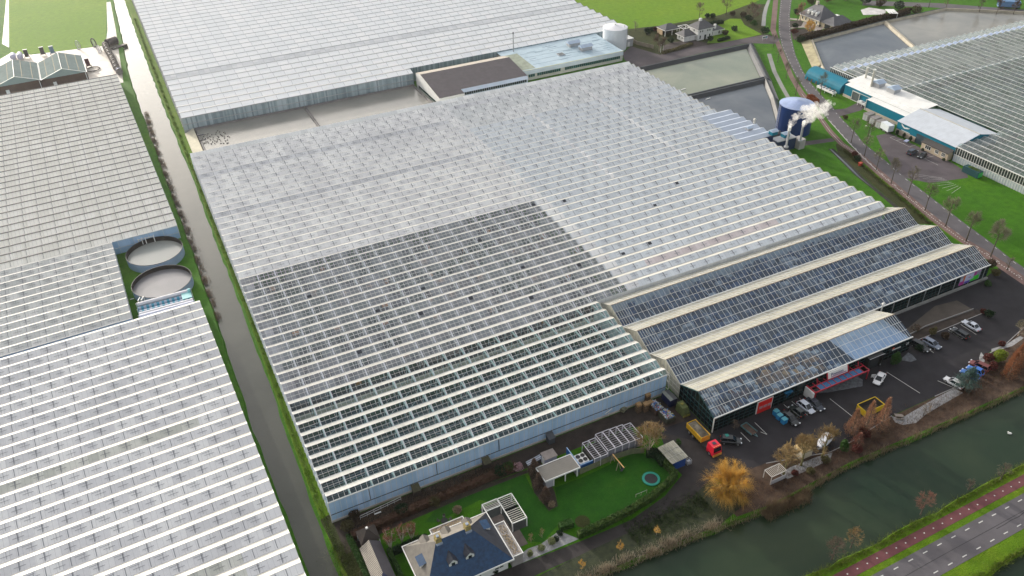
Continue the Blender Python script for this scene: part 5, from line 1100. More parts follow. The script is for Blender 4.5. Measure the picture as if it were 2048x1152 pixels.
# ---------------- grey sheds at the far left
for lab, xo in (('pale green gabled shed, the one nearer the canal', 0), ('pale green gabled shed, the one at the left edge', -18.35)):
    t = thing('gabled_shed', lab, 'shed', (-25.1+xo, 402, 0), 0)
    ct = Vector((-25.1+xo, 402)); ca, sa = math.cos(LROT), math.sin(LROT)
    def q(u, v, z): return (ct.x+u*ca-v*sa, ct.y+u*sa+v*ca, z)
    hw, hd = 9.1, 11.8; mb = MB()
    mb.poly([q(-hw, -hd, 0), q(hw, -hd, 0), q(hw, -hd, 5), q(-hw, -hd, 5)]); mb.build('brick_wall', mat('brown_brick', (.10, .06, .045), .9, .2, .5, 6), t)
    mb = MB(); mb.poly([q(-hw, -hd-.03, 5), q(hw, -hd-.03, 5), q(0, -hd-.03, 8.2)]); mb.build('gable', mat('pale_green_sheet', (.26, .34, .33), .6, .08, .4, 2), t)
    mb = MB(); mb.poly([q(-hw, hd, 0), q(-hw, hd, 5), q(0, hd, 8.2), q(hw, hd, 5), q(hw, hd, 0)]); mb.poly([q(hw, -hd, 0), q(hw, hd, 0), q(hw, hd, 5), q(hw, -hd, 5)]); mb.poly([q(-hw, -hd, 0), q(-hw, -hd, 5), q(-hw, hd, 5), q(-hw, hd, 0)]); mb.build('wall', MATS['brown_brick'], t)
    mb = MB(); mb.poly([q(-hw, -hd-.3, 5.02), q(0, -hd-.3, 8.24), q(0, hd+.3, 8.24), q(-hw, hd+.3, 5.02)][::-1]); mb.poly([q(0, -hd-.3, 8.24), q(hw, -hd-.3, 5.02), q(hw, hd+.3, 5.02), q(0, hd+.3, 8.24)][::-1]); mb.build('roof', mat('pale_green_roof', (.17, .22, .22), .9, .10, .3, 2, spec=.05), t)
    mb = MB()
    for s in (-1, 1): mb.beam(q(s*hw, -hd-.33, 5.06), q(0, -hd-.33, 8.28), .25, .12); mb.beam(q(s*hw, -hd-.3, 5.06), q(s*hw, hd+.3, 5.06), .35, .15)
    mb.beam(q(0, -hd-.3, 8.3), q(0, hd+.3, 8.3), .2, .1); mb.build('trim', WHITET, t)
    mb = MB()
    for f in (.3, .7):
        for s in (-1, 1): mb.beam(q(s*hw*f, -hd, 8.24-3.22*f+.03), q(s*hw*f, hd, 8.24-3.22*f+.03), .28, .04)
    mb.build('roof_light_strip', flat('ochre_rooflight', (.22, .20, .13), .8), t)
    mb = MB(); mb.box(ct.x+hw-.3, ct.x+hw-.1, 390.2, 390.4, 0, 5); mb.box(ct.x-4.5, ct.x-3.2, 389.5, 390.0, 0, 3.2); mb.build('downpipe', WHITET, t)
# ---------------- round open water tanks between the left greenhouses
for lab, c in (('open round water tank, the rear one with white inlet pipes', (-7.2, 227.4)), ('open round water tank, the front one beside the rolled blue screens', (-7.3, 209.9))):
    t = thing('round_water_tank', lab, 'tank', (*c, 0)); R_ = 7.95
    mb = MB(); mb.lathe(*c, [(R_, 0), (R_, 2.55)], 56); mb.build('shell', mat('blue_corrugated_shell', (.34, .42, .56), .45, .12, .3, 2), t)
    mb = MB(); mb.lathe(*c, [(R_-.05, 2.6), (R_-.12, .3)], 56); mb.build('liner', mat('dark_brown_liner', (.035, .027, .022), .8, .3, .4, 3), t)
    mb = MB(); mb.lathe(*c, [(R_+.04, 2.52), (R_+.04, 2.64), (R_-.1, 2.64), (R_-.1, 2.52)], 56); mb.build('rim', flat('black_rim', (.02, .02, .022), .6), t)
    mb = MB(); mb.poly([(c[0]+(R_-.1)*math.cos(2*PI*i/56), c[1]+(R_-.1)*math.sin(2*PI*i/56), 1.15 if c[1] > 220 else 1.3) for i in range(56)]); mb.build('water_surface', watermat('tank_water', (.36, .38, .36), .12, .5, 2.0, (.42, .43, .40)) if c[1] > 220 else watermat('rippled_tank_water', (.21, .21, .225), .16, .8, 2.6, (.28, .275, .29)), t)
    mb = MB()
    if c[1] > 220:
        for i in range(4): x = -10.8+i*1.0+(1.4 if i == 3 else 0); y = 235.0-.1*i; mb.tube([(x, y+1.2, .4), (x, y+1.2, 3.3), (x, y-.4, 3.3), (x, y-.4, 1.6)], .13, 8)
        mb.tube([(-11, 235.3, 3.0), (-6.4, 235.3, 3.0)], .12, 8)
    else:
        for i in range(2): x = -14.2+i*.9; mb.tube([(x, 202.4, .2), (x, 202.4, 3.0), (x+.6, 203.8, 3.0), (x+.6, 203.8, 1.4)], .13, 8)
        mb.tube([(-16.2, 206, 1.8), (-15.2, 206, 1.8)], .1, 8)
    mb.build('inlet_pipe', WHITET, t)
# rolled white and blue screens
rs = thing('screen_roll_rack', 'row of rolled white and blue screens beside the front round tank', 'screen rolls', (-6, 197, 0))
rsm = stripemat('blue_white_screen', (.03, .22, .34), (.34, .38, .48), 1.3, 0, .5, .5)
for y, z, m in ((200.6, 2.9, 0), (199.0, 2.1, 1), (197.4, 1.9, 1), (196.0, 2.7, 0), (194.6, 2.5, 2)):
    mb = MB(); mb.tube([(-14.6, y, z), (-.9, y, z)], .95 if m else .6, 12); mb.build('screen_roll', (mat('white_screen', (.66, .66, .70), .5, .08, .3, 2), rsm, mat('lavender_screen', (.50, .52, .64), .5, .1, .3, 2))[m], rs)
mb = MB(); mb.tube([(-1.6, 200.4, 3.1), (-.9, 200.4, 3.1)], .75, 10); mb.box(-3.4, -.9, 197.2, 200.6, 2.9, 3.1); mb.build('roll_cap', flat('pale_teal_cap', (.22, .52, .55), .5), rs)
mb = MB()
for x in (-14.8, -.7):
    for y in (195, 198, 200.8): mb.beam((x, y, 0), (x, y, 3.3), .14)
mb.build('rack_frame', ALU, rs)
# ================================================================== TREES AND PLANTS
BARK = mat('grey_bark', (.11, .09, .07), .9, .3, 2, 9)
BARKP = mat('pale_bark', (.34, .28, .22), .9, .3, 2, 9)
BARKW = mat('white_birch_bark', (.62, .56, .48), .8, .2, 2, 9)
TWIGG = foliage('greyish_twigs', (.16, .145, .10), (.24, .215, .14), trans=.1)
TWIGB = foliage('brown_twigs', (.12, .085, .065), (.20, .14, .10), trans=.1)
TWIGO = foliage('ochre_twigs', (.24, .16, .07), (.36, .25, .11), trans=.15)
TWIGR = foliage('reddish_twigs', (.26, .11, .085), (.36, .17, .12), trans=.15)
TWIGW = foliage('golden_willow_twigs', (.54, .31, .06), (.74, .45, .10), trans=.25)
TWIGC = foliage('rust_cypress_twigs', (.34, .18, .11), (.50, .29, .18), trans=.15)
TWIGC2 = foliage('orange_cypress_twigs', (.32, .13, .06), (.44, .21, .11), trans=.15)
LEAFD = foliage('dark_evergreen', (.012, .035, .014), (.025, .055, .02))
LEAFG = foliage('mid_green_leaves', (.03, .085, .015), (.06, .13, .025))
LEAFY = foliage('yellow_green_leaves', (.16, .24, .015), (.27, .33, .03))
LEAFL = foliage('laurel_leaves', (.03, .075, .014), (.10, .16, .035))
LEAFB = foliage('blue_cedar_needles', (.07, .14, .13), (.13, .22, .20))
LEAFBR = foliage('brown_hedge_leaves', (.055, .035, .022), (.10, .065, .04))
LEAFGR = foliage('variegated_leaves', (.20, .24, .10), (.32, .34, .17))
LEAFR = foliage('dark_red_shrub', (.10, .025, .022), (.16, .05, .04))
LEAFO = foliage('olive_shrub', (.09, .08, .03), (.15, .13, .06))
FLOWP = foliage('pale_pink_blossom', (.48, .30, .32), (.60, .42, .44))
REED = foliage('dry_reed', (.25, .19, .12), (.38, .30, .20), trans=.15)
def rdir(r, zmin=-1):
    while True:
        v = Vector((r.uniform(-1, 1), r.uniform(-1, 1), r.uniform(zmin, 1)))
        if .05 < v.length < 1: return v.normalized()
def twig(mb, p, q, w0, m=0):
    d = (q-p)
    if d.length < 1e-4: return
    a = d.cross(Vector((.3, .5, .8))).normalized()*w0
    mb.add([p-a, p+a, q+a*.35, q-a*.35], [(0, 1, 2, 3)], m)
def leafquad(mb, p, s, r, m=0):
    n = rdir(r); a = n.cross(rdir(r)).normalized()*s; b = n.cross(a).normalized()*s*r.uniform(.5, 1)
    mb.add([p-a, p-b*.7, p+a, p+b], [(0, 1, 2, 3)], m)
def bare_tree(root, h, th, cr, cz, seed, bark, twm, ntw=900, nl=14, tr=.16, up=.55, tw=.028, trunk_only_to=None, droop=0, lean=0, shape=1.0):
    """winter tree: trunk, limbs growing out of it, and a crown of fine twigs; th = clear trunk, cr / cz = crown radii"""
    r = random.Random(seed); tk, cw = MB(), MB(); top = Vector((lean, 0, h*.82)); c0 = h-cz
    tk.tube([(0, 0, 0), (lean*.2, 0, th*.5), (lean*.5, 0, th), (lean*.8, .05, h*.65), top], [tr*1.25, tr, tr*.85, tr*.5, tr*.15], 7)
    tk.build('trunk', bark, root, local=True)
    tips = []
    for i in range(nl):
        t = r.uniform(0, 1)**.8; z0 = th+(h*.78-th)*t; p0 = Vector((lean*z0/h, 0, z0)); ang = 2.4*i+r.uniform(-.5, .5)
        reach = cr*(1-.45*t)*r.uniform(.6, .95); z1 = min(h*.98, z0+reach*up*r.uniform(.7, 1.5)+cz*.15)
        p2 = Vector((math.cos(ang)*reach, math.sin(ang)*reach, z1)); pm = p0.lerp(p2, .5)+Vector((0, 0, -.12*reach))
        cw.tube([p0, pm, p2], [tr*.42*(1-t*.5), tr*.25*(1-t*.5), tr*.07], 5, 1, cap=False); tips.append((p0, pm, p2))
        for _ in range(5):
            a = pm.lerp(p2, r.random()); dd = rdir(r, -.2); b = a+dd*cr*.4*r.uniform(.5, 1)+Vector((0, 0, .15*cr)); cw.tube([a, b], [tr*.13, tr*.04], 4, 1, cap=False); tips.append((a, a.lerp(b, .5), b))
    for _ in range(ntw):
        p0, pm, p2 = r.choice(tips); t = r.uniform(.25, 1); a = pm.lerp(p2, t) if r.random() < .75 else p0.lerp(pm, t)
        out = Vector((a.x, a.y, (a.z-c0)*.8)); out = out.normalized() if out.length > .01 else Vector((0, 0, 1))
        d = (out*.9+rdir(r)*.75+Vector((0, 0, up*.5-droop))).normalized(); L = cr*r.uniform(.16, .42); b = a+d*L
        e = Vector((b.x/cr, b.y/cr, (b.z-c0)/cz))
        if e.length > 1.02*shape: b = Vector((e.x*cr, e.y*cr, e.z*cz))/e.length*r.uniform(.9, 1.03)*shape+Vector((0, 0, c0))
        twig(cw, a, b, tw)
        if r.random() < .5: twig(cw, a.lerp(b, .5), b+rdir(r)*L*.45, tw*.75)
    cw.build('crown', [twm, bark], root, local=True)
def blob_crown(mb, r, c, rad, n, s, m=0, lumps=7, shell=.55):
    """leafy mass with an uneven outline: leaves gathered on lumps inside an ellipsoid"""
    cs = [(Vector((0, 0, 0)), .72)]+[(rdir(r)*r.uniform(.35, .62), r.uniform(.32, .5)) for _ in range(lumps)]
    for _ in range(n):
        o, k = r.choice(cs) if r.random() > .35 else cs[0]
        p = o+rdir(r)*k*r.uniform(shell, 1.0)**.5
        p = Vector((c[0]+p.x*rad[0], c[1]+p.y*rad[1], max(c[2]+p.z*rad[2], .03)))
        leafquad(mb, p, s*r.uniform(.6, 1.3), r, m)
def shrub(name, label, cat, x, y, rad, mt, seed, n=420, s=.16, z=None, group=None, trunk=None, core=None):
    r = random.Random(seed); t = thing(name, label, cat, (x, y, 0), 0, group); mb = MB()
    zc = rad[2]*.92 if z is None else z
    blob_crown(mb, r, (0, 0, zc), rad, n, s)
    mb.build('foliage', mt, t, local=True)
    st = MB()
    for i in range(5):
        a = 2*PI*i/5; st.tube([(0, 0, 0), (math.cos(a)*rad[0]*.3, math.sin(a)*rad[1]*.3, zc*.6), (math.cos(a)*rad[0]*.55, math.sin(a)*rad[1]*.55, zc)], [.05, .035, .015], 4)
    st.build('stem', BARK, t, local=True); return t
def hedge(name, label, pts, wd, ht, mt, seed, dens=26, s=.13, cat='hedge', core=None, ragged=.12):
    """clipped hedge along a path: a leafy box with loose leaves over its faces"""
    r = random.Random(seed); t = thing(name, label, cat, (*pts[0], 0)); mb = MB(); lf = MB()
    for (x0, y0), (x1, y1) in zip(pts[:-1], pts[1:]):
        L = math.hypot(x1-x0, y1-y0); a = math.atan2(y1-y0, x1-x0); mb.cbox(((x0+x1)/2, (y0+y1)/2, ht*.47), (L+wd*.5, wd*.8, ht*.94), a)
        nx, ny = -math.sin(a), math.cos(a)
        for _ in range(int(dens*L*(ht+wd))):
            u = r.random(); f = r.random()
            if f < .4: off, z = r.uniform(-.5, .5)*wd, ht*r.uniform(.93, 1+ragged)
            else: off, z = (r.choice((-.5, .5))*wd*r.uniform(.8, 1.1)), ht*r.uniform(.05, 1)
            leafquad(lf, Vector((x0+(x1-x0)*u+nx*off, y0+(y1-y0)*u+ny*off, z)), s*r.uniform(.6, 1.4), r)
    lf.build('leaves', mt, t); mb.build('inner_branches', mt, t); return t
# ---- trees along the curving road (one winter tree, then copies each turned and sized)
def tproto(label, group, **kw):
    t = thing('bare_tree', label, 'tree', (0, 0, 0), 0, group); bare_tree(t, **kw); return t
GR = 'bare trees along the curving road'
road_pos = [((1546, 95), 'bare roadside tree farthest up the curving road, beside the bright ditch'), ((1555, 125), 'second bare roadside tree from the top of the cycle path'), ((1572, 157), 'third bare roadside tree from the top of the cycle path'),
    ((1591, 190), 'bare roadside tree just above the copper clipped hedge'), ((1640, 190), 'bare tree on the right road edge opposite the copper hedge'), ((1702, 285), 'bare tree by the green lawn beside the lamp post'), ((1728.5, 312), 'bare tree between the round bush and the road, nearest the blue tank'),
    ((1732, 287), 'small bare tree at the forecourt corner with the lamp post behind it'), ((1752, 340.5), 'bare tree by the forecourt entrance'), ((1782, 367), 'bare tree on the grass island beside the parking bays'), ((1815, 392), 'bare tree across the road from the parking bay corner'), ((1850, 420.5), 'bare roadside tree facing the start of the big right lawn'),
    ((1891, 452), 'bare pale green roadside tree, first of four in front of the right lawn'), ((1932, 482), 'bare pale green roadside tree, second of four in front of the right lawn'), ((1981, 513), 'bare pale green roadside tree, nearest the end of the glass hall')]
protA = tproto('bare tree', GR, h=9.2, th=3.0, cr=2.3, cz=3.4, seed=11, bark=BARK, twm=TWIGG, ntw=620, tr=.15, tw=.028)
protB = tproto('bare tree', GR, h=11.0, th=4.2, cr=2.9, cz=3.8, seed=12, bark=BARK, twm=foliage('lichen_twigs', (.19, .185, .12), (.30, .28, .18), trans=.15), ntw=1300, tr=.18, tw=.03)
r = random.Random(77); usedA = usedB = False
for i, (px, lab) in enumerate(road_pos):
    x, y = g(*px); big = i >= 12; rz = r.uniform(0, 6.28); sc = r.uniform(.9, 1.12)*(.8 if i < 4 else 1)
    src = protB if big else protA
    first = (big and not usedB) or (not big and not usedA)
    if first:
        t = src; t.location = (x, y, 0); t.rotation_euler = (0, 0, rz); t['label'] = lab
        if big: usedB = True
        else: usedA = True
    else: t = dup(src, (x, y, 0), rz, lab)
    t.scale = (sc, sc, sc*r.uniform(.92, 1.08))
def tree(label, px, h, cr, cz, th, bark, twm, seed, name='bare_tree', cat='tree', group=None, z=0, xy=None, **kw):
    x, y = xy or g(*px); t = thing(name, label, cat, (x, y, 0), random.Random(seed).uniform(0, 6), group); bare_tree(t, h=h, th=th, cr=cr, cz=cz, seed=seed, bark=bark, twm=twm, **kw); return t
tree('sparse small bare tree at the road junction right of the hall', (2014, 540), 4.5, 1.5, 1.6, .8, BARK, TWIGG, 31, ntw=260)
# far trees
tree('bare tree standing behind the white villa chimney', (1398, 40), 9, 3.0, 3.6, 2, BARK, TWIGB, 41, ntw=520)
tree('large bare tree in the pasture hedge right of the white villa', (1452, 30), 12, 3.8, 4.8, 2.6, BARK, TWIGB, 42, ntw=650)
tree('round grey brown bare tree in front of the white villa pavilion', (1318, 103), 8.5, 3.4, 3.6, 1.2, BARKP, TWIGB, 43, ntw=1500, tw=.05)
tree('brown bare tree thicket beside the bright ditch', (1506, 40), 8.5, 4.2, 3.6, 1.2, BARK, TWIGB, 44, ntw=1100, tw=.05)
tree('small bare shrub tree at the pasture edge by the white tank', (1271, 62), 5, 1.8, 2.0, .6, BARK, TWIGG, 45, ntw=260)
for i, (px, lab) in enumerate((((1594, 43), 'left one of two reddish bare trees at the slate villa drive'), ((1600, 42), 'right one of two reddish bare trees at the slate villa drive'))): tree(lab, px, 9.5, 2.3, 4.2, 1.5, BARK, TWIGR, 46+i, ntw=620, group='reddish bare trees at the villa drive')
tree('small orange willow over the villa hedge', (1617, 72), 7.0, 3.0, 3.4, 1.0, BARK, TWIGW, 48, ntw=1300, droop=.5, tw=.045, name='willow_tree')
for i, (px, lab) in enumerate((((1857, 15), 'bare tree at the corner of the upper right pond, leftmost of the row'), ((1891, 20), 'bare tree above the pond corner, second of the row'), ((1958, 25), 'bare tree above the far pond, third of the row'), ((1992, 30), 'dense bare tree beside the blue lorry roof'), ((2026, 30), 'dense bare tree at the right end of the pond row'))): tree(lab, px, 8.6, 2.6 if i > 2 else 1.9, 3.4, 2.0, BARK, TWIGB, 50+i, ntw=900 if i > 2 else 520, tw=.05, group='bare trees above the upper right ponds')
# trees along the wide canal
for px, h, cr, lab, tm in (((1841, 1029), 6.2, 2.2, 'bare pinkish tree on the cycle path verge, highest above the canal edge', TWIGR), ((1663, 1119), 5.6, 2.3, 'bare dark tree on the verge, the lower of the touching pair', TWIGB), ((1701, 1096), 5.4, 1.9, 'bare orange brown tree on the verge, the upper of the touching pair', TWIGO), ((2001, 959), 4.6, 1.5, 'thin greenish bare tree on the verge near the right edge', TWIGG), ((1937, 979), 3.0, 1.1, 'small pale bare sapling on the canal verge', TWIGG)):
    tree(lab, px, h, cr, h*.42, h*.12, BARK, tm, int(px[0]), ntw=int(420*cr/2), tw=.026, nl=16, up=.8)
# golden willow
wx, wy = 84.9, 79.0
wt = thing('willow_tree', 'big golden orange willow at the canal bank beside the lane', 'tree', (wx, wy, 0)); r = random.Random(9); tk, cw = MB(), MB()
tk.tube([(0, 0, 0), (.1, 0, 1.5), (0, .1, 2.6)], [.5, .42, .4], 8); limbs = []
for i in range(26):
    a = 2.4*i; e = r.uniform(.15, 1.0); d = Vector((math.cos(a)*(1-e*.7), math.sin(a)*(1-e*.7), e)).normalized(); L = r.uniform(3.0, 5.2)
    p0 = Vector((0, 0, 2.2)); p1 = p0+d*L*.5+Vector((0, 0, .3)); p2 = p0+d*L+Vector((0, 0, .2)); cw.tube([p0, p1, p2], [.16, .09, .03], 5, 1, cap=False); limbs.append((p0, p1, p2, d))
for _ in range(8200):
    p0, p1, p2, d = r.choice(limbs); a = p1.lerp(p2, r.random()) if r.random() < .7 else p0.lerp(p1, r.random())
    dd = (d*.8+rdir(r)*.65+Vector((0, 0, .1))).normalized(); L = r.uniform(1.1, 2.8); m1 = a+dd*L*.6; b = a+dd*L+Vector((0, 0, -.5*L*r.uniform(.2, 1.0)))
    b.z = max(b.z, .3); twig(cw, a, m1, .022); twig(cw, m1, b, .018)
tk.build('trunk', BARK, wt, local=True); cw.build('crown', [TWIGW, BARKP], wt, local=True)
# round ochre trees by the gravel bank
for i, (px, h, lab) in enumerate((((1567, 949), 6.6, 'round ochre bare tree over the slatted shelter, leftmost of three'), ((1602, 931), 7.2, 'round ochre bare tree in front of the beige box, middle of three'), ((1643.5, 916), 7.8, 'round ochre bare tree in front of the white boat, rightmost of three'))):
    tree(lab, px, h*1.12, 3.2, 3.6, 2.1, mat('mossy_bark', (.16, .15, .06), .9, .3, 2, 9), TWIGO, 60+i, ntw=1700, nl=18, up=.9, tw=.022, tr=.22, group='round ochre trees on the canal bank')
tree('fan shaped ochre bare tree between the shade frames and the waste skips', (1297, 911), 8.6, 4.0, 4.2, .7, BARKP, TWIGO, 66, ntw=2600, nl=22, up=1.0, tw=.024, tr=.22)
for i, (px, lab) in enumerate((((782, 1098), 'white stemmed birch with red twigs, leftmost of three beside the dark shed'), ((804, 1084), 'white stemmed birch with red twigs, middle of three beside the dark shed'), ((824, 1079), 'white stemmed birch with red twigs, rightmost of three beside the dark shed'))):
    x, y = g(*px); t = thing('birch_tree', lab, 'tree', (x, y, 0), 0, 'multi stemmed birches beside the dark shed'); r = random.Random(70+i); tk, cw = MB(), MB(); tips = []
    for k in range(8):
        a = 2*PI*k/8+r.uniform(-.3, .3); s = r.uniform(.5, 1.4); p1 = Vector((math.cos(a)*s*.5, math.sin(a)*s*.5, 1.6)); p2 = Vector((math.cos(a)*s, math.sin(a)*s, r.uniform(3.4, 4.6))); tk.tube([(0, 0, 0), p1, p2], [.10, .075, .03], 5); tips.append((p1, p2))
        for _ in range(3): q = p1.lerp(p2, r.random()); b = q+rdir(r, 0)*.9; tk.tube([q, b], [.04, .015], 4); tips.append((q, b))
    for _ in range(1300):
        p, q = r.choice(tips); a = p.lerp(q, r.uniform(.3, 1)); twig(cw, a, a+(rdir(r)*.7+Vector((0, 0, .9))).normalized()*r.uniform(.4, .95), .016)
    tk.build('trunk', BARKW, t, local=True); cw.build('crown', TWIGR, t, local=True)
# rust coloured cypresses
def cypress(label, x, y, h, rad, tm, seed, n=3000, name='cypress_tree', group=None):
    r = random.Random(seed); t = thing(name, label, 'tree', (x, y, 0), 0, group); tk, cw = MB(), MB(); tk.tube([(0, 0, 0), (0, 0, h*.5), (0, 0, h*.97)], [.22, .14, .03], 6)
    for i in range(60):
        z = h*(.12+.86*i/60); k = rad*(1-(z/h)**1.5)*r.uniform(.8, 1.1)+.12; a = 2.4*i; cw.tube([(0, 0, z), (math.cos(a)*k, math.sin(a)*k, z+k*.5)], [.05, .012], 4, 1, cap=False)
    for _ in range(n):
        z = h*(.10+.92*r.random()**1.15); a = r.uniform(0, 2*PI); k = (rad*(1-min(1, z/h)**1.7)+.15)*r.uniform(.15, 1)**.5*(.84+.22*math.sin(z*2.3+seed+2*a)*math.cos(3*a+z*1.1)); p = Vector((math.cos(a)*k, math.sin(a)*k, z)); twig(cw, p, p+(Vector((math.cos(a), math.sin(a), 1.1))+rdir(r)*.8).normalized()*r.uniform(.25, .55), .036)
    tk.build('trunk', BARK, t, local=True); cw.build('crown', [tm, BARK], t, local=True); return t
GC = 'rust brown cypresses by the yellow skip'
cypress('tall rust brown cypress right of the yellow skip', 125.6, 78.2, 9.2, 1.7, TWIGC, 81, group=GC); cypress('rust brown cypress in front of the yellow skip', 121.9, 79.0, 9.2, 1.9, TWIGC, 82, group=GC); cypress('rust brown cypress left of the yellow skip', 119.0, 80.0, 7.4, 1.9, TWIGC, 83, group=GC)
cypress('short reddish cypress on the bank below the yellow skip', 117.6, 76.9, 3.8, 1.5, TWIGR, 84, 1300)
for i in range(4): cypress(['orange cypress at the right edge, nearest the yellow green shrub', 'orange cypress second from the yellow green shrub', 'orange cypress third from the yellow green shrub', 'orange cypress farthest right along the bank'][i], 164.5+i*2.7, 76.6+i*.9, 7.6+.5*(i % 2), 1.9, TWIGC2, 86+i, 3000, group='orange cypresses along the right bank')
r = random.Random(91); t = thing('cedar_tree', 'blue green cedar beside the white parked car', 'tree', (152.3, 78.3, 0)); tk, cw = MB(), MB(); tk.tube([(0, 0, 0), (0, 0, 5.6)], [.25, .05], 7)
for i in range(90):
    z = 0.8+5.6*r.random()**.9; a = 2.4*i; k = 4.0*(1-(z/7.0)**1.4)*r.uniform(.65, 1.05); p0 = Vector((0, 0, z)); p1 = Vector((math.cos(a)*k, math.sin(a)*k, z+.1*k)); cw.tube([p0, p1], [.06, .015], 4, 1, cap=False)
    for _ in range(70):
        q = p0.lerp(p1, r.uniform(.25, 1))+Vector((r.uniform(-.5, .5), r.uniform(-.5, .5), r.uniform(-.12, .3))); twig(cw, q, q+(rdir(r)*.8+Vector((0, 0, .35))).normalized()*r.uniform(.2, .42), .04)
tk.build('trunk', BARK, t, local=True); cw.build('crown', [LEAFB, BARK], t, local=True)
# shrubs
shrub('shrub', 'bright yellow green round shrub on the bank by the red car', 'shrub', *g(1996, 722), (2.1, 2.1, 1.9), LEAFY, 101, 1700, .15)
shrub('clipped_bush', 'egg shaped dark green bush against the glass hall', 'bush', *g(1788, 730), (1.45, 1.45, 2.2), LEAFG, 102, 2400, .12)
shrub('conifer', 'dark green young conifer between the ochre trees and the cypresses', 'conifer', *g(1684, 905), (1.1, 1.1, 2.3), LEAFG, 103, 1300, .14)
for i, (px, rd, mt, lab) in enumerate((((1864, 668), 1.3, LEAFO, 'olive shrub in the planting strip beside the grey parked car'), ((1888, 676), 1.3, LEAFBR, 'dark low shrub beside the black parked car'), ((1976, 634), 1.5, LEAFD, 'dark flattened shrub at the corner beside the silver car'), ((1966, 627), 1.0, LEAFR, 'reddish small shrub beside the corner shrub'), ((1838, 700), 1.3, LEAFD, 'dark shrub on the grey gravel corner of the hall'),
    ((1990, 552), 1.6, LEAFO, 'olive brown shrub behind the far end of the glass hall'), ((1980, 535), 1.9, LEAFBR, 'large brown shrub at the far corner of the glass hall'), ((1974, 572), 1.2, LEAFG, 'low green shrub at the far end of the hall wall'), ((2003, 692), 1.0, LEAFR, 'dark red shrub behind the yellow green shrub'), ((1975, 722), 1.6, LEAFR, 'dark reddish low shrub beside the red car'), ((1984, 738), 1.5, LEAFR, 'dark red shrub on the bank below the red car'),
    ((1728, 873), 1.8, LEAFR, 'dark red shrub mass below the cypresses'), ((1712, 905), 1.5, LEAFR, 'dark red shrub on the bank right of the conifer'), ((1650, 925), 1.2, LEAFO, 'olive shrub on the bank under the right ochre tree'), ((1620, 948), 1.2, LEAFO, 'yellowish brown shrub on the bank under the middle ochre tree'), ((1590, 950), .9, LEAFR, 'small red shrub on the gravel under the ochre trees'),
    ((1708, 313), 1.5, LEAFR, 'reddish half of the round roadside bush'), ((1714, 322), 1.6, LEAFD, 'round dark green roadside bush by the cycle path'), ((1690, 238), 1.2, LEAFO, 'small olive bush beside the road opposite the blue tank'))):
    x, y = g(*px); shrub('shrub', lab, 'shrub', x, y, (rd, rd, rd*.8), mt, 110+i, int(420*rd), .17)
# garden
hedge('hedge', 'long clipped laurel hedge curving between garden lawn and lane', G([(1322, 922), (1336, 940), (1350, 955), (1335, 972), (1305, 998), (1262, 1025), (1210, 1052), (1158, 1075)]), 1.1, 1.7, LEAFL, 131, 60, .14)
hedge('hedge', 'dark green hedge from the tree down to the blue shed', G([(1296, 912), (1312, 912), (1325, 930)]), 1.6, 1.9, LEAFD, 132, 40, .16)
hedge('hedge', 'short clipped hedge block at the garden corner', G([(1122, 1057), (1142, 1050)]), 1.5, 1.3, LEAFG, 133, 60, .12)
hedge('hedge', 'tall green clipped hedge beside the dark tiled garden shed', [(13.6, 104.2), (14.1, 94)], 1.0, 1.5, LEAFG, 134, 60, .14)
hedge('hedge', 'green hedge between the dark shed and the slate roofed house', [(19.4, 97.5), (19.6, 90)], .8, 1.6, LEAFG, 135, 50, .14)
hedge('hedge', 'dark hedge left of the slate roofed house', [(20.4, 97.0), (26.8, 97.0)], 1.2, 1.5, LEAFD, 136, 50, .15)
hedge('hedge', 'long brown hedge between greenhouse wall and garden', [(14.0, 103.9), (24, 104.6), (34, 105.0), (45.5, 105.2), (50, 105.2)], 1.5, 1.5, foliage('bare_beech_twigs', (.10, .055, .035), (.16, .09, .06)), 137, 46, .14)
for i, (px, lab) in enumerate((((1068, 950), 'brown bare columnar tree at the top of the narrow bed'), ((1077, 975), 'brown bare columnar tree left of the grey roofed shed'), ((1091, 1000), 'brown bare columnar tree at the lawn end of the narrow bed'))):
    x, y = g(*px); cypress(lab, x, y, 4.6-.6*i, 1.25, foliage('brown_column_twigs', (.15, .10, .075), (.24, .165, .125), trans=.1), 141+i, 2200, 'columnar_tree', 'brown columnar trees in the narrow bed')
shrub('pampas_grass', 'pale tuft of dry grass at the tip of the narrow bed', 'grass tuft', *g(1103, 1012), (1.0, 1.0, .8), REED, 145, 500, .12)
for i, (px, rd, mt, lab, nm) in enumerate((((1000, 950), 1.7, LEAFD, 'dark broad evergreen shrub at the back of the left lawn', 'shrub'), ((1015, 942), 1.6, LEAFL, 'glossy evergreen shrub beside the pink blossom', 'shrub'), ((1035, 940), 1.3, FLOWP, 'small tree with pale pink blossom by the grey shed', 'blossom_tree'), ((935, 972), 1.0, LEAFY, 'small yellow leaved shrub beside the brown hedge', 'shrub'), ((805, 1028), 1.8, LEAFD, 'large dark green bush below the greenhouse wall', 'shrub'), ((870, 1010), 1.4, LEAFO, 'brownish bare shrub behind the patio furniture', 'shrub'), ((915, 1025), 1.2, REED, 'straw coloured dry grass clump behind the house', 'grass_clump'), ((695, 1060), 1.6, LEAFO, 'olive weedy bush at the canal corner', 'shrub'), ((712, 1035), 1.3, LEAFBR, 'brown bush at the corner of the greenhouse', 'shrub'))):
    x, y = g(*px); shrub(nm, lab, 'shrub', x, y, (rd*1.15, rd, rd*.85), mt, 150+i, int(520*rd), .15)
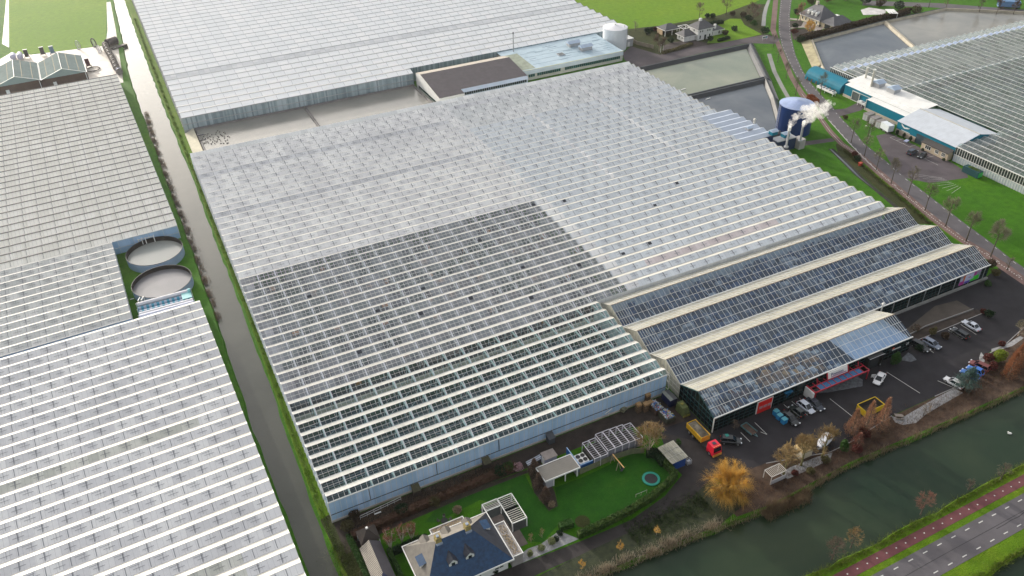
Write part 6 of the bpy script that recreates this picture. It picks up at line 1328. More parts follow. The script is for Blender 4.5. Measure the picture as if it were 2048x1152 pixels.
for i, (px, rd, lab) in enumerate((((1103, 1087), 1.05, 'largest pale green clipped ball in the gravel bed'), ((1083, 1100), .95, 'middle pale green clipped ball in the gravel bed'), ((1060, 1110), .75, 'smallest pale green clipped ball in the gravel bed'))):
    x, y = g(*px); shrub('ball_shrub', lab, 'shrub', x, y, (rd, rd, rd*.9), LEAFGR, 165+i, 900, .10, group='clipped balls in the gravel bed')
for i, (px, lab) in enumerate((((1062, 1085), 'small thin bare shrub at the left of the gravel bed'), ((1084, 1075), 'slender bare shrub at the edge of the lawn'))): tree(lab, px, 2.6, .8, 1.1, .3, BARKP, TWIGO, 170+i, ntw=220, tw=.015, tr=.05)
for i, (px, lab) in enumerate((((1120, 1070), 'dark green low shrub at the hedge corner'), ((1112, 1082), 'dark round shrub between the gravel and the hedge'), ((1010, 1128), 'dark clipped ball bush beside the house front'), ((990, 1145), 'dark clipped bush under the house window'))):
    x, y = g(*px); shrub('shrub', lab, 'shrub', x, y, (.9, .9, .75), LEAFD, 175+i, 600, .11)
for i, (px, lab) in enumerate((((1313, 1070), 'small golden shrub on the ivy bank, nearest the willow'), ((1240, 1102), 'small golden shrub on the ivy bank, middle of three'), ((1164, 1137), 'small golden shrub on the ivy bank, farthest from the willow'))):
    tree(lab, px, 2.6, .85, 1.15, .3, BARKP, TWIGW, 180+i, ntw=420, tw=.016, tr=.05, group='golden shrubs on the ivy bank')
shrub('shrub', 'twiggy bare shrub against the end of the front bay', 'shrub', *g(1830, 662), (1.6, 1.4, 1.2), TWIGB, 190, 380, .14)
tree('small thin bare tree on the white gravel by the bench', (1846, 832), 4.2, 1.3, 1.7, .8, BARK, TWIGO, 191, ntw=200, tw=.016, tr=.06)
tree('pale bare tree at the right edge above the orange cypresses', (2036, 672), 5, 1.6, 2.2, .6, BARKP, TWIGG, 192, ntw=520, tw=.03)
tree('leafless shrub growing at the glass hall corner', (1468, 860), 2.8, 1.2, 1.2, .3, BARK, TWIGB, 193, ntw=260, tw=.016, tr=.05)
shrub('shrub', 'green shrub behind the blue shed', 'shrub', *g(1355, 892), (1.0, 1.0, 1.2), LEAFG, 194, 500, .13)
# far hedges and shrubs round the villas
hedge('hedge', 'copper brown clipped hedge block beside the road bend', [(241.0, 223.5), (239.0, 217.8)], 2.4, 2.2, foliage('copper_beech_leaves', (.20, .055, .02), (.30, .09, .03)), 201, 40, .22)
hedge('hedge', 'long dark clipped hedge beside the upper right pond', [(285.5, 277.6), (292, 278), (303, 278.2), (316, 279), (334, 280.6), (354, 281.2), (362, 283)], 2.4, 2.6, LEAFBR, 202, 16, .34)
hedge('hedge', 'dark green hedge strip on the lawn before the white villa', [(253.5, 296.5), (260, 297.2)], 1.6, 1.1, LEAFD, 203, 30, .24)
hedge('hedge', 'low hedge between the villa forecourt and the drive', [(221.5, 296), (230, 297), (240, 299.4)], 1.8, .9, LEAFO, 204, 26, .24)
hedge('hedge', 'low green hedge along the pasture behind the white villa', [(232, 326), (246, 322), (262, 318), (272, 317)], 1.6, 1.5, LEAFD, 205, 20, .3)
hedge('wooden_fence', 'pale wooden fence between the yard and the villa garden', [(218.5, 322), (218, 312), (221.5, 303.5)], .25, 1.8, mat('weathered_boards', (.30, .26, .20), .8, .2, .5, 5), 206, 0, .1, 'fence')
for i, (px, rd, mt, lab) in enumerate((((1342, 85), 1.8, LEAFD, 'dark evergreen shrub beside the villa garage'), ((1296, 70), 1.4, LEAFD, 'dark shrub in the garden corner by the tank'), ((1310, 62), 1.5, LEAFR, 'reddish shrub left of the garden pavilion'), ((1468, 62), 1.9, LEAFD, 'rounded dark shrub at the end of the villa bed'), ((1450, 70), 1.7, LEAFBR, 'brown shrub in the bed before the villa wing'), ((1420, 82), 1.7, LEAFD, 'dark low shrub before the villa front door'), ((1414, 36), 1.7, LEAFD, 'dark bushy conifer behind the villa, the left one'), ((1425, 36), 1.8, LEAFD, 'dark bushy conifer behind the villa, the right one'), ((1497, 42), 2.2, LEAFD, 'dark evergreen shrub beside the villa lawn'), ((1507, 52), 2.0, LEAFG, 'yellowish green shrub beside the villa lawn'), ((1530, 68), 2.6, LEAFD, 'large dark evergreen at the drive entrance'), ((1486, 34), 2.0, LEAFBR, 'brown shrub beside the white garden fence'), ((1465, 32), 1.8, LEAFBR, 'brown bush at the foot of the large bare tree'),
    ((1622, 8), 3.2, LEAFBR, 'brown bush mass above the slate villa lawn, left one'), ((1655, 4), 3.4, LEAFR, 'brownish red bush mass above the slate villa lawn, middle one'), ((1690, 2), 3.4, LEAFBR, 'brown bush mass above the slate villa lawn, right one'), ((1730, 8), 3.6, LEAFD, 'dark green bush mass beside the white terrace'), ((1760, 12), 3.4, LEAFBR, 'dark brown bush mass behind the white terrace'), ((1796, 20), 3.4, LEAFD, 'dark bush mass behind the garden canopy'), ((1830, 28), 3.2, LEAFBR, 'brown bush mass beside the pond corner'), ((1594, 28), 2.0, LEAFD, 'dark shrub beside the reddish bare trees'), ((1610, 33), 1.8, LEAFBR, 'brown shrub left of the slate villa'), ((1590, 55), 1.7, LEAFD, 'dark shrub bed beside the villa drive'), ((1600, 84), 2.4, LEAFD, 'dark hedge bush below the orange willow'), ((1588, 68), 1.8, LEAFR, 'reddish shrub by the villa driveway edge'))):
    x, y = g(*px); shrub('shrub', lab, 'shrub', x, y, (rd*1.1, rd*1.1, rd*.8), mt, 210+i, int(260*rd), .26)
for i, y in enumerate((183.3, 180.3, 177.3)): shrub('clipped_bush', ['dark clipped bush under the eagle mark, the one nearest the white trailer', 'dark clipped bush under the eagle mark, middle of three', 'dark clipped bush nearest the dark blue roller door'][i], 'bush', 245.3, y, (.75, .75, 1.25), LEAFD, 240+i, 700, .13, group='clipped bushes before the teal hall')
for i, y in enumerate((169.8, 161.0)): shrub('shrub', ['small shrub beside the office windows of the teal hall', 'small shrub at the corner of the teal hall office'][i], 'shrub', 243.0, y, (.7, .7, .6), LEAFD, 245+i, 260, .12)
# ---- reeds and weeds along the water
def fringe(label, pts, wd, n, h, mt, seed, w0=.035, z=-.5, spread=.35, name='reed_fringe', gap=0):
    r = random.Random(seed); mb = MB(); segs = [(Vector(a), Vector(b)) for a, b in zip(pts[:-1], pts[1:])]; Ls = [(b-a).length for a, b in segs]
    for _ in range(n):
        a, b = r.choices(segs, Ls)[0]; d = (b-a).normalized(); nn = Vector((-d.y, d.x)); p = a.lerp(b, r.random())+nn*r.gauss(0, wd)
        k = .4+.6*abs(math.sin(p.x*.7+p.y*.31)*math.cos(p.x*.23-p.y*.5))
        if k < gap: continue
        p3 = Vector((p.x, p.y, z)); twig(mb, p3, p3+Vector((r.gauss(0, spread), r.gauss(0, spread), h*k*r.uniform(.6, 1.3))), w0)
    o = mb.build(name, mt); return tag(o, label, 'plants', None, 'stuff')
fringe('dry reeds along the north edge of the wide canal', [(50, 75.4), (68, 74.2), (80, 73.4), (91, 72.6), (113, 73.8), (138, 73.0), (165, 72.5), (200, 72)], .35, 9000, 1.3, REED, 301)
fringe('clump of taller reeds standing out into the canal', [(88, 71.9), (99.5, 72.0)], .7, 3600, 2.0, foliage('brown_reed', (.16, .11, .07), (.28, .21, .13)), 302)
fringe('pale dry reeds on the bank below the golden willow', [(44, 76.2), (58, 75.6), (70, 74.9), (80, 74.4)], .6, 4200, 1.2, foliage('straw_reed', (.36, .30, .22), (.50, .44, .34)), 303, z=-.2)
fringe('brown weeds on the west bank of the straight canal', [(2.3, 345), (1.9, 300), (2.6, 262), (3.2, 240), (3.2, 222), (3.4, 200), (3.4, 188)], .6, 8000, .7, foliage('brown_weed', (.17, .115, .07), (.27, .19, .12)), 304, w0=.045, gap=.5)
fringe('grass tufts along the east bank of the straight canal', [(11.6, 480), (11.2, 353), (11.4, 299), (11.3, 229), (11.5, 188), (11.0, 149), (10.6, 117), (10.6, 98)], .3, 9000, .5, foliage('bank_grass', (.07, .13, .012), (.13, .19, .02)), 305, w0=.05, z=-.05, name='grass_fringe')
fringe('grass tufts along the south bank of the wide canal', [(60, 56.9), (85, 57.2), (100, 56.6), (122, 56.7), (145, 57.1), (170, 57.1)], .45, 7000, .5, foliage('verge_tufts', (.09, .14, .012), (.17, .20, .03)), 306, w0=.045, z=-.05, name='grass_fringe')
fringe('weedy tufts on the bank at the canal corner', [(11, 104), (11.5, 97), (12, 90), (14, 84)], 1.2, 3000, .6, foliage('corner_weeds', (.06, .09, .015), (.13, .13, .04)), 307, z=-.05, name='grass_fringe')
fringe('rough weeds along the edge of the small corner ditch', [(95, 43.4), (113, 43.3), (125, 43.4), (140, 43.4)], .4, 3000, .5, MATS['verge_tufts'], 308, w0=.045, z=-.1, name='grass_fringe')
fringe('leaf litter and low twigs on the planted canal bank', [(84, 77), (100, 77), (125, 77), (150, 77), (180, 80)], 1.5, 9000, .5, foliage('litter_twigs', (.10, .05, .03), (.22, .13, .08)), 309, z=.02, w0=.03, spread=.3, name='ground_cover')
fringe('low ivy and weeds on the dark bank beside the lane', [(62, 80), (72, 80), (80, 80)], 1.6, 3200, .35, foliage('ivy_leaves', (.02, .045, .012), (.06, .09, .02)), 310, z=.02, w0=.06, spread=.25, name='ground_cover')
fringe('rough grass on the ditch bank beside the cycle path', G([c8r(*p) for p in ((600, 40), (760, 180), (940, 330), (1120, 480), (1300, 640))]), .6, 3000, .45, foliage('ditch_weeds', (.07, .085, .02), (.13, .12, .04)), 311, z=0, w0=.05, name='grass_fringe')
fringe('earthy twigs and weeds on the strip below the greenhouse wall', [(14, 107), (30, 107), (48, 107)], 1.2, 4200, .6, MATS['brown_weed'], 312, z=0, w0=.03, name='ground_cover')
# ================================================================== GARDEN BUILDINGS
hs = thing('villa', 'large house with a slate hipped roof, white dormers and two mossy chimneys', 'house', (30, 90, 0))
EX0, EX1, EY0, EY1, EZ, RZ = 21.6, 38.8, 83.4, 95.3, 3.2, 8.0
mb = MB(); mb.box(EX0+.8, EX1-.8, EY0+.8, EY1-.8, 0, EZ); mb.build('wall', WHITEW, hs)
SLB = mat('skylit_blue_slate', (.006, .045, .125), .34, .35, 1.4, 7, spec=.5, base2=(.012, .065, .16))
SLG = mat('sunlit_grey_slate', (.17, .155, .135), .6, .2, 1.0, 6)
mb = MB(); a, b = (26.6, 90.1, RZ), (33.2, 90.1, RZ)
mb.poly([(EX0, EY0, EZ), (EX1, EY0, EZ), b, a], 0); mb.poly([(EX1, EY1, EZ), (EX0, EY1, EZ), a, b], 1); mb.poly([(EX1, EY0, EZ), (EX1, EY1, EZ), b], 2); mb.poly([(EX0, EY1, EZ), (EX0, EY0, EZ), a], 1)
mb.build('roof', [SLB, SLG, mat('shade_dark_slate', (.035, .038, .055), .5, .25, 1.2, 6)], hs)  # one slate, light painted in: skylit south, sunlit north and west, shaded east
mb = MB()
mb.box(EX0-.15, EX1+.15, EY0-.15, EY0, EZ-.25, EZ+.1); mb.box(EX0-.15, EX1+.15, EY1, EY1+.15, EZ-.25, EZ+.1); mb.box(EX0-.15, EX0, EY0, EY1, EZ-.25, EZ+.1); mb.box(EX1, EX1+.15, EY0, EY1, EZ-.25, EZ+.1); mb.build('eaves_gutter', WHITET, hs)
for cx in (27.0, 32.8):
    mb = MB(); mb.box(cx-.55, cx+.55, 89.6, 90.7, RZ-1.0, RZ+1.0); mb.build('chimney', mat('mossy_chimney', (.34, .27, .10), .9, .3, 2, 6), hs)
    mb = MB(); mb.box(cx-.6, cx+.6, 89.3, 89.7, RZ-.55, RZ-.2); mb.box(cx-.25, cx+.25, 89.9, 90.4, RZ+1.0, RZ+1.25); mb.build('chimney_flashing', mat('lead_sheet', (.30, .36, .46), .4, .15, .6, 4), hs)
def dormer(cx, cy, z, face, w_=1.6, h_=1.4, L=2.9):
    """gabled dormer: cheeks, little roof and a window; face 's' or 'n'"""
    s = -1 if face == 's' else 1; mb = MB(); y1 = cy-s*L
    ys = sorted((cy, y1)); mb.box(cx-w_/2, cx+w_/2, ys[0], ys[1], z-.5, z+h_); mb.poly([(cx-w_/2, cy, z+h_), (cx+w_/2, cy, z+h_), (cx, cy, z+h_+.75)][::(1 if s < 0 else -1)]); d = mb.build('dormer', WHITET, hs)
    mb = MB(); o = .15; mb.poly([(cx-w_/2-o, cy+s*.15, z+h_-.12), (cx, cy+s*.15, z+h_+.8), (cx, y1, z+h_+.8), (cx-w_/2-o, y1, z+h_-.12)]); mb.poly([(cx, cy+s*.15, z+h_+.8), (cx+w_/2+o, cy+s*.15, z+h_-.12), (cx+w_/2+o, y1, z+h_-.12), (cx, y1, z+h_+.8)])
    mb.build('dormer_roof', MATS['shade_dark_slate'] if face == 's' else SLG, d)
    mb = MB(); mb.box(cx-.33, cx+.33, min(cy, cy+s*.06), max(cy, cy+s*.06), z+.1, z+h_-.15); mb.build('dormer_window', WINGL, d)
dormer(28.1, 86.0, 4.5, 's'); dormer(31.4, 86.0, 4.5, 's')
dormer(25.3, 93.6, 4.3, 'n', 1.6); dormer(29.6, 93.6, 4.3, 'n', 1.6); dormer(33.9, 93.6, 4.3, 'n', 1.6)
mb = MB(); mb.box(22.8, 25.0, 88.6, 90.6, 4.0, 5.1); sdm = mb.build('side_dormer', WHITET, hs); mb = MB(); mb.poly([(22.5, 88.4, 5.12), (25.6, 88.4, 5.75), (25.6, 90.8, 5.75), (22.5, 90.8, 5.12)]); mb.build('flat_roof', SLB, sdm)
mb = MB(); mb.box(35.2, 37.4, 90.4, 92.2, 4.0, 5.2); sdm = mb.build('side_dormer', WHITET, hs); mb = MB(); mb.poly([(34.6, 90.2, 5.8), (37.6, 90.2, 5.25), (37.6, 92.4, 5.25), (34.6, 92.4, 5.8)]); mb.build('flat_roof', SLB, sdm)
mb = MB(); mb.box(27.6, 34.4, 95.3, 96.7, 0, 2.9); mb.build('bay_extension', mat('grey_render', (.30, .28, .27), .7, .15, .6, 4), hs)
mb = MB(); mb.box(38.8, 41.0, 84.0, 92.0, 0, 2.9); mb.build('bay_extension', MATS['grey_render'], hs)
mb = MB()
for x0, x1, y0, y1 in ((27.5, 34.5, 95.45, 96.8), (38.95, 41.1, 83.9, 92.1)):
    mb.box(x0, x1, y0, y0+.12, 2.9, 3.1); mb.box(x0, x1, y1-.12, y1, 2.9, 3.1); mb.box(x0, x0+.12, y0+.12, y1-.12, 2.9, 3.1); mb.box(x1-.12, x1, y0+.12, y1-.12, 2.9, 3.1)
mb.build('parapet', WHITET, hs)
mb = MB(); r = random.Random(6)
for x0, x1, y0, y1 in ((28, 34, 95.7, 96.5), (39.4, 40.6, 84.6, 91.4)):
    for _ in range(160): x, y = r.uniform(x0, x1), r.uniform(y0, y1); mb.cbox((x, y, 2.98), (.14, .14, .12), r.random())
mb.build('roof_pebbles', mat('pebbles', (.38, .30, .20), .9, .3, 3, 9), hs)['kind'] = 'stuff'
for x, w_ in ((36.2, 1.9), (32.2, .9), (29.0, .9), (26, 1.6)): window(hs, 's', (x, EY0+.8, 1.75), w_, 1.3, nx=2 if w_ > 1 else 1)
# pergola
pg = thing('pergola', 'L shaped white slatted pergola with dark gaps on the lawn by the house', 'pergola', (43, 95, 0))
fr, sl_ = MB(), MB()
def pr_(x0, x1, y0, y1, n):
    for p, q in (((x0, y0), (x1, y0)), ((x1, y0), (x1, y1)), ((x1, y1), (x0, y1)), ((x0, y1), (x0, y0))): fr.beam((*p, 2.5), (*q, 2.5), .16, .2)
    for i in range(1, n): y = y0+(y1-y0)*i/n; sl_.beam((x0, y, 2.48), (x1, y, 2.48), .07, .16)
pr_(39.1, 42.3, 96.1, 97.9, 5); pr_(42.4, 45.5, 91.1, 94.5, 7); pr_(42.4, 45.5, 94.5, 97.8, 7)
for x, y in ((39.1, 97.9), (39.1, 96.1), (42.4, 91.1), (45.5, 91.1), (45.5, 97.8), (42.4, 96.1)): fr.beam((x, y, 0), (x, y, 2.5), .18)
fr.build('frame', WHITET, pg); sl_.build('slat', flat('cream_slat', (.55, .53, .48), .5), pg)
mb = MB(); mb.box(39.0, 45.8, 96.0, 99.0, .03, .05); mb.box(42.4, 45.8, 91.0, 96.0, .03, .05); mb.build('dark_floor', mat('dark_slab', (.02, .025, .025), .8, .3, .5, 3), pg)
x, y = g(1030, 1080); tb_ = thing('garden_table', 'grey brown covered garden table on the pale terrace', 'table', (40.9, 89.2, 0), .05); mb = MB(); mb.box(-.8, .8, -.75, .75, .72, .8); mb.build('tabletop', mat('grey_brown_cover', (.16, .13, .09), .8, .2, 1, 5), tb_, local=True); mb = MB()
for sx in (-1, 1):
    for sy in (-1, 1): mb.box(sx*.7-.05, sx*.7+.05, sy*.65-.05, sy*.65+.05, 0, .72)
for sy in (-1, 0, 1): mb.box(-.9, .9, sy*.55-.18, sy*.55+.18, .35, .45)
mb.build('legs', flat('dark_chair_legs', (.03, .025, .02), .7), tb_, local=True)
pt = thing('patio_set', 'dark garden table with seats on the paved corner behind the house', 'patio set', (31.5, 99.2, 0)); mb = MB(); mb.cyl(31.5, 99.2, .68, .74, .7, 14); mb.cyl(31.5, 99.2, .03, .68, .08, 8); mb.build('table', MATS['dark_slab'], pt); mb = MB()
for i in range(5): a = i*1.26; mb.cbox((31.5+1.25*math.cos(a), 99.2+1.25*math.sin(a), .45), (.5, .5, .08), a); mb.cbox((31.5+1.45*math.cos(a), 99.2+1.45*math.sin(a), .7), (.08, .5, .5), a)
mb.build('seat', mat('wicker', (.10, .09, .085), .8, .3, 2, 6), pt)
# dark tiled shed and pavilion at the lower left
ds = thing('garden_shed', 'dark brown hip roofed garden shed with pale tile rows on one slope', 'shed', (16.3, 95.5, 0))
mb = MB(); mb.box(14.7, 18.0, 89.4, 98.8, 0, 2.6); mb.build('wall', mat('dark_brown_boards', (.05, .035, .03), .8, .2, .6, 4), ds)
mb = MB(); mb.poly([(14.4, 88.8, 2.6), (16.4, 91.2, 4.0), (16.4, 99.1, 4.0), (14.4, 99.1, 2.6)][::-1], 1); mb.poly([(18.4, 88.8, 2.6), (18.4, 99.1, 2.6), (16.4, 99.1, 4.0), (16.4, 91.2, 4.0)], 0); mb.poly([(14.4, 88.8, 2.6), (18.4, 88.8, 2.6), (16.4, 91.2, 4.0)], 2)
mb.build('roof', [mat('dark_plum_tiles', (.055, .05, .06), .6, .2, .8, 5), stripemat('striped_pale_tiles', (.06, .05, .045), (.46, .42, .36), .30, 1, .45, .7), mat('dusky_blue_tiles', (.03, .04, .09), .5, .2, .8, 5)], ds)
gp = thing('gazebo', 'dark brown square gazebo with a white roof cap at the canal corner', 'gazebo', (16.8, 101.3, 0))
mb = MB(); hip(mb, 14.9, 18.7, 99.5, 103.2, 2.6, 4.6, 1.89); mb.build('roof', mat('dark_brown_shingle', (.05, .038, .032), .8, .25, 1, 6), gp)
mb = MB(); mb.cbox((16.8, 101.35, 4.7), (.4, .4, .3)); mb.build('cap', WHITET, gp)
mb = MB()
for x in (15.1, 16.3, 17.4, 18.5):
    for y in (99.7, 103): mb.box(x-.09, x+.09, y-.09, y+.09, 0, 2.6)
mb.build('post', WHITET, gp); mb = MB(); mb.box(15.2, 18.4, 101.2, 103, 0, 2.4); mb.build('back_wall', MATS['dark_brown_boards'], gp)
# grey roofed garden room
gs = thing('garden_room', 'flat grey roofed garden room with arched openings facing the lawn', 'shed', (57, 99, 0))
mb = MB(); mb.box(52.9, 60.9, 97.2, 101.1, 2.62, 2.74); mb.build('roof', stripemat('grey_roof_boards', (.22, .205, .18), (.25, .235, .21), .5, 1, .12, .8), gs)
mb = MB()
for x0, x1, y0, y1 in ((52.75, 61.05, 97.05, 97.2), (52.75, 61.05, 101.1, 101.25), (52.75, 52.9, 97.2, 101.1), (60.9, 61.05, 97.2, 101.1)): mb.box(x0, x1, y0, y1, 2.5, 2.86)
mb.build('roof_edge', WHITET, gs)
mb = MB(); mb.box(53.2, 60.8, 100.6, 101.0, 0, 2.5); mb.box(53.2, 55.0, 97.5, 100.6, 0, 2.5); mb.box(60.5, 60.8, 97.5, 100.6, 0, 2.5); mb.build('wall', mat('pale_grey_boards', (.42, .42, .46), .7, .1, .8, 4), gs)
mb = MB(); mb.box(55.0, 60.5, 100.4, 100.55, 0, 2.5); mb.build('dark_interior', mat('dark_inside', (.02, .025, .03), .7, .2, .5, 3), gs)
mb = MB()
for x in (55.0, 57.7, 60.5): mb.box(x-.1, x+.1, 97.4, 97.6, 0, 2.5)
for x in (55.0, 57.7): mb.beam((x, 97.5, 1.8), (x+.6, 97.5, 2.5), .12); mb.beam((x+2.7, 97.5, 1.8), (x+2.1, 97.5, 2.5), .12)
mb.build('post', WHITET, gs); mb = MB(); mb.box(58.4, 60.3, 99.9, 100.3, .5, 1.5); mb.box(59.4, 59.9, 99.8, 99.9, 1.0, 1.3); mb.build('bar_counter', flat('blue_counter', (.03, .07, .20), .5), gs)
ss = thing('flat_roofed_shed', 'small grey shed with a brownish flat roof behind the garden room', 'shed', (57.2, 103.4, 0)); mb = MB(); mb.box(55.8, 58.5, 102.5, 104.5, 0, 2.4); mb.build('wall', mat('lavender_grey_wall', (.33, .35, .45), .7, .1, .5, 4), ss); mb = MB(); mb.box(55.65, 58.65, 102.35, 104.65, 2.4, 2.52); mb.build('roof', mat('brownish_felt', (.27, .235, .22), .9, .2, .8, 4), ss); mb = MB(); mb.box(55.75, 55.82, 103, 104, .1, 2.1); mb.build('door', WHITET, ss)
t = thing('pipe_stack', 'stack of white gutter pipes leaning out behind the small grey shed', 'pipes', (54.2, 105, 0)); mb = MB()
for i in range(4): mb.beam((52.6, 104.4+i*.28, .5+.12*(i % 2)), (56.2, 104.9+i*.28, .5+.12*(i % 2)), .16)
mb.build('pipes', mat('white_pipe', (.62, .66, .76), .4, .1, 1, 4), t); mb = MB(); mb.beam((53.2, 104.2, .2), (53.3, 105.8, .2), .12, .4); mb.beam((55.4, 104.4, .2), (55.5, 106, .2), .12, .4); mb.build('trestle', DARKJ, t)
cu = thing('cooling_unit', 'white cooling unit with four fans inside a blue panel enclosure', 'cooling unit', (63.1, 100, 0))
mb = MB(); mb.box(61.9, 64.2, 98.7, 101.3, .3, 1.7); mb.build('housing', WHITET, cu)
for x in (62.5, 63.6):
    for y in (99.4, 100.6): mb = MB(); mb.lathe(x, y, [(.48, 1.71), (.48, 1.82), (.40, 1.82), (.38, 1.72), (.001, 1.73)], 20); mb.build('fan', flat('black_fan', (.015, .015, .017), .5), cu)
bp = thing('panel_enclosure', 'bright blue panel fence round the cooling unit', 'fence', (61.5, 100, 0)); mb = MB(); mb.box(61.3, 61.42, 98.3, 103.4, 0, 2.5); mb.box(61.42, 64.8, 98.2, 98.32, 0, 1.9); mb.build('panel', flat('strong_blue_panel', (.006, .10, .34), .5), bp); mb = MB(); mb.box(61.27, 61.45, 98.3, 103.4, 2.5, 2.58); mb.box(61.42, 64.8, 98.17, 98.35, 1.9, 1.97); mb.build('top_rail', flat('pale_blue_rail', (.30, .45, .65), .5), bp)
# shade frame house: rows of white framed bays
for i, (x0, x1, y0, y1, z, lab) in enumerate(((64.8, 66.3, 97.7, 102.7, 2.8, 'white shade frame bay beside the cooling unit'), (66.4, 68.2, 97.9, 103.0, 2.5, 'low shade frame bay, second from the cooling unit'), (68.4, 70.1, 98.2, 103.4, 3.0, 'tall white shade frame bay, third from the cooling unit'), (70.2, 71.9, 98.2, 103.4, 3.0, 'white shade frame bay, fourth from the cooling unit'), (72.0, 73.6, 98.2, 103.3, 3.0, 'white shade frame bay, fifth from the cooling unit'), (73.7, 75.2, 98.2, 103.3, 2.9, 'white shade frame bay, sixth from the cooling unit'), (75.3, 77.2, 98.4, 103.2, 2.6, 'shade frame bay half hidden by the fan shaped tree'))):
    t = thing('shade_frame', lab, 'frame', ((x0+x1)/2, (y0+y1)/2, 0), 0, 'white shade frames in a row behind the fence'); mb = MB()
    for x in (x0, x1):
        mb.beam((x, y0, z), (x, y1, z), .12); mb.beam((x, y0, 0), (x, y0, z), .1); mb.beam((x, y1, 0), (x, y1, z), .1)
    mb.beam((x0, y0, z), (x1, y0, z), .12); mb.beam((x0, y1, z), (x1, y1, z), .12); mb.build('frame', flat('white_frame', (.62, .60, .66), .5), t)
    mb = MB()
    for k in range(1, 9): y = y0+(y1-y0)*k/9; mb.beam((x0, y, z-.06), (x1, y, z-.06), .09, .05)
    mb.build('slat', flat('grey_slat', (.34, .33, .36), .6), t)
    mb = MB(); mb.box(x0+.05, x1-.05, y0+.02, y0+.06, 0, z-.1); mb.build('end_panel', flat('grey_end_panel', (.20, .20, .24), .6), t)
    mb = MB(); mb.box(x0+.1, x1-.1, y0+.2, y1-.2, .1, 1.2); mb.build('plant_racks', mat('rack_contents', (.05, .045, .04), .8, .5, 1.5, 5), t)
hedge('wooden_fence', 'grey green board fence between the lawn and the shade frames', [(61.2, 97.6), (66, 97.7), (70, 97.8), (74, 97.4), (76.4, 96.4)], .1, 1.7, mat('green_grey_boards', (.16, .17, .10), .85, .25, 1.4, 6), 320, 0, .1, 'fence')
sw = thing('swing_frame', 'wooden swing frame on the lawn', 'swing', (69, 95.3, 0)); mb = MB(); mb.beam((69, 97.4, 2.4), (69.1, 93.1, 2.4), .16, .18); mb.build('top_beam', flat('pale_timber', (.52, .32, .13), .7), sw)
for y in (97.3, 95.0):
    mb = MB(); mb.beam((68.5, y, 0), (69, y, 2.4), .13); mb.beam((69.6, y, 0), (69, y, 2.4), .13); mb.build('leg', flat('grey_timber', (.30, .25, .18), .8), sw)
mb = MB(); mb.cbox((69.5, 94.3, .5), (1.1, .5, .08), .5); mb.beam((69.1, 94.1, 2.4), (69.3, 94.1, .5), .03); mb.beam((69.1, 93.4, 2.4), (69.8, 94.6, .5), .03); mb.build('seat', flat('dark_swing_seat', (.02, .025, .03), .7), sw)
tr_ = thing('trampoline', 'sunken round trampoline with a turquoise rim on the lawn', 'trampoline', (73.6, 89.7, 0)); mb = MB(); mb.lathe(73.6, 89.7, [(1.85, .03), (1.85, .22), (1.35, .24), (1.35, .18)], 40); mb.build('rim', flat('turquoise_pad', (.01, .24, .19), .5), tr_); mb = MB(); mb.cyl(73.6, 89.7, .05, .18, 1.35, 40); mb.build('mat', flat('black_mat', (.015, .015, .02), .6), tr_)
t = thing('low_rail', 'three thin posts with a rail on the lawn near the hedge', 'posts', (68.5, 87.5, 0)); mb = MB()
for px in ((1271.5, 995), (1282, 991), (1293, 986)): x, y = g(*px); mb.beam((x, y, 0), (x, y, 1.0), .08)
mb.build('post', flat('pale_post', (.36, .34, .26), .7), t); mb = MB(); mb.beam((*g(1271.5, 995), .9), (*g(1293, 986), .9), .04); mb.build('rail', ALUG, t)
bs = thing('garden_shed', 'blue walled shed with a pale corrugated roof beside the hedge', 'shed', (80.4, 91.8, 0)); mb = MB(); mb.box(79.2, 82.0, 89.5, 94.2, 0, 2.5); mb.build('wall', flat('blue_boards', (.012, .06, .26), .5), bs); mb = MB(); mb.poly([(78.3, 89.3, 2.5), (82.3, 89.2, 2.8), (82.3, 94.5, 2.8), (78.3, 94.5, 2.5)]); mb.poly([(78.3, 89.3, 2.42), (78.3, 94.5, 2.42), (82.3, 94.5, 2.72), (82.3, 89.2, 2.72)]); mb.build('roof', mat('grey_corrugated_sheet', (.27, .265, .22), .7, .2, .9, 5), bs); mb = MB()
for i in range(5): mb.beam((78.5+.9*i, 89.3, 2.56+.067*i), (78.5+.9*i, 94.4, 2.56+.067*i), .07, .05)
for y in (90.9, 92.6): mb.beam((78.3, y, 2.54), (82.3, y, 2.84), .06, .05)
mb.build('roof_batten', flat('pale_batten', (.42, .42, .38), .6), bs)
t = thing('cage_cart', 'small grey wire cage cart beside the blue shed', 'cart', (82.9, 89.6, 0)); mb = MB()
for x in (82.4, 83.4):
    for y in (89.2, 90): mb.beam((x, y, .1), (x, y, 1.2), .06)
for z in (.15, .65, 1.2):
    for p, q in (((82.4, 89.2), (83.4, 89.2)), ((83.4, 89.2), (83.4, 90)), ((83.4, 90), (82.4, 90)), ((82.4, 90), (82.4, 89.2))): mb.beam((*p, z), (*q, z), .05)
mb.build('frame', ALUG, t); mb = MB(); mb.box(82.5, 83.3, 89.3, 89.9, .2, .9); mb.build('load', flat('pale_load', (.36, .38, .44), .6), t)
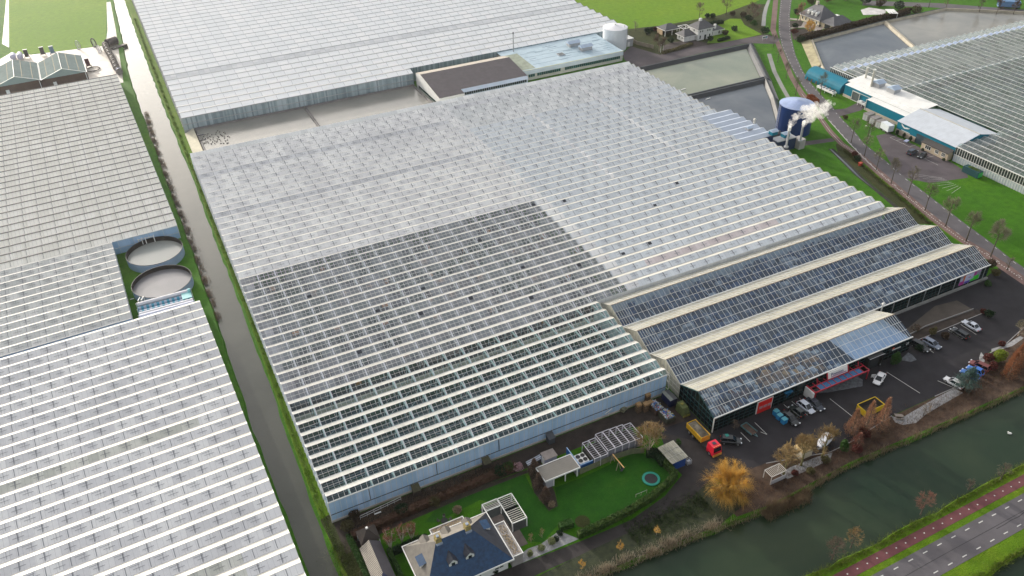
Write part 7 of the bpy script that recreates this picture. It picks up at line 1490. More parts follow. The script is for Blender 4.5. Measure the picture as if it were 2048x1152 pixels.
# ================================================================== VEHICLES
TYRE = flat('tyre_rubber', (.012, .012, .013), .8); RIM = flat('alloy_rim', (.35, .36, .38), .35, .6); CARGL = flat('car_glass', (.008, .012, .018), .06, 0, .6)
LAMPW = flat('headlamp_lens', (.62, .66, .70), .12); LAMPR = flat('tail_lamp_red', (.40, .01, .01), .2)
def paint(name, c): return MATS.get(name) or mat(name, c, .28, .04, .6, 3, 0, .6, coat=.6)
def car(label, px, head, pt, L=4.5, W=1.8, H=1.45, kind='hatch', group='cars parked on the asphalt', z=.02, xy=None, open_door=False):
    """head = heading of the bonnet in degrees; body lofted along its length, glazed cabin, four wheels, lamps"""
    x, y = xy or g(*px, .7); t = thing('parked_car', label, 'car', (x, y, z), math.radians(head), group)
    hl = L/2; w2 = W/2; bz = .92 if kind == 'suv' else .80
    st = [(-hl, w2*.72, .42, bz-.22), (-hl+.10, w2*.90, .32, bz-.04), (-hl+.6, w2, .24, bz), (-.9, w2, .22, bz+.01), (.6, w2, .22, bz-.02), (hl-1.0, w2*.98, .24, bz-.07), (hl-.35, w2*.90, .28, bz-.15), (hl-.04, w2*.66, .38, bz-.28)]
    mb = MB(); vs = []
    for X, wd, z0, z1 in st: vs += [(X, -wd*.92, z0), (X, -wd, z0+.12), (X, -wd, z1-.14), (X, -wd*.84, z1), (X, wd*.84, z1), (X, wd, z1-.14), (X, wd, z0+.12), (X, wd*.92, z0)]
    fs = [(i*8+k, (i+1)*8+k, (i+1)*8+(k+1) % 8, i*8+(k+1) % 8)[::-1] for i in range(len(st)-1) for k in range(8)]+[tuple(range(8)), tuple(range((len(st)-1)*8, len(st)*8))[::-1]]
    mb.add(vs, [f[::-1] for f in fs])
    if kind == 'sedan': cb, ct = (-hl+.75, hl-1.25), (-hl+1.45, hl-2.15)
    elif kind == 'suv': cb, ct = (-hl+.12, hl-1.15), (-hl+.42, hl-1.95)
    elif kind == 'van': cb, ct = (-hl+.06, hl-.75), (-hl+.15, hl-1.5)
    else: cb, ct = (-hl+.18, hl-1.15), (-hl+.75, hl-2.0)
    wb, wt = w2*.86, w2*.70
    B = [(cb[0], -wb), (cb[1], -wb*.92), (cb[1], wb*.92), (cb[0], wb)]; T = [(ct[0], -wt), (ct[1], -wt), (ct[1], wt), (ct[0], wt)]
    mb.add([(a, b, H) for a, b in T]+[(a*.985, b*.96, H+.05) for a, b in T], [(0, 1, 5, 4), (1, 2, 6, 5), (2, 3, 7, 6), (3, 0, 4, 7), (4, 5, 6, 7)])
    for s in (-1, 1):                                   # pillars
        for u in (0, .45, 1): p = (cb[0]+(cb[1]-cb[0])*u, s*wb*(1 if u < 1 else .92), bz-.02); q = (ct[0]+(ct[1]-ct[0])*u, s*wt, H+.01); mb.beam(p, q, .09, .09)
    mb.cbox((cb[1]-.25, w2+.10, bz+.08), (.2, .18, .14)); mb.cbox((cb[1]-.25, -w2-.10, bz+.08), (.2, .18, .14))
    if open_door: mb.cbox((.15, -w2-.42, .75), (1.0, .07, .9), -.9)
    mb.build('body', pt, t, local=True, smooth=False)
    gm = MB(); gm.add([(a, b, bz-.03) for a, b in B]+[(a, b, H) for a, b in T], [(0, 1, 5, 4), (1, 2, 6, 5), (2, 3, 7, 6), (3, 0, 4, 7), (4, 5, 6, 7)]); gm.build('windows', CARGL, t, local=True)
    for X in (-hl+.85, hl-.85):
        for s in (-1, 1):
            wm = MB(); wm.tube([(X, s*(w2-.20), .33), (X, s*(w2+.02), .33)], .33, 14); wo = wm.build('wheel', TYRE, t, local=True)
            rm = MB(); rm.tube([(X, s*(w2+.005), .33), (X, s*(w2+.03), .33)], .21, 10); rm.build('rim', RIM, wo, local=True)
    for s in (-1, 1):
        lm = MB(); lm.cbox((hl-.16, s*w2*.68, bz-.22), (.26, .34, .14)); lm.build('headlight', LAMPW, t, local=True)
        lm = MB(); lm.cbox((-hl+.06, s*w2*.72, bz-.14), (.12, .34, .18)); lm.build('tail_light', LAMPR, t, local=True)
    return t
BLK = paint('black_paint', (.010, .011, .013)); WHT = paint('white_paint', (.72, .72, .74)); SIL = paint('silver_paint', (.50, .54, .62)); GRY = paint('grey_blue_paint', (.16, .19, .26)); DNV = paint('dark_navy_paint', (.012, .018, .035)); DRD = paint('dark_red_paint', (.13, .018, .015)); BLU = paint('bright_blue_paint', (.015, .13, .50))
car('white saloon with an open door standing in front of the dock shelter', (1759, 756), 205, WHT, 4.9, 1.85, 1.42, 'sedan', open_door=True)
car('black estate parked against the end of the glass hall', (1841, 692), -80, BLK, 4.7, 1.85, 1.6, 'suv'); car('grey blue hatchback beside the black estate at the hall end', (1864, 687), -82, GRY, 4.5, 1.8, 1.5, 'suv')
car('black estate with roof rails in the bays right of the olive shrub', (1919.5, 666), 92, BLK, 4.7, 1.85, 1.5, 'suv'); car('silver saloon in the last bay before the corner shrub', (1943, 650), 93, SIL, 4.8, 1.82, 1.42, 'sedan')
car('dark red estate by the canal bank shrubs', (1959, 731), 105, DRD, 4.7, 1.85, 1.55, 'suv'); car('bright blue car half hidden behind the cedar', (1940, 748), 102, BLU, 4.4, 1.8, 1.5); car('bright blue van tail showing beside the dark red estate', (1951, 740), 102, BLU, 4.0, 1.75, 1.5)
car('white car parked left of the cedar', (1908, 764), 100, WHT, 4.6, 1.82, 1.46)
car('long black saloon beside the stack of blue crates', (1580, 835), -86, BLK, 4.9, 1.85, 1.45, 'sedan'); car('dark off road car between the black saloon and the silver car', (1593, 822), 94, paint('black_green_paint', (.012, .018, .015)), 3.9, 1.7, 1.7, 'suv'); car('silver hatchback in the bays left of the canopy', (1612, 813), -86, SIL, 4.5, 1.8, 1.5); car('dark navy saloon nearest the red canopy', (1630, 807), -86, DNV, 4.8, 1.85, 1.45, 'sedan')
car('black estate with a turquoise sheet on it near the hall corner', (1462, 880), -35, BLK, 4.6, 1.85, 1.6, 'suv')
car('large dark blue off road car before the office windows', (1825, 304), 10, paint('dark_blue_paint', (.012, .022, .05)), 4.9, 1.95, 1.75, 'suv'); car('small black car before the office windows', (1845, 311), 190, BLK, 3.9, 1.7, 1.5)
car('dark blue car on the drive of the slate roofed villa', (1643, 49), 175, DNV, 4.6, 1.8, 1.45)
t = thing('tarpaulin', 'turquoise sheet lying on the black car by the hall corner', 'sheet', (94.0, 91.2, 1.7)); mb = MB(); mb.add([(93.6, 90.8, 1.72), (94.3, 90.7, 1.74), (94.5, 91.4, 1.75), (93.8, 91.7, 1.7), (93.5, 91.7, 1.2), (94.4, 91.9, 1.2)], [(0, 1, 2, 3), (3, 2, 5, 4)]); mb.build('cloth', flat('turquoise_cloth', (.01, .20, .17), .7), t)
# truck
tk = thing('tipper_truck', 'red cab lorry with a yellow open body of soil beside the glass hall', 'lorry', (89.3, 92.6, 0), math.radians(-90))
mb = MB(); mb.box(2.0, 4.3, -1.1, 1.1, .55, 1.6); mb.add([(2.0, -1.1, 1.6), (4.3, -1.1, 1.6), (4.3, 1.1, 1.6), (2.0, 1.1, 1.6), (2.05, -1.0, 2.9), (4.0, -1.0, 2.85), (4.0, 1.0, 2.85), (2.05, 1.0, 2.9)], [(0, 1, 5, 4), (1, 2, 6, 5), (2, 3, 7, 6), (3, 0, 4, 7), (4, 5, 6, 7)]); mb.build('cab', flat('lorry_red', (.62, .010, .035), .35, coat=.4), tk, local=True)
mb = MB(); mb.add([(4.31, -.98, 1.7), (4.31, .98, 1.7), (4.06, .9, 2.65), (4.06, -.9, 2.65)], [(0, 1, 2, 3)]); mb.build('windscreen', CARGL, tk, local=True)
mb = MB(); mb.cbox((2.9, 0, 2.94), (.7, .8, .06)); mb.build('roof_hatch', flat('dark_hatch', (.03, .03, .05), .4), tk, local=True)
mb = MB()
for i in range(4): mb.cbox((3.9, -.75+.5*i, 2.95), (.12, .22, .12))
mb.build('roof_lamp', flat('amber_lamp', (.75, .45, .10), .3), tk, local=True)
mb = MB(); mb.box(4.3, 4.45, -1.1, 1.1, .45, 1.0); mb.build('bumper', flat('bumper_orange', (.60, .28, .05), .4), tk, local=True)
mb = MB(); mb.box(-5.0, 3.8, -.5, .5, .7, .95); mb.box(.3, 2.0, -1.05, -.6, .5, 1.1); mb.box(.3, 2.0, .6, 1.05, .5, 1.1); mb.box(-.6, 1.9, -1.1, 1.1, 1.0, 1.12); mb.build('chassis', flat('chassis_black', (.02, .02, .022), .6), tk, local=True)
bm_ = MB(); X0, X1 = -5.0, .2
for (a, b, c, d) in ((X0, X1, -1.2, -1.1), (X0, X1, 1.1, 1.2), (X0, X0+.1, -1.1, 1.1), (X1-.1, X1, -1.1, 1.1)): bm_.box(a, b, c, d, 1.1, 2.5)
bm_.box(X0+.1, X1-.1, -1.1, 1.1, 1.1, 1.2)
for i in range(7): x = X0+.4+.7*i; bm_.box(x, x+.1, -1.28, -1.2, 1.1, 2.45); bm_.box(x, x+.1, 1.2, 1.28, 1.1, 2.45)
bm_.build('tipper_body', flat('tipper_yellow', (.62, .36, .02), .5), tk, local=True)
mb = MB(); r = random.Random(15); nx, ny = 14, 6; vs = [(X0+.1+(X1-X0-.2)*i/nx, -1.1+2.2*j/ny, 2.25+(.75*math.sin(PI*j/ny)*math.sin(PI*i/nx))**.8+r.uniform(-.06, .06)) for i in range(nx+1) for j in range(ny+1)]
mb.add(vs, [(i*(ny+1)+j, (i+1)*(ny+1)+j, (i+1)*(ny+1)+j+1, i*(ny+1)+j+1) for i in range(nx) for j in range(ny)])
for _ in range(120): p = Vector((r.uniform(-4.6, .6), r.uniform(-1, 1), 2.75)); twig(mb, p, p+Vector((r.uniform(.3, 1.4), r.uniform(-.4, .4), r.uniform(-.1, .5))), .025)
mb.build('load', mat('grey_brown_load', (.13, .115, .09), .95, .35, 1.5, 7), tk, local=True)
for X in (-3.9, -2.6, 3.1):
    for s in (-1, 1): wm = MB(); wm.tube([(X, s*.75, .5), (X, s*1.12, .5)], .5, 16); wo = wm.build('wheel', TYRE, tk, local=True); rm = MB(); rm.tube([(X, s*1.10, .5), (X, s*1.14, .5)], .28, 10); rm.build('rim', RIM, wo, local=True)
# ================================================================== YARD THINGS
def skip(label, x0, x1, y0, y1, h, mt, name='waste_skip', fill=None, seed=1, rot=0, cat='skip'):
    t = thing(name, label, cat, ((x0+x1)/2, (y0+y1)/2, 0), rot); a, b = (x1-x0)/2, (y1-y0)/2; mb = MB()
    for p, q, c, d in ((-a, a, -b, -b+.08), (-a, a, b-.08, b), (-a, -a+.08, -b+.08, b-.08), (a-.08, a, -b+.08, b-.08)): mb.box(p, q, c, d, .12, h)
    mb.box(-a+.08, a-.08, -b+.08, b-.08, .12, .2)
    n = max(2, int((y1-y0)/.8))
    for i in range(n+1):
        y = -b+.06+(2*b-.18)*i/n
        for s in (-1, 1): mb.box(s*(a+.03)-.03, s*(a+.03)+.03, y, y+.08, .12, h-.02)
    for p, q in (((-a, -b), (a, -b)), ((a, -b), (a, b)), ((a, b), (-a, b)), ((-a, b), (-a, -b))): mb.beam((*p, h), (*q, h), .12, .1)
    mb.build('hull', mt, t, local=True)
    if fill:
        r = random.Random(seed); mb = MB()
        for _ in range(fill):
            s = r.uniform(.15, .4); p = Vector((r.uniform(-a+.2, a-.2), r.uniform(-b+.2, b-.2), h-.1+r.uniform(-.1, .45)*(1-.3*r.random()))); vs = [p+rdir(r)*s*r.uniform(.6, 1) for _ in range(6)]
            mb.add(vs, [(0, 1, 2), (0, 2, 3), (3, 4, 5), (1, 4, 5), (0, 4, 2), (1, 3, 5)], r.choice((0, 0, 0, 1, 1, 2, 3, 4, 5)))
        mb.build('rubbish', [flat('bag_white', (.62, .66, .70), .5), flat('bag_blue', (.04, .20, .55), .5), flat('bag_red', (.50, .03, .04), .5), flat('bag_yellow', (.55, .50, .18), .6), flat('bag_grey', (.22, .25, .27), .6), flat('bag_lilac', (.40, .42, .60), .6)], t, local=True)
        mb = MB(); mb.box(-a+.1, a-.1, -b+.1, b-.1, .2, h-.15); mb.build('fill', flat('dark_fill', (.05, .045, .04), .9), t, local=True)
    return t
RUSTY = mat('rusty_steel', (.10, .06, .045), .8, .4, 1.2, 6)
skip('open waste skip heaped with white and blue bags', 84.9, 87.1, 104.4, 107.6, 1.5, RUSTY, fill=240, seed=31)
skip('open waste skip heaped with red, white and blue rubbish nearer the lorry', 85.4, 87.7, 101.0, 104.1, 1.5, mat('olive_skip', (.06, .06, .04), .8, .3, 1.2, 6), fill=210, seed=32)
sk = skip('yellow open skip behind the rust brown cypresses', 125.6, 131.0, 82.4, 85.2, 1.7, flat('skip_yellow', (.62, .42, .01), .5))
mb = MB(); mb.box(125.75, 130.85, 82.55, 85.05, .25, .5); mb.box(125.72, 130.88, 85.06, 85.1, .3, 1.6); mb.box(125.72, 130.88, 82.5, 82.54, .3, 1.6); mb.box(125.7, 125.74, 82.5, 85.1, .3, 1.6); mb.box(130.86, 130.9, 82.5, 85.1, .3, 1.6); mb.build('dark_inner_faces', MATS['dark_fill'], sk)  # extra dark faces darken the inside of the skip
bc = thing('container', 'long low dark blue container against the hall gable', 'container', (90.4, 106.7, 0)); mb = MB(); mb.box(89.2, 91.0, 105.1, 108.4, .15, 2.2); mb.build('body', stripemat('navy_container', (.008, .014, .06), (.012, .022, .09), .4, 1, .3, .6), bc); mb = MB(); mb.poly([(89.1, 105, 2.24), (90, 105, 2.32), (90, 108.5, 2.32), (89.1, 108.5, 2.24)]); mb.build('pale_lid', mat('pale_lid', (.22, .24, .22), .7, .2, 1, 5), bc); mb = MB(); mb.poly([(90, 105, 2.32), (91.1, 105, 2.24), (91.1, 108.5, 2.24), (90, 108.5, 2.32)]); mb.build('dark_lid', DARKJ, bc)
gc_ = thing('waste_press', 'mossy green waste press beside the hall gable', 'waste press', (90.8, 102.6, 0)); mb = MB(); mb.add([(-.9, -1.6, .2), (.9, -1.6, .2), (.9, 1.4, .2), (-.9, 1.4, .2), (-.75, -.9, 2.3), (.75, -.9, 2.3), (.75, 1.2, 2.5), (-.75, 1.2, 2.5), (-.8, -1.6, 1.2), (.8, -1.6, 1.2)], [(0, 1, 9, 8), (8, 9, 5, 4), (4, 5, 6, 7), (2, 3, 7, 6), (1, 2, 6, 5, 9), (3, 0, 8, 4, 7)]); mb.build('hull', mat('mossy_green_paint', (.085, .11, .03), .8, .35, 1.5, 6), gc_, local=True); mb = MB(); mb.cbox((0, -1.7, .5), (1.9, .15, .5)); mb.cbox((0, .3, 2.5), (.6, .6, .12)); mb.build('hatch', mat('yellowish_edge', (.20, .18, .03), .8, .3, 1.5, 6), gc_, local=True)
CRATE = mat('box_pallet_timber', (.36, .22, .10), .85, .25, 1.5, 6)
for lab, px, n in (('stack of wooden box pallets, the left front one', (1276, 823), 4), ('stack of wooden box pallets, the right front one', (1290, 822), 4), ('stack of wooden box pallets, half hidden at the right', (1299, 815), 3), ('stack of wooden box pallets at the back by the wall', (1294, 803), 4)):
    x, y = g(*px); t = thing('box_pallet_stack', lab, 'pallets', (x, y, 0), .08); 
    for i in range(n):
        mb = MB(); mb.box(-.58, .58, -.5, .5, i*.62+.12, i*.62+.58)
        for s in (-.5, 0, .42): mb.box(s, s+.1, -.5, .5, i*.62, i*.62+.12)
        mb.box(-.6, .6, -.52, .52, i*.62+.56, i*.62+.6); mb.build('box_pallet', CRATE if i == n-1 else mat('dark_box_timber', (.15, .095, .055), .85, .3, 1.5, 6), t, local=True)
for i, (px, lab) in enumerate((((1552, 826), 'blue plastic crate stack nearest the red door'), ((1559, 834), 'blue plastic crate stack with a pale top, the middle one'), ((1568, 842), 'blue plastic crate stack standing out towards the lane'))):
    x, y = g(*px, .6); t = thing('crate_stack', lab, 'crates', (x, y, 0), math.radians(4)); mb = MB()
    for k in range(3): mb.box(-.6, .6, -.5, .5, .12+k*.4, .12+k*.4+.36)
    mb.build('crates', flat('blue_plastic', (.02, .22, .48), .5), t, local=True); mb = MB(); mb.box(-.62, .62, -.52, .52, 1.3, 1.36); mb.build('lid', flat('teal_lid', (.06, .28, .36), .5), t, local=True)
    mb = MB()
    for sx in (-.5, .5):
        for sy in (-.4, .4): mb.box(sx-.06, sx+.06, sy-.06, sy+.06, 0, .12)
    mb.build('wheel', TYRE, t, local=True)
tl = thing('flatbed_trailer', 'open trailer with a rusty brown floor parked between two white lines', 'trailer', (*g(1497, 862), 0), math.radians(-84)); mb = MB(); mb.box(-1.6, 1.6, -.85, .85, .5, .58); mb.build('floor', RUSTY, tl, local=True); mb = MB()
for c, d in ((-.9, -.85), (.85, .9)): mb.box(-1.6, 1.6, c, d, .5, .95)
mb.box(-1.65, -1.6, -.9, .9, .5, .95); mb.beam((1.6, -.3, .5), (2.6, 0, .5), .1); mb.beam((1.6, .3, .5), (2.6, 0, .5), .1); mb.build('side_board', mat('teal_grey_board', (.10, .20, .22), .6, .2, 1, 4), tl, local=True)
for s in (-1, 1): mb = MB(); mb.tube([(0, s*.95, .32), (0, s*1.1, .32)], .32, 12); mb.build('wheel', TYRE, tl, local=True)
sh = thing('slatted_shelter', 'white slatted shelter roof on the gravel under the left ochre tree', 'shelter', (96.0, 78.2, 0)); mb = MB(); x0, x1, y0, y1, z = 94.2, 98.0, 77.3, 79.4, 2.3
for p, q in (((x0, y0), (x1, y0)), ((x1, y0), (x1, y1)), ((x1, y1), (x0, y1)), ((x0, y1), (x0, y0))): mb.beam((*p, z), (*q, z), .14)
for p in ((x0, y0), (x1, y0), (x1, y1), (x0, y1)): mb.beam((*p, 0), (*p, z), .12)
mb.build('frame', flat('dull_white_frame', (.45, .43, .41), .6), sh); mb = MB()
for i in range(1, 10): x = x0+(x1-x0)*i/10; mb.beam((x, y0, z), (x, y1, z), .13, .06)
mb.build('slat', flat('pale_slat', (.40, .37, .33), .6), sh); mb = MB(); mb.box(x0, x1, y0-.15, y0-.05, 0, 1.2); mb.build('side_panel', flat('grey_side_panel', (.35, .35, .37), .6), sh)
bx = thing('tent_box', 'beige box tent with a sloping top behind the middle ochre tree', 'tent', (105.7, 80.6, 0)); mb = MB(); mb.add([(-1.5, -1.2, 0), (1.5, -1.2, 0), (1.5, 1.2, 0), (-1.5, 1.2, 0), (-1.5, -1.2, 2.2), (1.5, -1.2, 2.2), (1.5, 1.2, 2.2), (-1.5, 1.2, 2.2)], [(0, 1, 5, 4), (1, 2, 6, 5), (2, 3, 7, 6), (3, 0, 4, 7)]); mb.build('canvas_wall', mat('cream_canvas', (.55, .49, .38), .8, .12, .8, 3), bx, local=True); mb = MB(); mb.poly([(-1.55, -1.25, 2.2), (1.55, -1.25, 2.2), (1.2, .3, 2.75), (-1.2, .3, 2.75)]); mb.poly([(1.55, 1.25, 2.2), (-1.55, 1.25, 2.2), (-1.2, .3, 2.75), (1.2, .3, 2.75)]); mb.poly([(1.55, -1.25, 2.2), (1.55, 1.25, 2.2), (1.2, .3, 2.75)]); mb.poly([(-1.55, 1.25, 2.2), (-1.55, -1.25, 2.2), (-1.2, .3, 2.75)]); mb.build('canvas_top', mat('tan_canvas', (.50, .36, .17), .8, .12, .8, 3), bx, local=True)
bo = thing('covered_boat', 'white covered boat behind the right ochre tree', 'boat', (111.6, 80.6, 0), math.radians(200)); mb = MB(); st = [(-2.6, .85, .5), (-2.5, 1.05, .45), (-.8, 1.15, .4), (1.0, 1.05, .45), (2.2, .6, .6), (2.8, .08, .8)]; vs = []
for X, wd, z0 in st: vs += [(X, -wd*.5, z0), (X, -wd, 1.25), (X, wd, 1.25), (X, wd*.5, z0)]
mb.add(vs, [(i*4+k, (i+1)*4+k, (i+1)*4+(k+1) % 4, i*4+(k+1) % 4) for i in range(5) for k in (0, 2, 3)]+[(0, 1, 2, 3)]); mb.build('hull', flat('boat_white', (.66, .66, .70), .35), bo, local=True); mb = MB(); vs = []
for X, wd, h in ((-2.55, .95, .25), (-1.6, 1.1, .7), (0, 1.12, .8), (1.2, .95, .4), (2.4, .45, .12)): vs += [(X, -wd, 1.27), (X, -wd*.6, 1.3+h), (X, wd*.6, 1.3+h), (X, wd, 1.27)]
mb.add(vs, [(i*4+k, (i+1)*4+k, (i+1)*4+k+1, i*4+k+1) for i in range(4) for k in range(3)]+[(0, 1, 2, 3), (16, 17, 18, 19)]); mb.build('cover', mat('white_boat_cover', (.68, .70, .76), .6, .12, 1, 4), bo, local=True); mb = MB(); mb.box(-2, 1.6, -.5, .5, .25, .45); mb.build('trailer_frame', ALUG, bo, local=True)
for s in (-1, 1): mb = MB(); mb.tube([(-.4, s*.95, .3), (-.4, s*1.12, .3)], .3, 12); mb.build('wheel', TYRE, bo, local=True)
be = thing('picnic_bench', 'grey picnic bench on the white gravel', 'bench', (*g(1797, 836), 0), math.radians(-35)); mb = MB(); mb.box(-.9, .9, -.35, .35, .70, .76); mb.build('tabletop', flat('weathered_bench', (.20, .17, .15), .8), be, local=True)
for s in (-1, 1): mb = MB(); mb.box(-.9, .9, s*.7-.13, s*.7+.13, .42, .47); mb.build('seat', MATS['weathered_bench'], be, local=True)
mb = MB()
for X in (-.7, .7): mb.beam((X, -.8, 0), (X, -.2, .7), .08); mb.beam((X, .8, 0), (X, .2, .7), .08); mb.beam((X, -.75, .4), (X, .75, .4), .07)
mb.build('leg', MATS['weathered_bench'], be, local=True)
# containers before the teal shed
CGREY = mat('grey_cabin_wall', (.36, .34, .33), .7, .12, .6, 4); CROOF = mat('grey_cabin_roof', (.22, .21, .21), .9, .25, .7, 5)
for i, (px, lab, big) in enumerate((((1729, 241), 'grey cabin container, the one nearest the lawn corner', 0), ((1742, 249), 'grey cabin container, second from the lawn corner', 0), ((1754, 256), 'grey cabin container with a yellowish side, third in the row', 1), ((1768, 263), 'grey cabin container with a dark patched roof, nearest the white trailer', 1))):
    x, y = g(*px); t = thing('cabin_container', lab, 'container', (x+1.6, y, 0), 0, 'grey cabin containers in a row'); mb = MB(); mb.box(-1.6, 1.9, -1.2, 1.2, .1, 2.5); mb.build('wall', CGREY, t, local=True); mb = MB(); mb.box(-1.7, 2.0, -1.28, 1.28, 2.5, 2.62); mb.build('roof', CROOF, t, local=True); mb = MB(); mb.box(-1.66, -1.6, -.9, -.1, .2, 2.2); mb.box(-1.66, -1.6, .1, .9, .2, 2.2); mb.build('door', mat('pale_cabin_door', (.42, .43, .45), .6, .1, 1, 3), t, local=True)
    if big: mb = MB(); mb.box(-1.5, 1.8, -1.26, -1.2, .3, 2.3); mb.build('side_panel', mat('yellowish_panel', (.45, .36, .18), .8, .2, 1, 4), t, local=True)
x, y = 244.6, 187.6; t = thing('box_trailer', 'white box trailer beside the eagle hall', 'trailer', (x, y, 0), math.radians(80)); mb = MB(); mb.box(-2.2, 2.2, -1.2, 1.2, .7, 3.0); mb.build('box', mat('white_trailer_sheet', (.66, .70, .74), .4, .06, .8, 3), t, local=True); mb = MB(); mb.box(-2.1, 2.1, -1.1, 1.1, .45, .7); mb.build('chassis', DARKJ, t, local=True)
for X in (-1.2, 1.2):
    for s in (-1, 1): mb = MB(); mb.tube([(X, s*.9, .45), (X, s*1.15, .45)], .45, 12); mb.build('wheel', TYRE, t, local=True)
t = thing('car_trailer', 'small pale blue trailer parked before the dark roller door', 'trailer', (*g(1812, 285), 0), .3); mb = MB(); mb.box(-1, 1, -.6, .6, .5, .8); mb.build('tray', flat('pale_blue_tray', (.36, .40, .58), .5), t, local=True); mb = MB(); mb.beam((1, 0, .5), (1.8, 0, .5), .08); mb.build('drawbar', DARKJ, t, local=True)
for s in (-1, 1): mb = MB(); mb.tube([(0, s*.62, .3), (0, s*.75, .3)], .3, 10); mb.build('wheel', TYRE, t, local=True)
gt_ = thing('green_container', 'dark green container heaped with green plant waste at the right greenhouse', 'container', (*g(1943, 349), 0), math.radians(90)); mb = MB(); mb.box(-3, 3, -1.2, 1.2, .1, 2.2); mb.build('hull', flat('dark_green_container', (.01, .06, .07), .5), gt_, local=True); mb = MB(); mb.box(-3.06, -3.0, -1.0, 1.0, .3, 2.0); mb.build('end_door', flat('bright_green_door', (.03, .40, .08), .5), gt_, local=True); mb = MB(); blob_crown(mb, random.Random(40), (0, 0, 2.1), (3.0, 1.2, .7), 1300, .16); mb.build('plant_waste', foliage('fresh_plant_waste', (.10, .20, .04), (.26, .32, .12)), gt_, local=True)
for lab, xc, y0, y1 in (('white cooler with round fans on the lawn by the teal tunnel', 251.9, 221.0, 230.2), ('white cooler with round fans in the recess of the teal building', 254.2, 205.9, 210.6)):
    t = thing('cooling_unit', lab, 'cooling unit', (xc, (y0+y1)/2, 0)); mb = MB(); mb.box(xc-.9, xc+.9, y0, y1, 1.0, 1.7); mb.build('housing', WHITET, t); n = int((y1-y0)/1.7)
    for i in range(n): mb = MB(); y = y0+.9+i*1.75; mb.lathe(xc, y, [(.6, 1.71), (.6, 1.8), (.5, 1.8), (.001, 1.74)], 16); mb.build('fan', flat('grey_fan', (.08, .10, .12), .5), t)
    mb = MB()
    for y in (y0+.3, (y0+y1)/2, y1-.3): mb.beam((xc-.8, y, 0), (xc-.8, y, 1.0), .15); mb.beam((xc+.8, y, 0), (xc+.8, y, 1.0), .15)
    mb.build('leg', ALU, t)
for lab, px, h, mt_ in (('grey street lamp beside the road opposite the containers', (1735, 287), 6.6, ALUG),):
    x, y = g(*px); t = thing('street_lamp', lab, 'street lamp', (x, y, 0)); mb = MB(); mb.tube([(0, 0, 0), (0, 0, h-.3), (-.25, .2, h), (-1.2, .9, h+.1)], [.10, .07, .06, .05], 8); mb.build('pole', mt_, t, local=True); mb = MB(); mb.cbox((-1.5, 1.1, h+.1), (.7, .28, .14), -.64); mb.build('lamp_head', WHITET, t, local=True)
t = thing('salt_bin', 'small red bin beside the round roadside bush', 'bin', (*g(1720, 331), 0)); mb = MB(); mb.add([(-.5, -.4, 0), (.5, -.4, 0), (.5, .4, 0), (-.5, .4, 0), (-.6, -.5, 1), (.6, -.5, 1), (.6, .5, 1), (-.6, .5, 1)], [(0, 1, 5, 4), (1, 2, 6, 5), (2, 3, 7, 6), (3, 0, 4, 7)]); mb.build('hull', flat('bin_red', (.34, .04, .02), .5), t, local=True); mb = MB(); mb.cbox((0, 0, 1.05), (1.3, 1.1, .12)); mb.build('lid', flat('bin_red_lid', (.40, .06, .03), .5), t, local=True)
x, y = g(1529, 81); t = thing('road_sign', 'small white board with blue and red panels at the drive entrance', 'sign', (x, y, 0)); mb = MB(); mb.box(-1.5, 1.5, -.05, .05, .8, 2.2); mb.build('board', WHITET, t, local=True); mb = MB(); mb.box(-1.2, -.4, -.09, -.05, 1.2, 1.9, 0); mb.box(-.2, .3, -.09, -.05, 1.2, 1.9, 1); mb.box(.5, 1.3, -.09, -.05, 1.2, 1.9, 2); mb.build('picture_panel', [flat('sign_slate', (.10, .10, .14), .5), flat('sign_green', (.03, .22, .10), .5), flat('sign_blue', (.02, .20, .42), .5)], t, local=True); mb = MB(); mb.beam((-1.3, 0, 0), (-1.3, 0, .8), .1); mb.beam((1.3, 0, 0), (1.3, 0, .8), .1); mb.build('post', ALUG, t, local=True)
for i, px in enumerate(((1321, 105), (1326, 103))):
    x, y = g(*px); t = thing('flagpole', ['left white flagpole at the villa drive', 'right white flagpole at the villa drive'][i], 'flagpole', (x, y, 0)); mb = MB(); mb.tube([(0, 0, 0), (0, 0, 3.6)], [.09, .06], 6); mb.build('pole', WHITET, t, local=True); mb = MB(); mb.cbox((0, 0, 3.68), (.2, .2, .16)); mb.build('knob', ALU, t, local=True)
# far left yard: wheels, hose reels, trailers, white tanks
DRUM = mat('dark_drum', (.06, .05, .055), .7, .3, .8, 5); DRUMB = mat('blue_drum', (.02, .06, .22), .6, .3, .8, 5)
a8 = crop(0, 60, 8)
for i, px in enumerate(((1905, 665), (1865, 610), (1845, 560), (1820, 510), (1800, 465), (1775, 420), (1750, 375), (1720, 330), (1700, 290), (1690, 250))):
    x, y = g(*a8(*px), 1.2); t = thing('hose_drum', 'dark ribbed drum in the line beside the canal' if i not in (0,) else 'blue ended drum in the line nearest the greenhouse corner', 'drum', (x, y, 0), math.radians(4), 'ribbed drums lined up beside the canal'); mb = MB(); mb.tube([(0, -1.0, 1.5), (0, 1.0, 1.5)], 1.3, 18); mb.build('barrel', DRUMB if i == 0 else DRUM, t, local=True)
    mb = MB()
    for yy in (-1.0, 1.0): mb.tube([(0, yy-.08, 1.5), (0, yy+.08, 1.5)], 1.5, 18)
    mb.build('flange', mat('steel_flange', (.24, .21, .20), .5, .3, 1, 4), t, local=True)
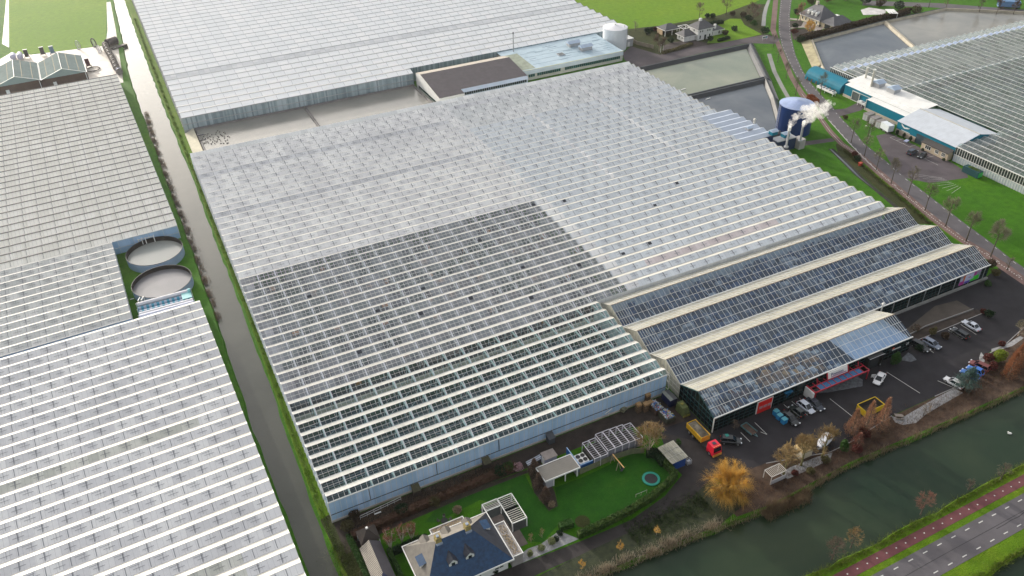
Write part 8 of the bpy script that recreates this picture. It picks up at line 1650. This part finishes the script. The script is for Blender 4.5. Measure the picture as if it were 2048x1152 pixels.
for i, (px, lab) in enumerate((((1790, 200), 'large dark ribbed tank lying at the canal corner'), )):
    x, y = g(*a8(*px), 1.5); t = thing('large_drum', lab, 'drum', (x, y, 0), math.radians(-60)); mb = MB(); mb.tube([(0, -2.6, 1.9), (0, 2.6, 1.9)], 1.9, 20); mb.build('barrel', mat('plum_drum', (.085, .06, .07), .6, .25, .8, 4), t, local=True); mb = MB()
    for yy in (-2.4, -1.2, 0, 1.2, 2.4): mb.tube([(0, yy-.06, 1.9), (0, yy+.06, 1.9)], 1.98, 20)
    mb.build('rib', DRUM, t, local=True)
x, y = g(*a8(1900, 255), .6); t = thing('pontoon', 'dark flat pontoon lying on the canal water', 'pontoon', (x, y, 0), math.radians(35)); mb = MB(); mb.box(-4, 4, -1.2, 1.2, -.75, .5); mb.build('deck', mat('pontoon_brown', (.09, .075, .07), .8, .25, .8, 4), t, local=True); mb = MB(); mb.beam((-3.8, -1.1, .9), (3.8, -1.1, .9), .1); mb.beam((-3.8, -1.1, .4), (-3.8, -1.1, .9), .1); mb.beam((3.8, -1.1, .4), (3.8, -1.1, .9), .1); mb.build('rail', ALUG, t, local=True)
for px, lab, rr in (((1245, 240), 'upright wire wheel on the yard edge by the field', 2.0), ((1498, 205), 'upright dark rimmed wheel by the field edge', 2.0), ((1580, 300), 'upright pale wheel beside the line of drums', 1.8)):
    x, y = g(*a8(*px), 2.0); t = thing('irrigation_reel', lab, 'wheel', (x, y, 0), .5); mb = MB(); n = 22; pts = [(0, rr*math.cos(2*PI*k/n), rr+.1+rr*math.sin(2*PI*k/n)) for k in range(n+1)]; mb.tube(pts, .28 if 'dark' in lab else .14, 6, 0, False); mb.build('rim', DRUM if 'dark' in lab else ALUG, t, local=True); mb = MB()
    for k in range(6): a = PI*k/6; mb.beam((0, rr*math.cos(a), rr+.1+rr*math.sin(a)), (0, -rr*math.cos(a), rr+.1-rr*math.sin(a)), .07)
    mb.beam((-.9, 0, .1), (.9, 0, .1), .2); mb.beam((-.8, 0, .1), (0, 0, rr), .12); mb.build('spoke', MATS['white_frame'], t, local=True)
x, y = g(*a8(1490, 625), .3); t = thing('ring_frame', 'dark ring lying on the concrete beside the green shed', 'ring', (x, y, 0)); mb = MB(); n = 28; mb.tube([(2.9*math.cos(2*PI*k/n), 2.9*math.sin(2*PI*k/n), .35) for k in range(n+1)], .22, 6, 0, False); mb.build('ring', DRUM, t, local=True); mb = MB()
for k in range(4): a = k*PI/2; mb.cbox((2.9*math.cos(a), 2.9*math.sin(a), .1), (.3, .3, .2))
mb.build('foot', DARKJ, t, local=True)
for px, lab, mt_ in (((425, 400), 'dark tipped trailer by the field, the left one', DRUM), ((680, 360), 'dark tipped trailer by the field, the middle one', DRUM), ((835, 345), 'blue grey tipped trailer by the field, the right one', mat('blue_grey_sheet', (.14, .22, .30), .6, .2, .8, 4)), ((1405, 545), 'dark red tipped trailer beside the green shed', mat('maroon_sheet', (.12, .03, .035), .6, .2, .8, 4))):
    x, y = g(*a8(*px), 1.2); t = thing('tipped_trailer', lab, 'trailer', (x, y, 0), .1); mb = MB(); mb.add([(-.9, -1.2, .6), (.9, -1.2, .6), (.9, -.6, .5), (-.9, -.6, .5), (-.9, .3, 3.6), (.9, .3, 3.6), (.9, .9, 3.4), (-.9, .9, 3.4)], [(0, 1, 5, 4), (1, 2, 6, 5), (2, 3, 7, 6), (3, 0, 4, 7), (4, 5, 6, 7), (0, 3, 2, 1)]); mb.build('tray', mt_, t, local=True); mb = MB(); mb.beam((-.6, -2, .5), (-.6, 1, .5), .14); mb.beam((.6, -2, .5), (.6, 1, .5), .14); mb.box(-.95, .95, .25, .95, 3.6, 3.7); mb.build('chassis', ALU, t, local=True)
    for s in (-1, 1): mb = MB(); mb.tube([(s*1.0, -.9, .5), (s*1.25, -.9, .5)], .5, 12); mb.build('wheel', TYRE, t, local=True)
for px, lab in (((210, 430), 'white lavender plastic tank at the field corner, the left one'), ((320, 420), 'white lavender plastic tank at the field corner, the right one')):
    x, y = g(*a8(*px), 1.2); t = thing('liquid_tank', lab, 'tank', (x, y, 0)); mb = MB(); mb.tube([(0, -2.3, 1.6), (0, -2.0, 1.6), (0, 2.0, 1.6), (0, 2.3, 1.6)], [.6, 1.25, 1.25, .6], 14); mb.build('barrel', mat('lavender_plastic', (.55, .55, .72), .5, .1, .8, 3), t, local=True); mb = MB()
    for yy in (-1.6, 1.6): mb.box(-1.0, 1.0, yy-.15, yy+.15, 0, .7)
    for yy in (-1, 0, 1): mb.tube([(0, yy-.06, 1.6), (0, yy+.06, 1.6)], 1.32, 14)
    mb.build('cradle', WHITET, t, local=True)
# low frames along the greenhouse front wall
t = thing('handrail', 'thin white rail frame at the foot of the greenhouse wall near its left corner', 'rail', (20, 108.4, 0)); mb = MB(); A_, B_ = (17.0, 107.6), (25.8, 108.4)
for z in (.5, 1.1): mb.beam((*A_, z), (*B_, z), .07)
for i in range(7): f = i/6; x, y = A_[0]+(B_[0]-A_[0])*f, A_[1]+(B_[1]-A_[1])*f; mb.beam((x, y, 0), (x, y, 1.1), .06)
mb.build('rail', ALU, t); mb = MB(); mb.box(19.8, 21.2, 107.2, 107.5, .3, .35); mb.build('step', ALU, t)
for i, (x, lab) in enumerate(((29.2, 'dark mossy hut against the greenhouse wall, leftmost of three'), (45.0, 'dark hut against the greenhouse wall, middle of three'), (60.3, 'black box against the greenhouse wall, nearest the pallets'))):
    t = thing('wall_hut', lab, 'hut', (x, 108.6, 0)); mb = MB(); mb.box(x-.7, x+.7, 107.8, 109.3, 0, 1.8); mb.build('wall', MATS['dark_brown_boards'] if i < 2 else DARKJ, t); mb = MB(); mb.poly([(x-.85, 107.6, 1.75), (x+.85, 107.6, 1.75), (x+.85, 109.35, 2.2), (x-.85, 109.35, 2.2)]); mb.build('roof', mat('mossy_board', (.08, .075, .04), .9, .3, 1.5, 5) if i < 2 else DARKJ, t)
t = thing('farm_cart', 'pale covered cart standing near the greenhouse wall by the pallets', 'cart', (*g(1247, 822), 0), .4); mb = MB(); mb.box(-.9, .9, -.6, .6, .4, .5); mb.box(-.7, .5, -.45, .45, .5, 1.0); mb.build('tray', mat('dull_cover', (.20, .20, .13), .8, .3, 1, 4), t, local=True); mb = MB()
for s in (-1, 1): mb.tube([(0, s*.62, .3), (0, s*.74, .3)], .3, 10)
mb.build('wheel', TYRE, t, local=True)
t = thing('garden_windmill', 'white four bladed garden windmill by the greenhouse wall', 'windmill', (*g(1216, 832), 0)); mb = MB(); mb.tube([(0, 0, 0), (0, 0, 1.6)], .07, 6); mb.build('post', WHITET, t, local=True); mb = MB()
for a in (.4, .4+PI/2): mb.beam((-1.0*math.cos(a), -.12, 1.6-1.0*math.sin(a)), (1.0*math.cos(a), -.12, 1.6+1.0*math.sin(a)), .22, .05)
mb.build('blades', WHITET, t, local=True)
# ducks on the basin
du = thing('duck', 'small dark duck on the left basin', 'duck', (0, 0, 1.0), 0, 'ducks resting on the left basin'); mb = MB(); mb.lathe(0, 0, [(.001, .0), (.16, .06), (.20, .16), (.14, .26), (.001, .30)], 8); mb.add([(p[0]*1.6, p[1], p[2]) for p in mb.v][:0], []); mb.v = [(p[0]*1.7, p[1], p[2]) for p in mb.v]; mb.build('body', mat('dark_plumage', (.06, .05, .045), .8, .4, 4, 9), du, local=True); mb = MB(); mb.tube([(.22, 0, .2), (.30, 0, .42), (.33, 0, .48)], [.07, .06, .08], 6); mb.tube([(.38, 0, .46), (.50, 0, .43)], [.04, .02], 5); mb.build('head', DARKJ, du, local=True)
zd = crop(370, 230, 7.585); dp = [(495, 245), (525, 262), (590, 268), (610, 283), (468, 295), (475, 270), (540, 300), (555, 312), (575, 322), (602, 325), (650, 330), (678, 337), (602, 352), (500, 330), (510, 342), (430, 343), (380, 330), (350, 292), (305, 303), (408, 302), (282, 330), (338, 320), (350, 345), (348, 355), (310, 362), (268, 367), (252, 385), (300, 428), (320, 405), (345, 412), (358, 428), (390, 380), (428, 375), (452, 398), (420, 412), (400, 442), (455, 436), (480, 412), (490, 397), (497, 368), (525, 375), (545, 400), (548, 433), (588, 433), (615, 398), (643, 383), (655, 425), (640, 433)]
r = random.Random(55)
for i, px in enumerate(dp):
    x, y = g(*zd(*px), 1.0)
    if i == 0: du.location = (x, y, 1.0); du.scale = (.9,)*3
    else: dup(du, (x, y, 1.0), r.uniform(0, 6.28), scale=.9)
for i, (px, lab) in enumerate((((1824, 825), 'white gull resting on the wide canal, upper one'), ((1811, 843), 'white gull resting on the wide canal, lower left one'), ((2019, 868), 'white gull on the wide canal near the right edge'))):
    x, y = g(*px, -.7); t = dup(du, (x, y, -.7), i*1.3, lab, 'gulls on the wide canal', 1.4); t.name = 'gull'; t['category'] = 'gull'
    for ch in [c for c in COL.objects if c.parent == t]: ch.data = ch.data.copy(); ch.data.materials[0] = WHITET
# blue roofs cut by the top right corner
t = thing('lorry', 'blue covered lorry body at the top right edge', 'lorry', (411, 264, 0), math.radians(-40)); mb = MB(); mb.box(-5, 5, -1.6, 1.6, .9, 3.6); mb.build('cover', flat('sky_blue_sheet', (.10, .22, .42), .5), t, local=True); mb = MB(); mb.box(-5, 5.5, -1.2, 1.2, .5, .9); mb.build('chassis', DARKJ, t, local=True)
for X in (-3.5, 3.8):
    for s in (-1, 1): mb = MB(); mb.tube([(X, s*1.1, .5), (X, s*1.5, .5)], .5, 10); mb.build('wheel', TYRE, t, local=True)
# ================================================================== STEAM
def steam(label, pts, rad, dens, seed):
    """condensing steam: a closed hull along the plume with a broken, fading volume inside"""
    m = bpy.data.materials.new('steam'); m.use_nodes = True; nt = m.node_tree; nt.nodes.remove(nt.nodes['Principled BSDF'])
    v = N(nt, 'ShaderNodeVolumePrincipled'); v.inputs['Color'].default_value = (.98, .97, .96, 1); v.inputs['Anisotropy'].default_value = .2
    tc = N(nt, 'ShaderNodeTexCoord'); f = noise(nt, tc.outputs['Object'], 1.0, 7, .68)
    mr = N(nt, 'ShaderNodeMapRange'); mr.inputs[1].default_value = .43; mr.inputs[2].default_value = .64; mr.inputs[3].default_value = 0; mr.inputs[4].default_value = dens; nt.links.new(f, mr.inputs[0]); nt.links.new(mr.outputs[0], v.inputs['Density'])
    nt.links.new(v.outputs[0], nt.nodes['Material Output'].inputs['Volume'])
    r = random.Random(seed); mb = MB(); n = 34; P = [Vector(p) for p in pts]
    for i in range(n):
        t = (i/(n-1))*(len(P)-1); k = min(int(t), len(P)-2); f_ = t-k; c = P[k].lerp(P[k+1], f_); R_ = rad[k]+(rad[k+1]-rad[k])*f_
        for q in range(1 if i < 5 else 2):
            o = rdir(r)*R_*(.15 if i < 5 else .75); s = R_*(1.0 if i < 5 else r.uniform(.35, .75)); n2 = 8; prof = [(s*math.sin(PI*a/n2)+.001, s*-math.cos(PI*a/n2)) for a in range(n2+1)]
            vs = [(c.x+o.x+rr*math.cos(2*PI*b/10), c.y+o.y+rr*math.sin(2*PI*b/10), c.z+o.z+zz) for rr, zz in prof for b in range(10)]
            mb.add(vs, [(a*10+b, a*10+(b+1) % 10, (a+1)*10+(b+1) % 10, (a+1)*10+b) for a in range(n2) for b in range(10)])
    o = mb.build('steam_plume', m); rm = o.modifiers.new('merge', 'REMESH'); rm.mode = 'VOXEL'; rm.voxel_size = .14
    return tag(o, label, 'steam', None, 'stuff')
def pp(px, py, z): return (*g(px, py, z), z)
c0, c1 = CH
steam('white steam from the left chimney drifting over the blue tank', [c0, pp(1580, 250, c0[2]+2.2), pp(1592, 232, c0[2]+3.6), pp(1612, 222, c0[2]+4.4), pp(1640, 216, c0[2]+5), pp(1662, 208, c0[2]+5.6)], [.45, .95, 1.5, 2.0, 2.2, 1.4], .75, 1)
steam('white steam from the right chimney drifting towards the road', [c1, pp(1608, 248, c1[2]+1.6), pp(1618, 236, c1[2]+2.6), pp(1634, 228, c1[2]+3.4), pp(1652, 226, c1[2]+4.0)], [.45, .9, 1.5, 1.9, 1.2], .75, 2)
# ================================================================== AIR
HZM = bpy.data.materials.new('haze'); HZM.use_nodes = True; nt = HZM.node_tree; nt.nodes.remove(nt.nodes['Principled BSDF'])
hv = N(nt, 'ShaderNodeVolumePrincipled'); hv.inputs['Color'].default_value = (.97, .98, 1, 1); hv.inputs['Density'].default_value = .00007; hv.inputs['Anisotropy'].default_value = .72
nt.links.new(hv.outputs[0], nt.nodes['Material Output'].inputs['Volume'])
mb = MB(); mb.box(-4100, 4600, -2600, 5100, -2.6, 142); hz = mb.build('haze', HZM); tag(hz, 'thin bright winter haze over the whole view', 'haze', None, 'stuff')
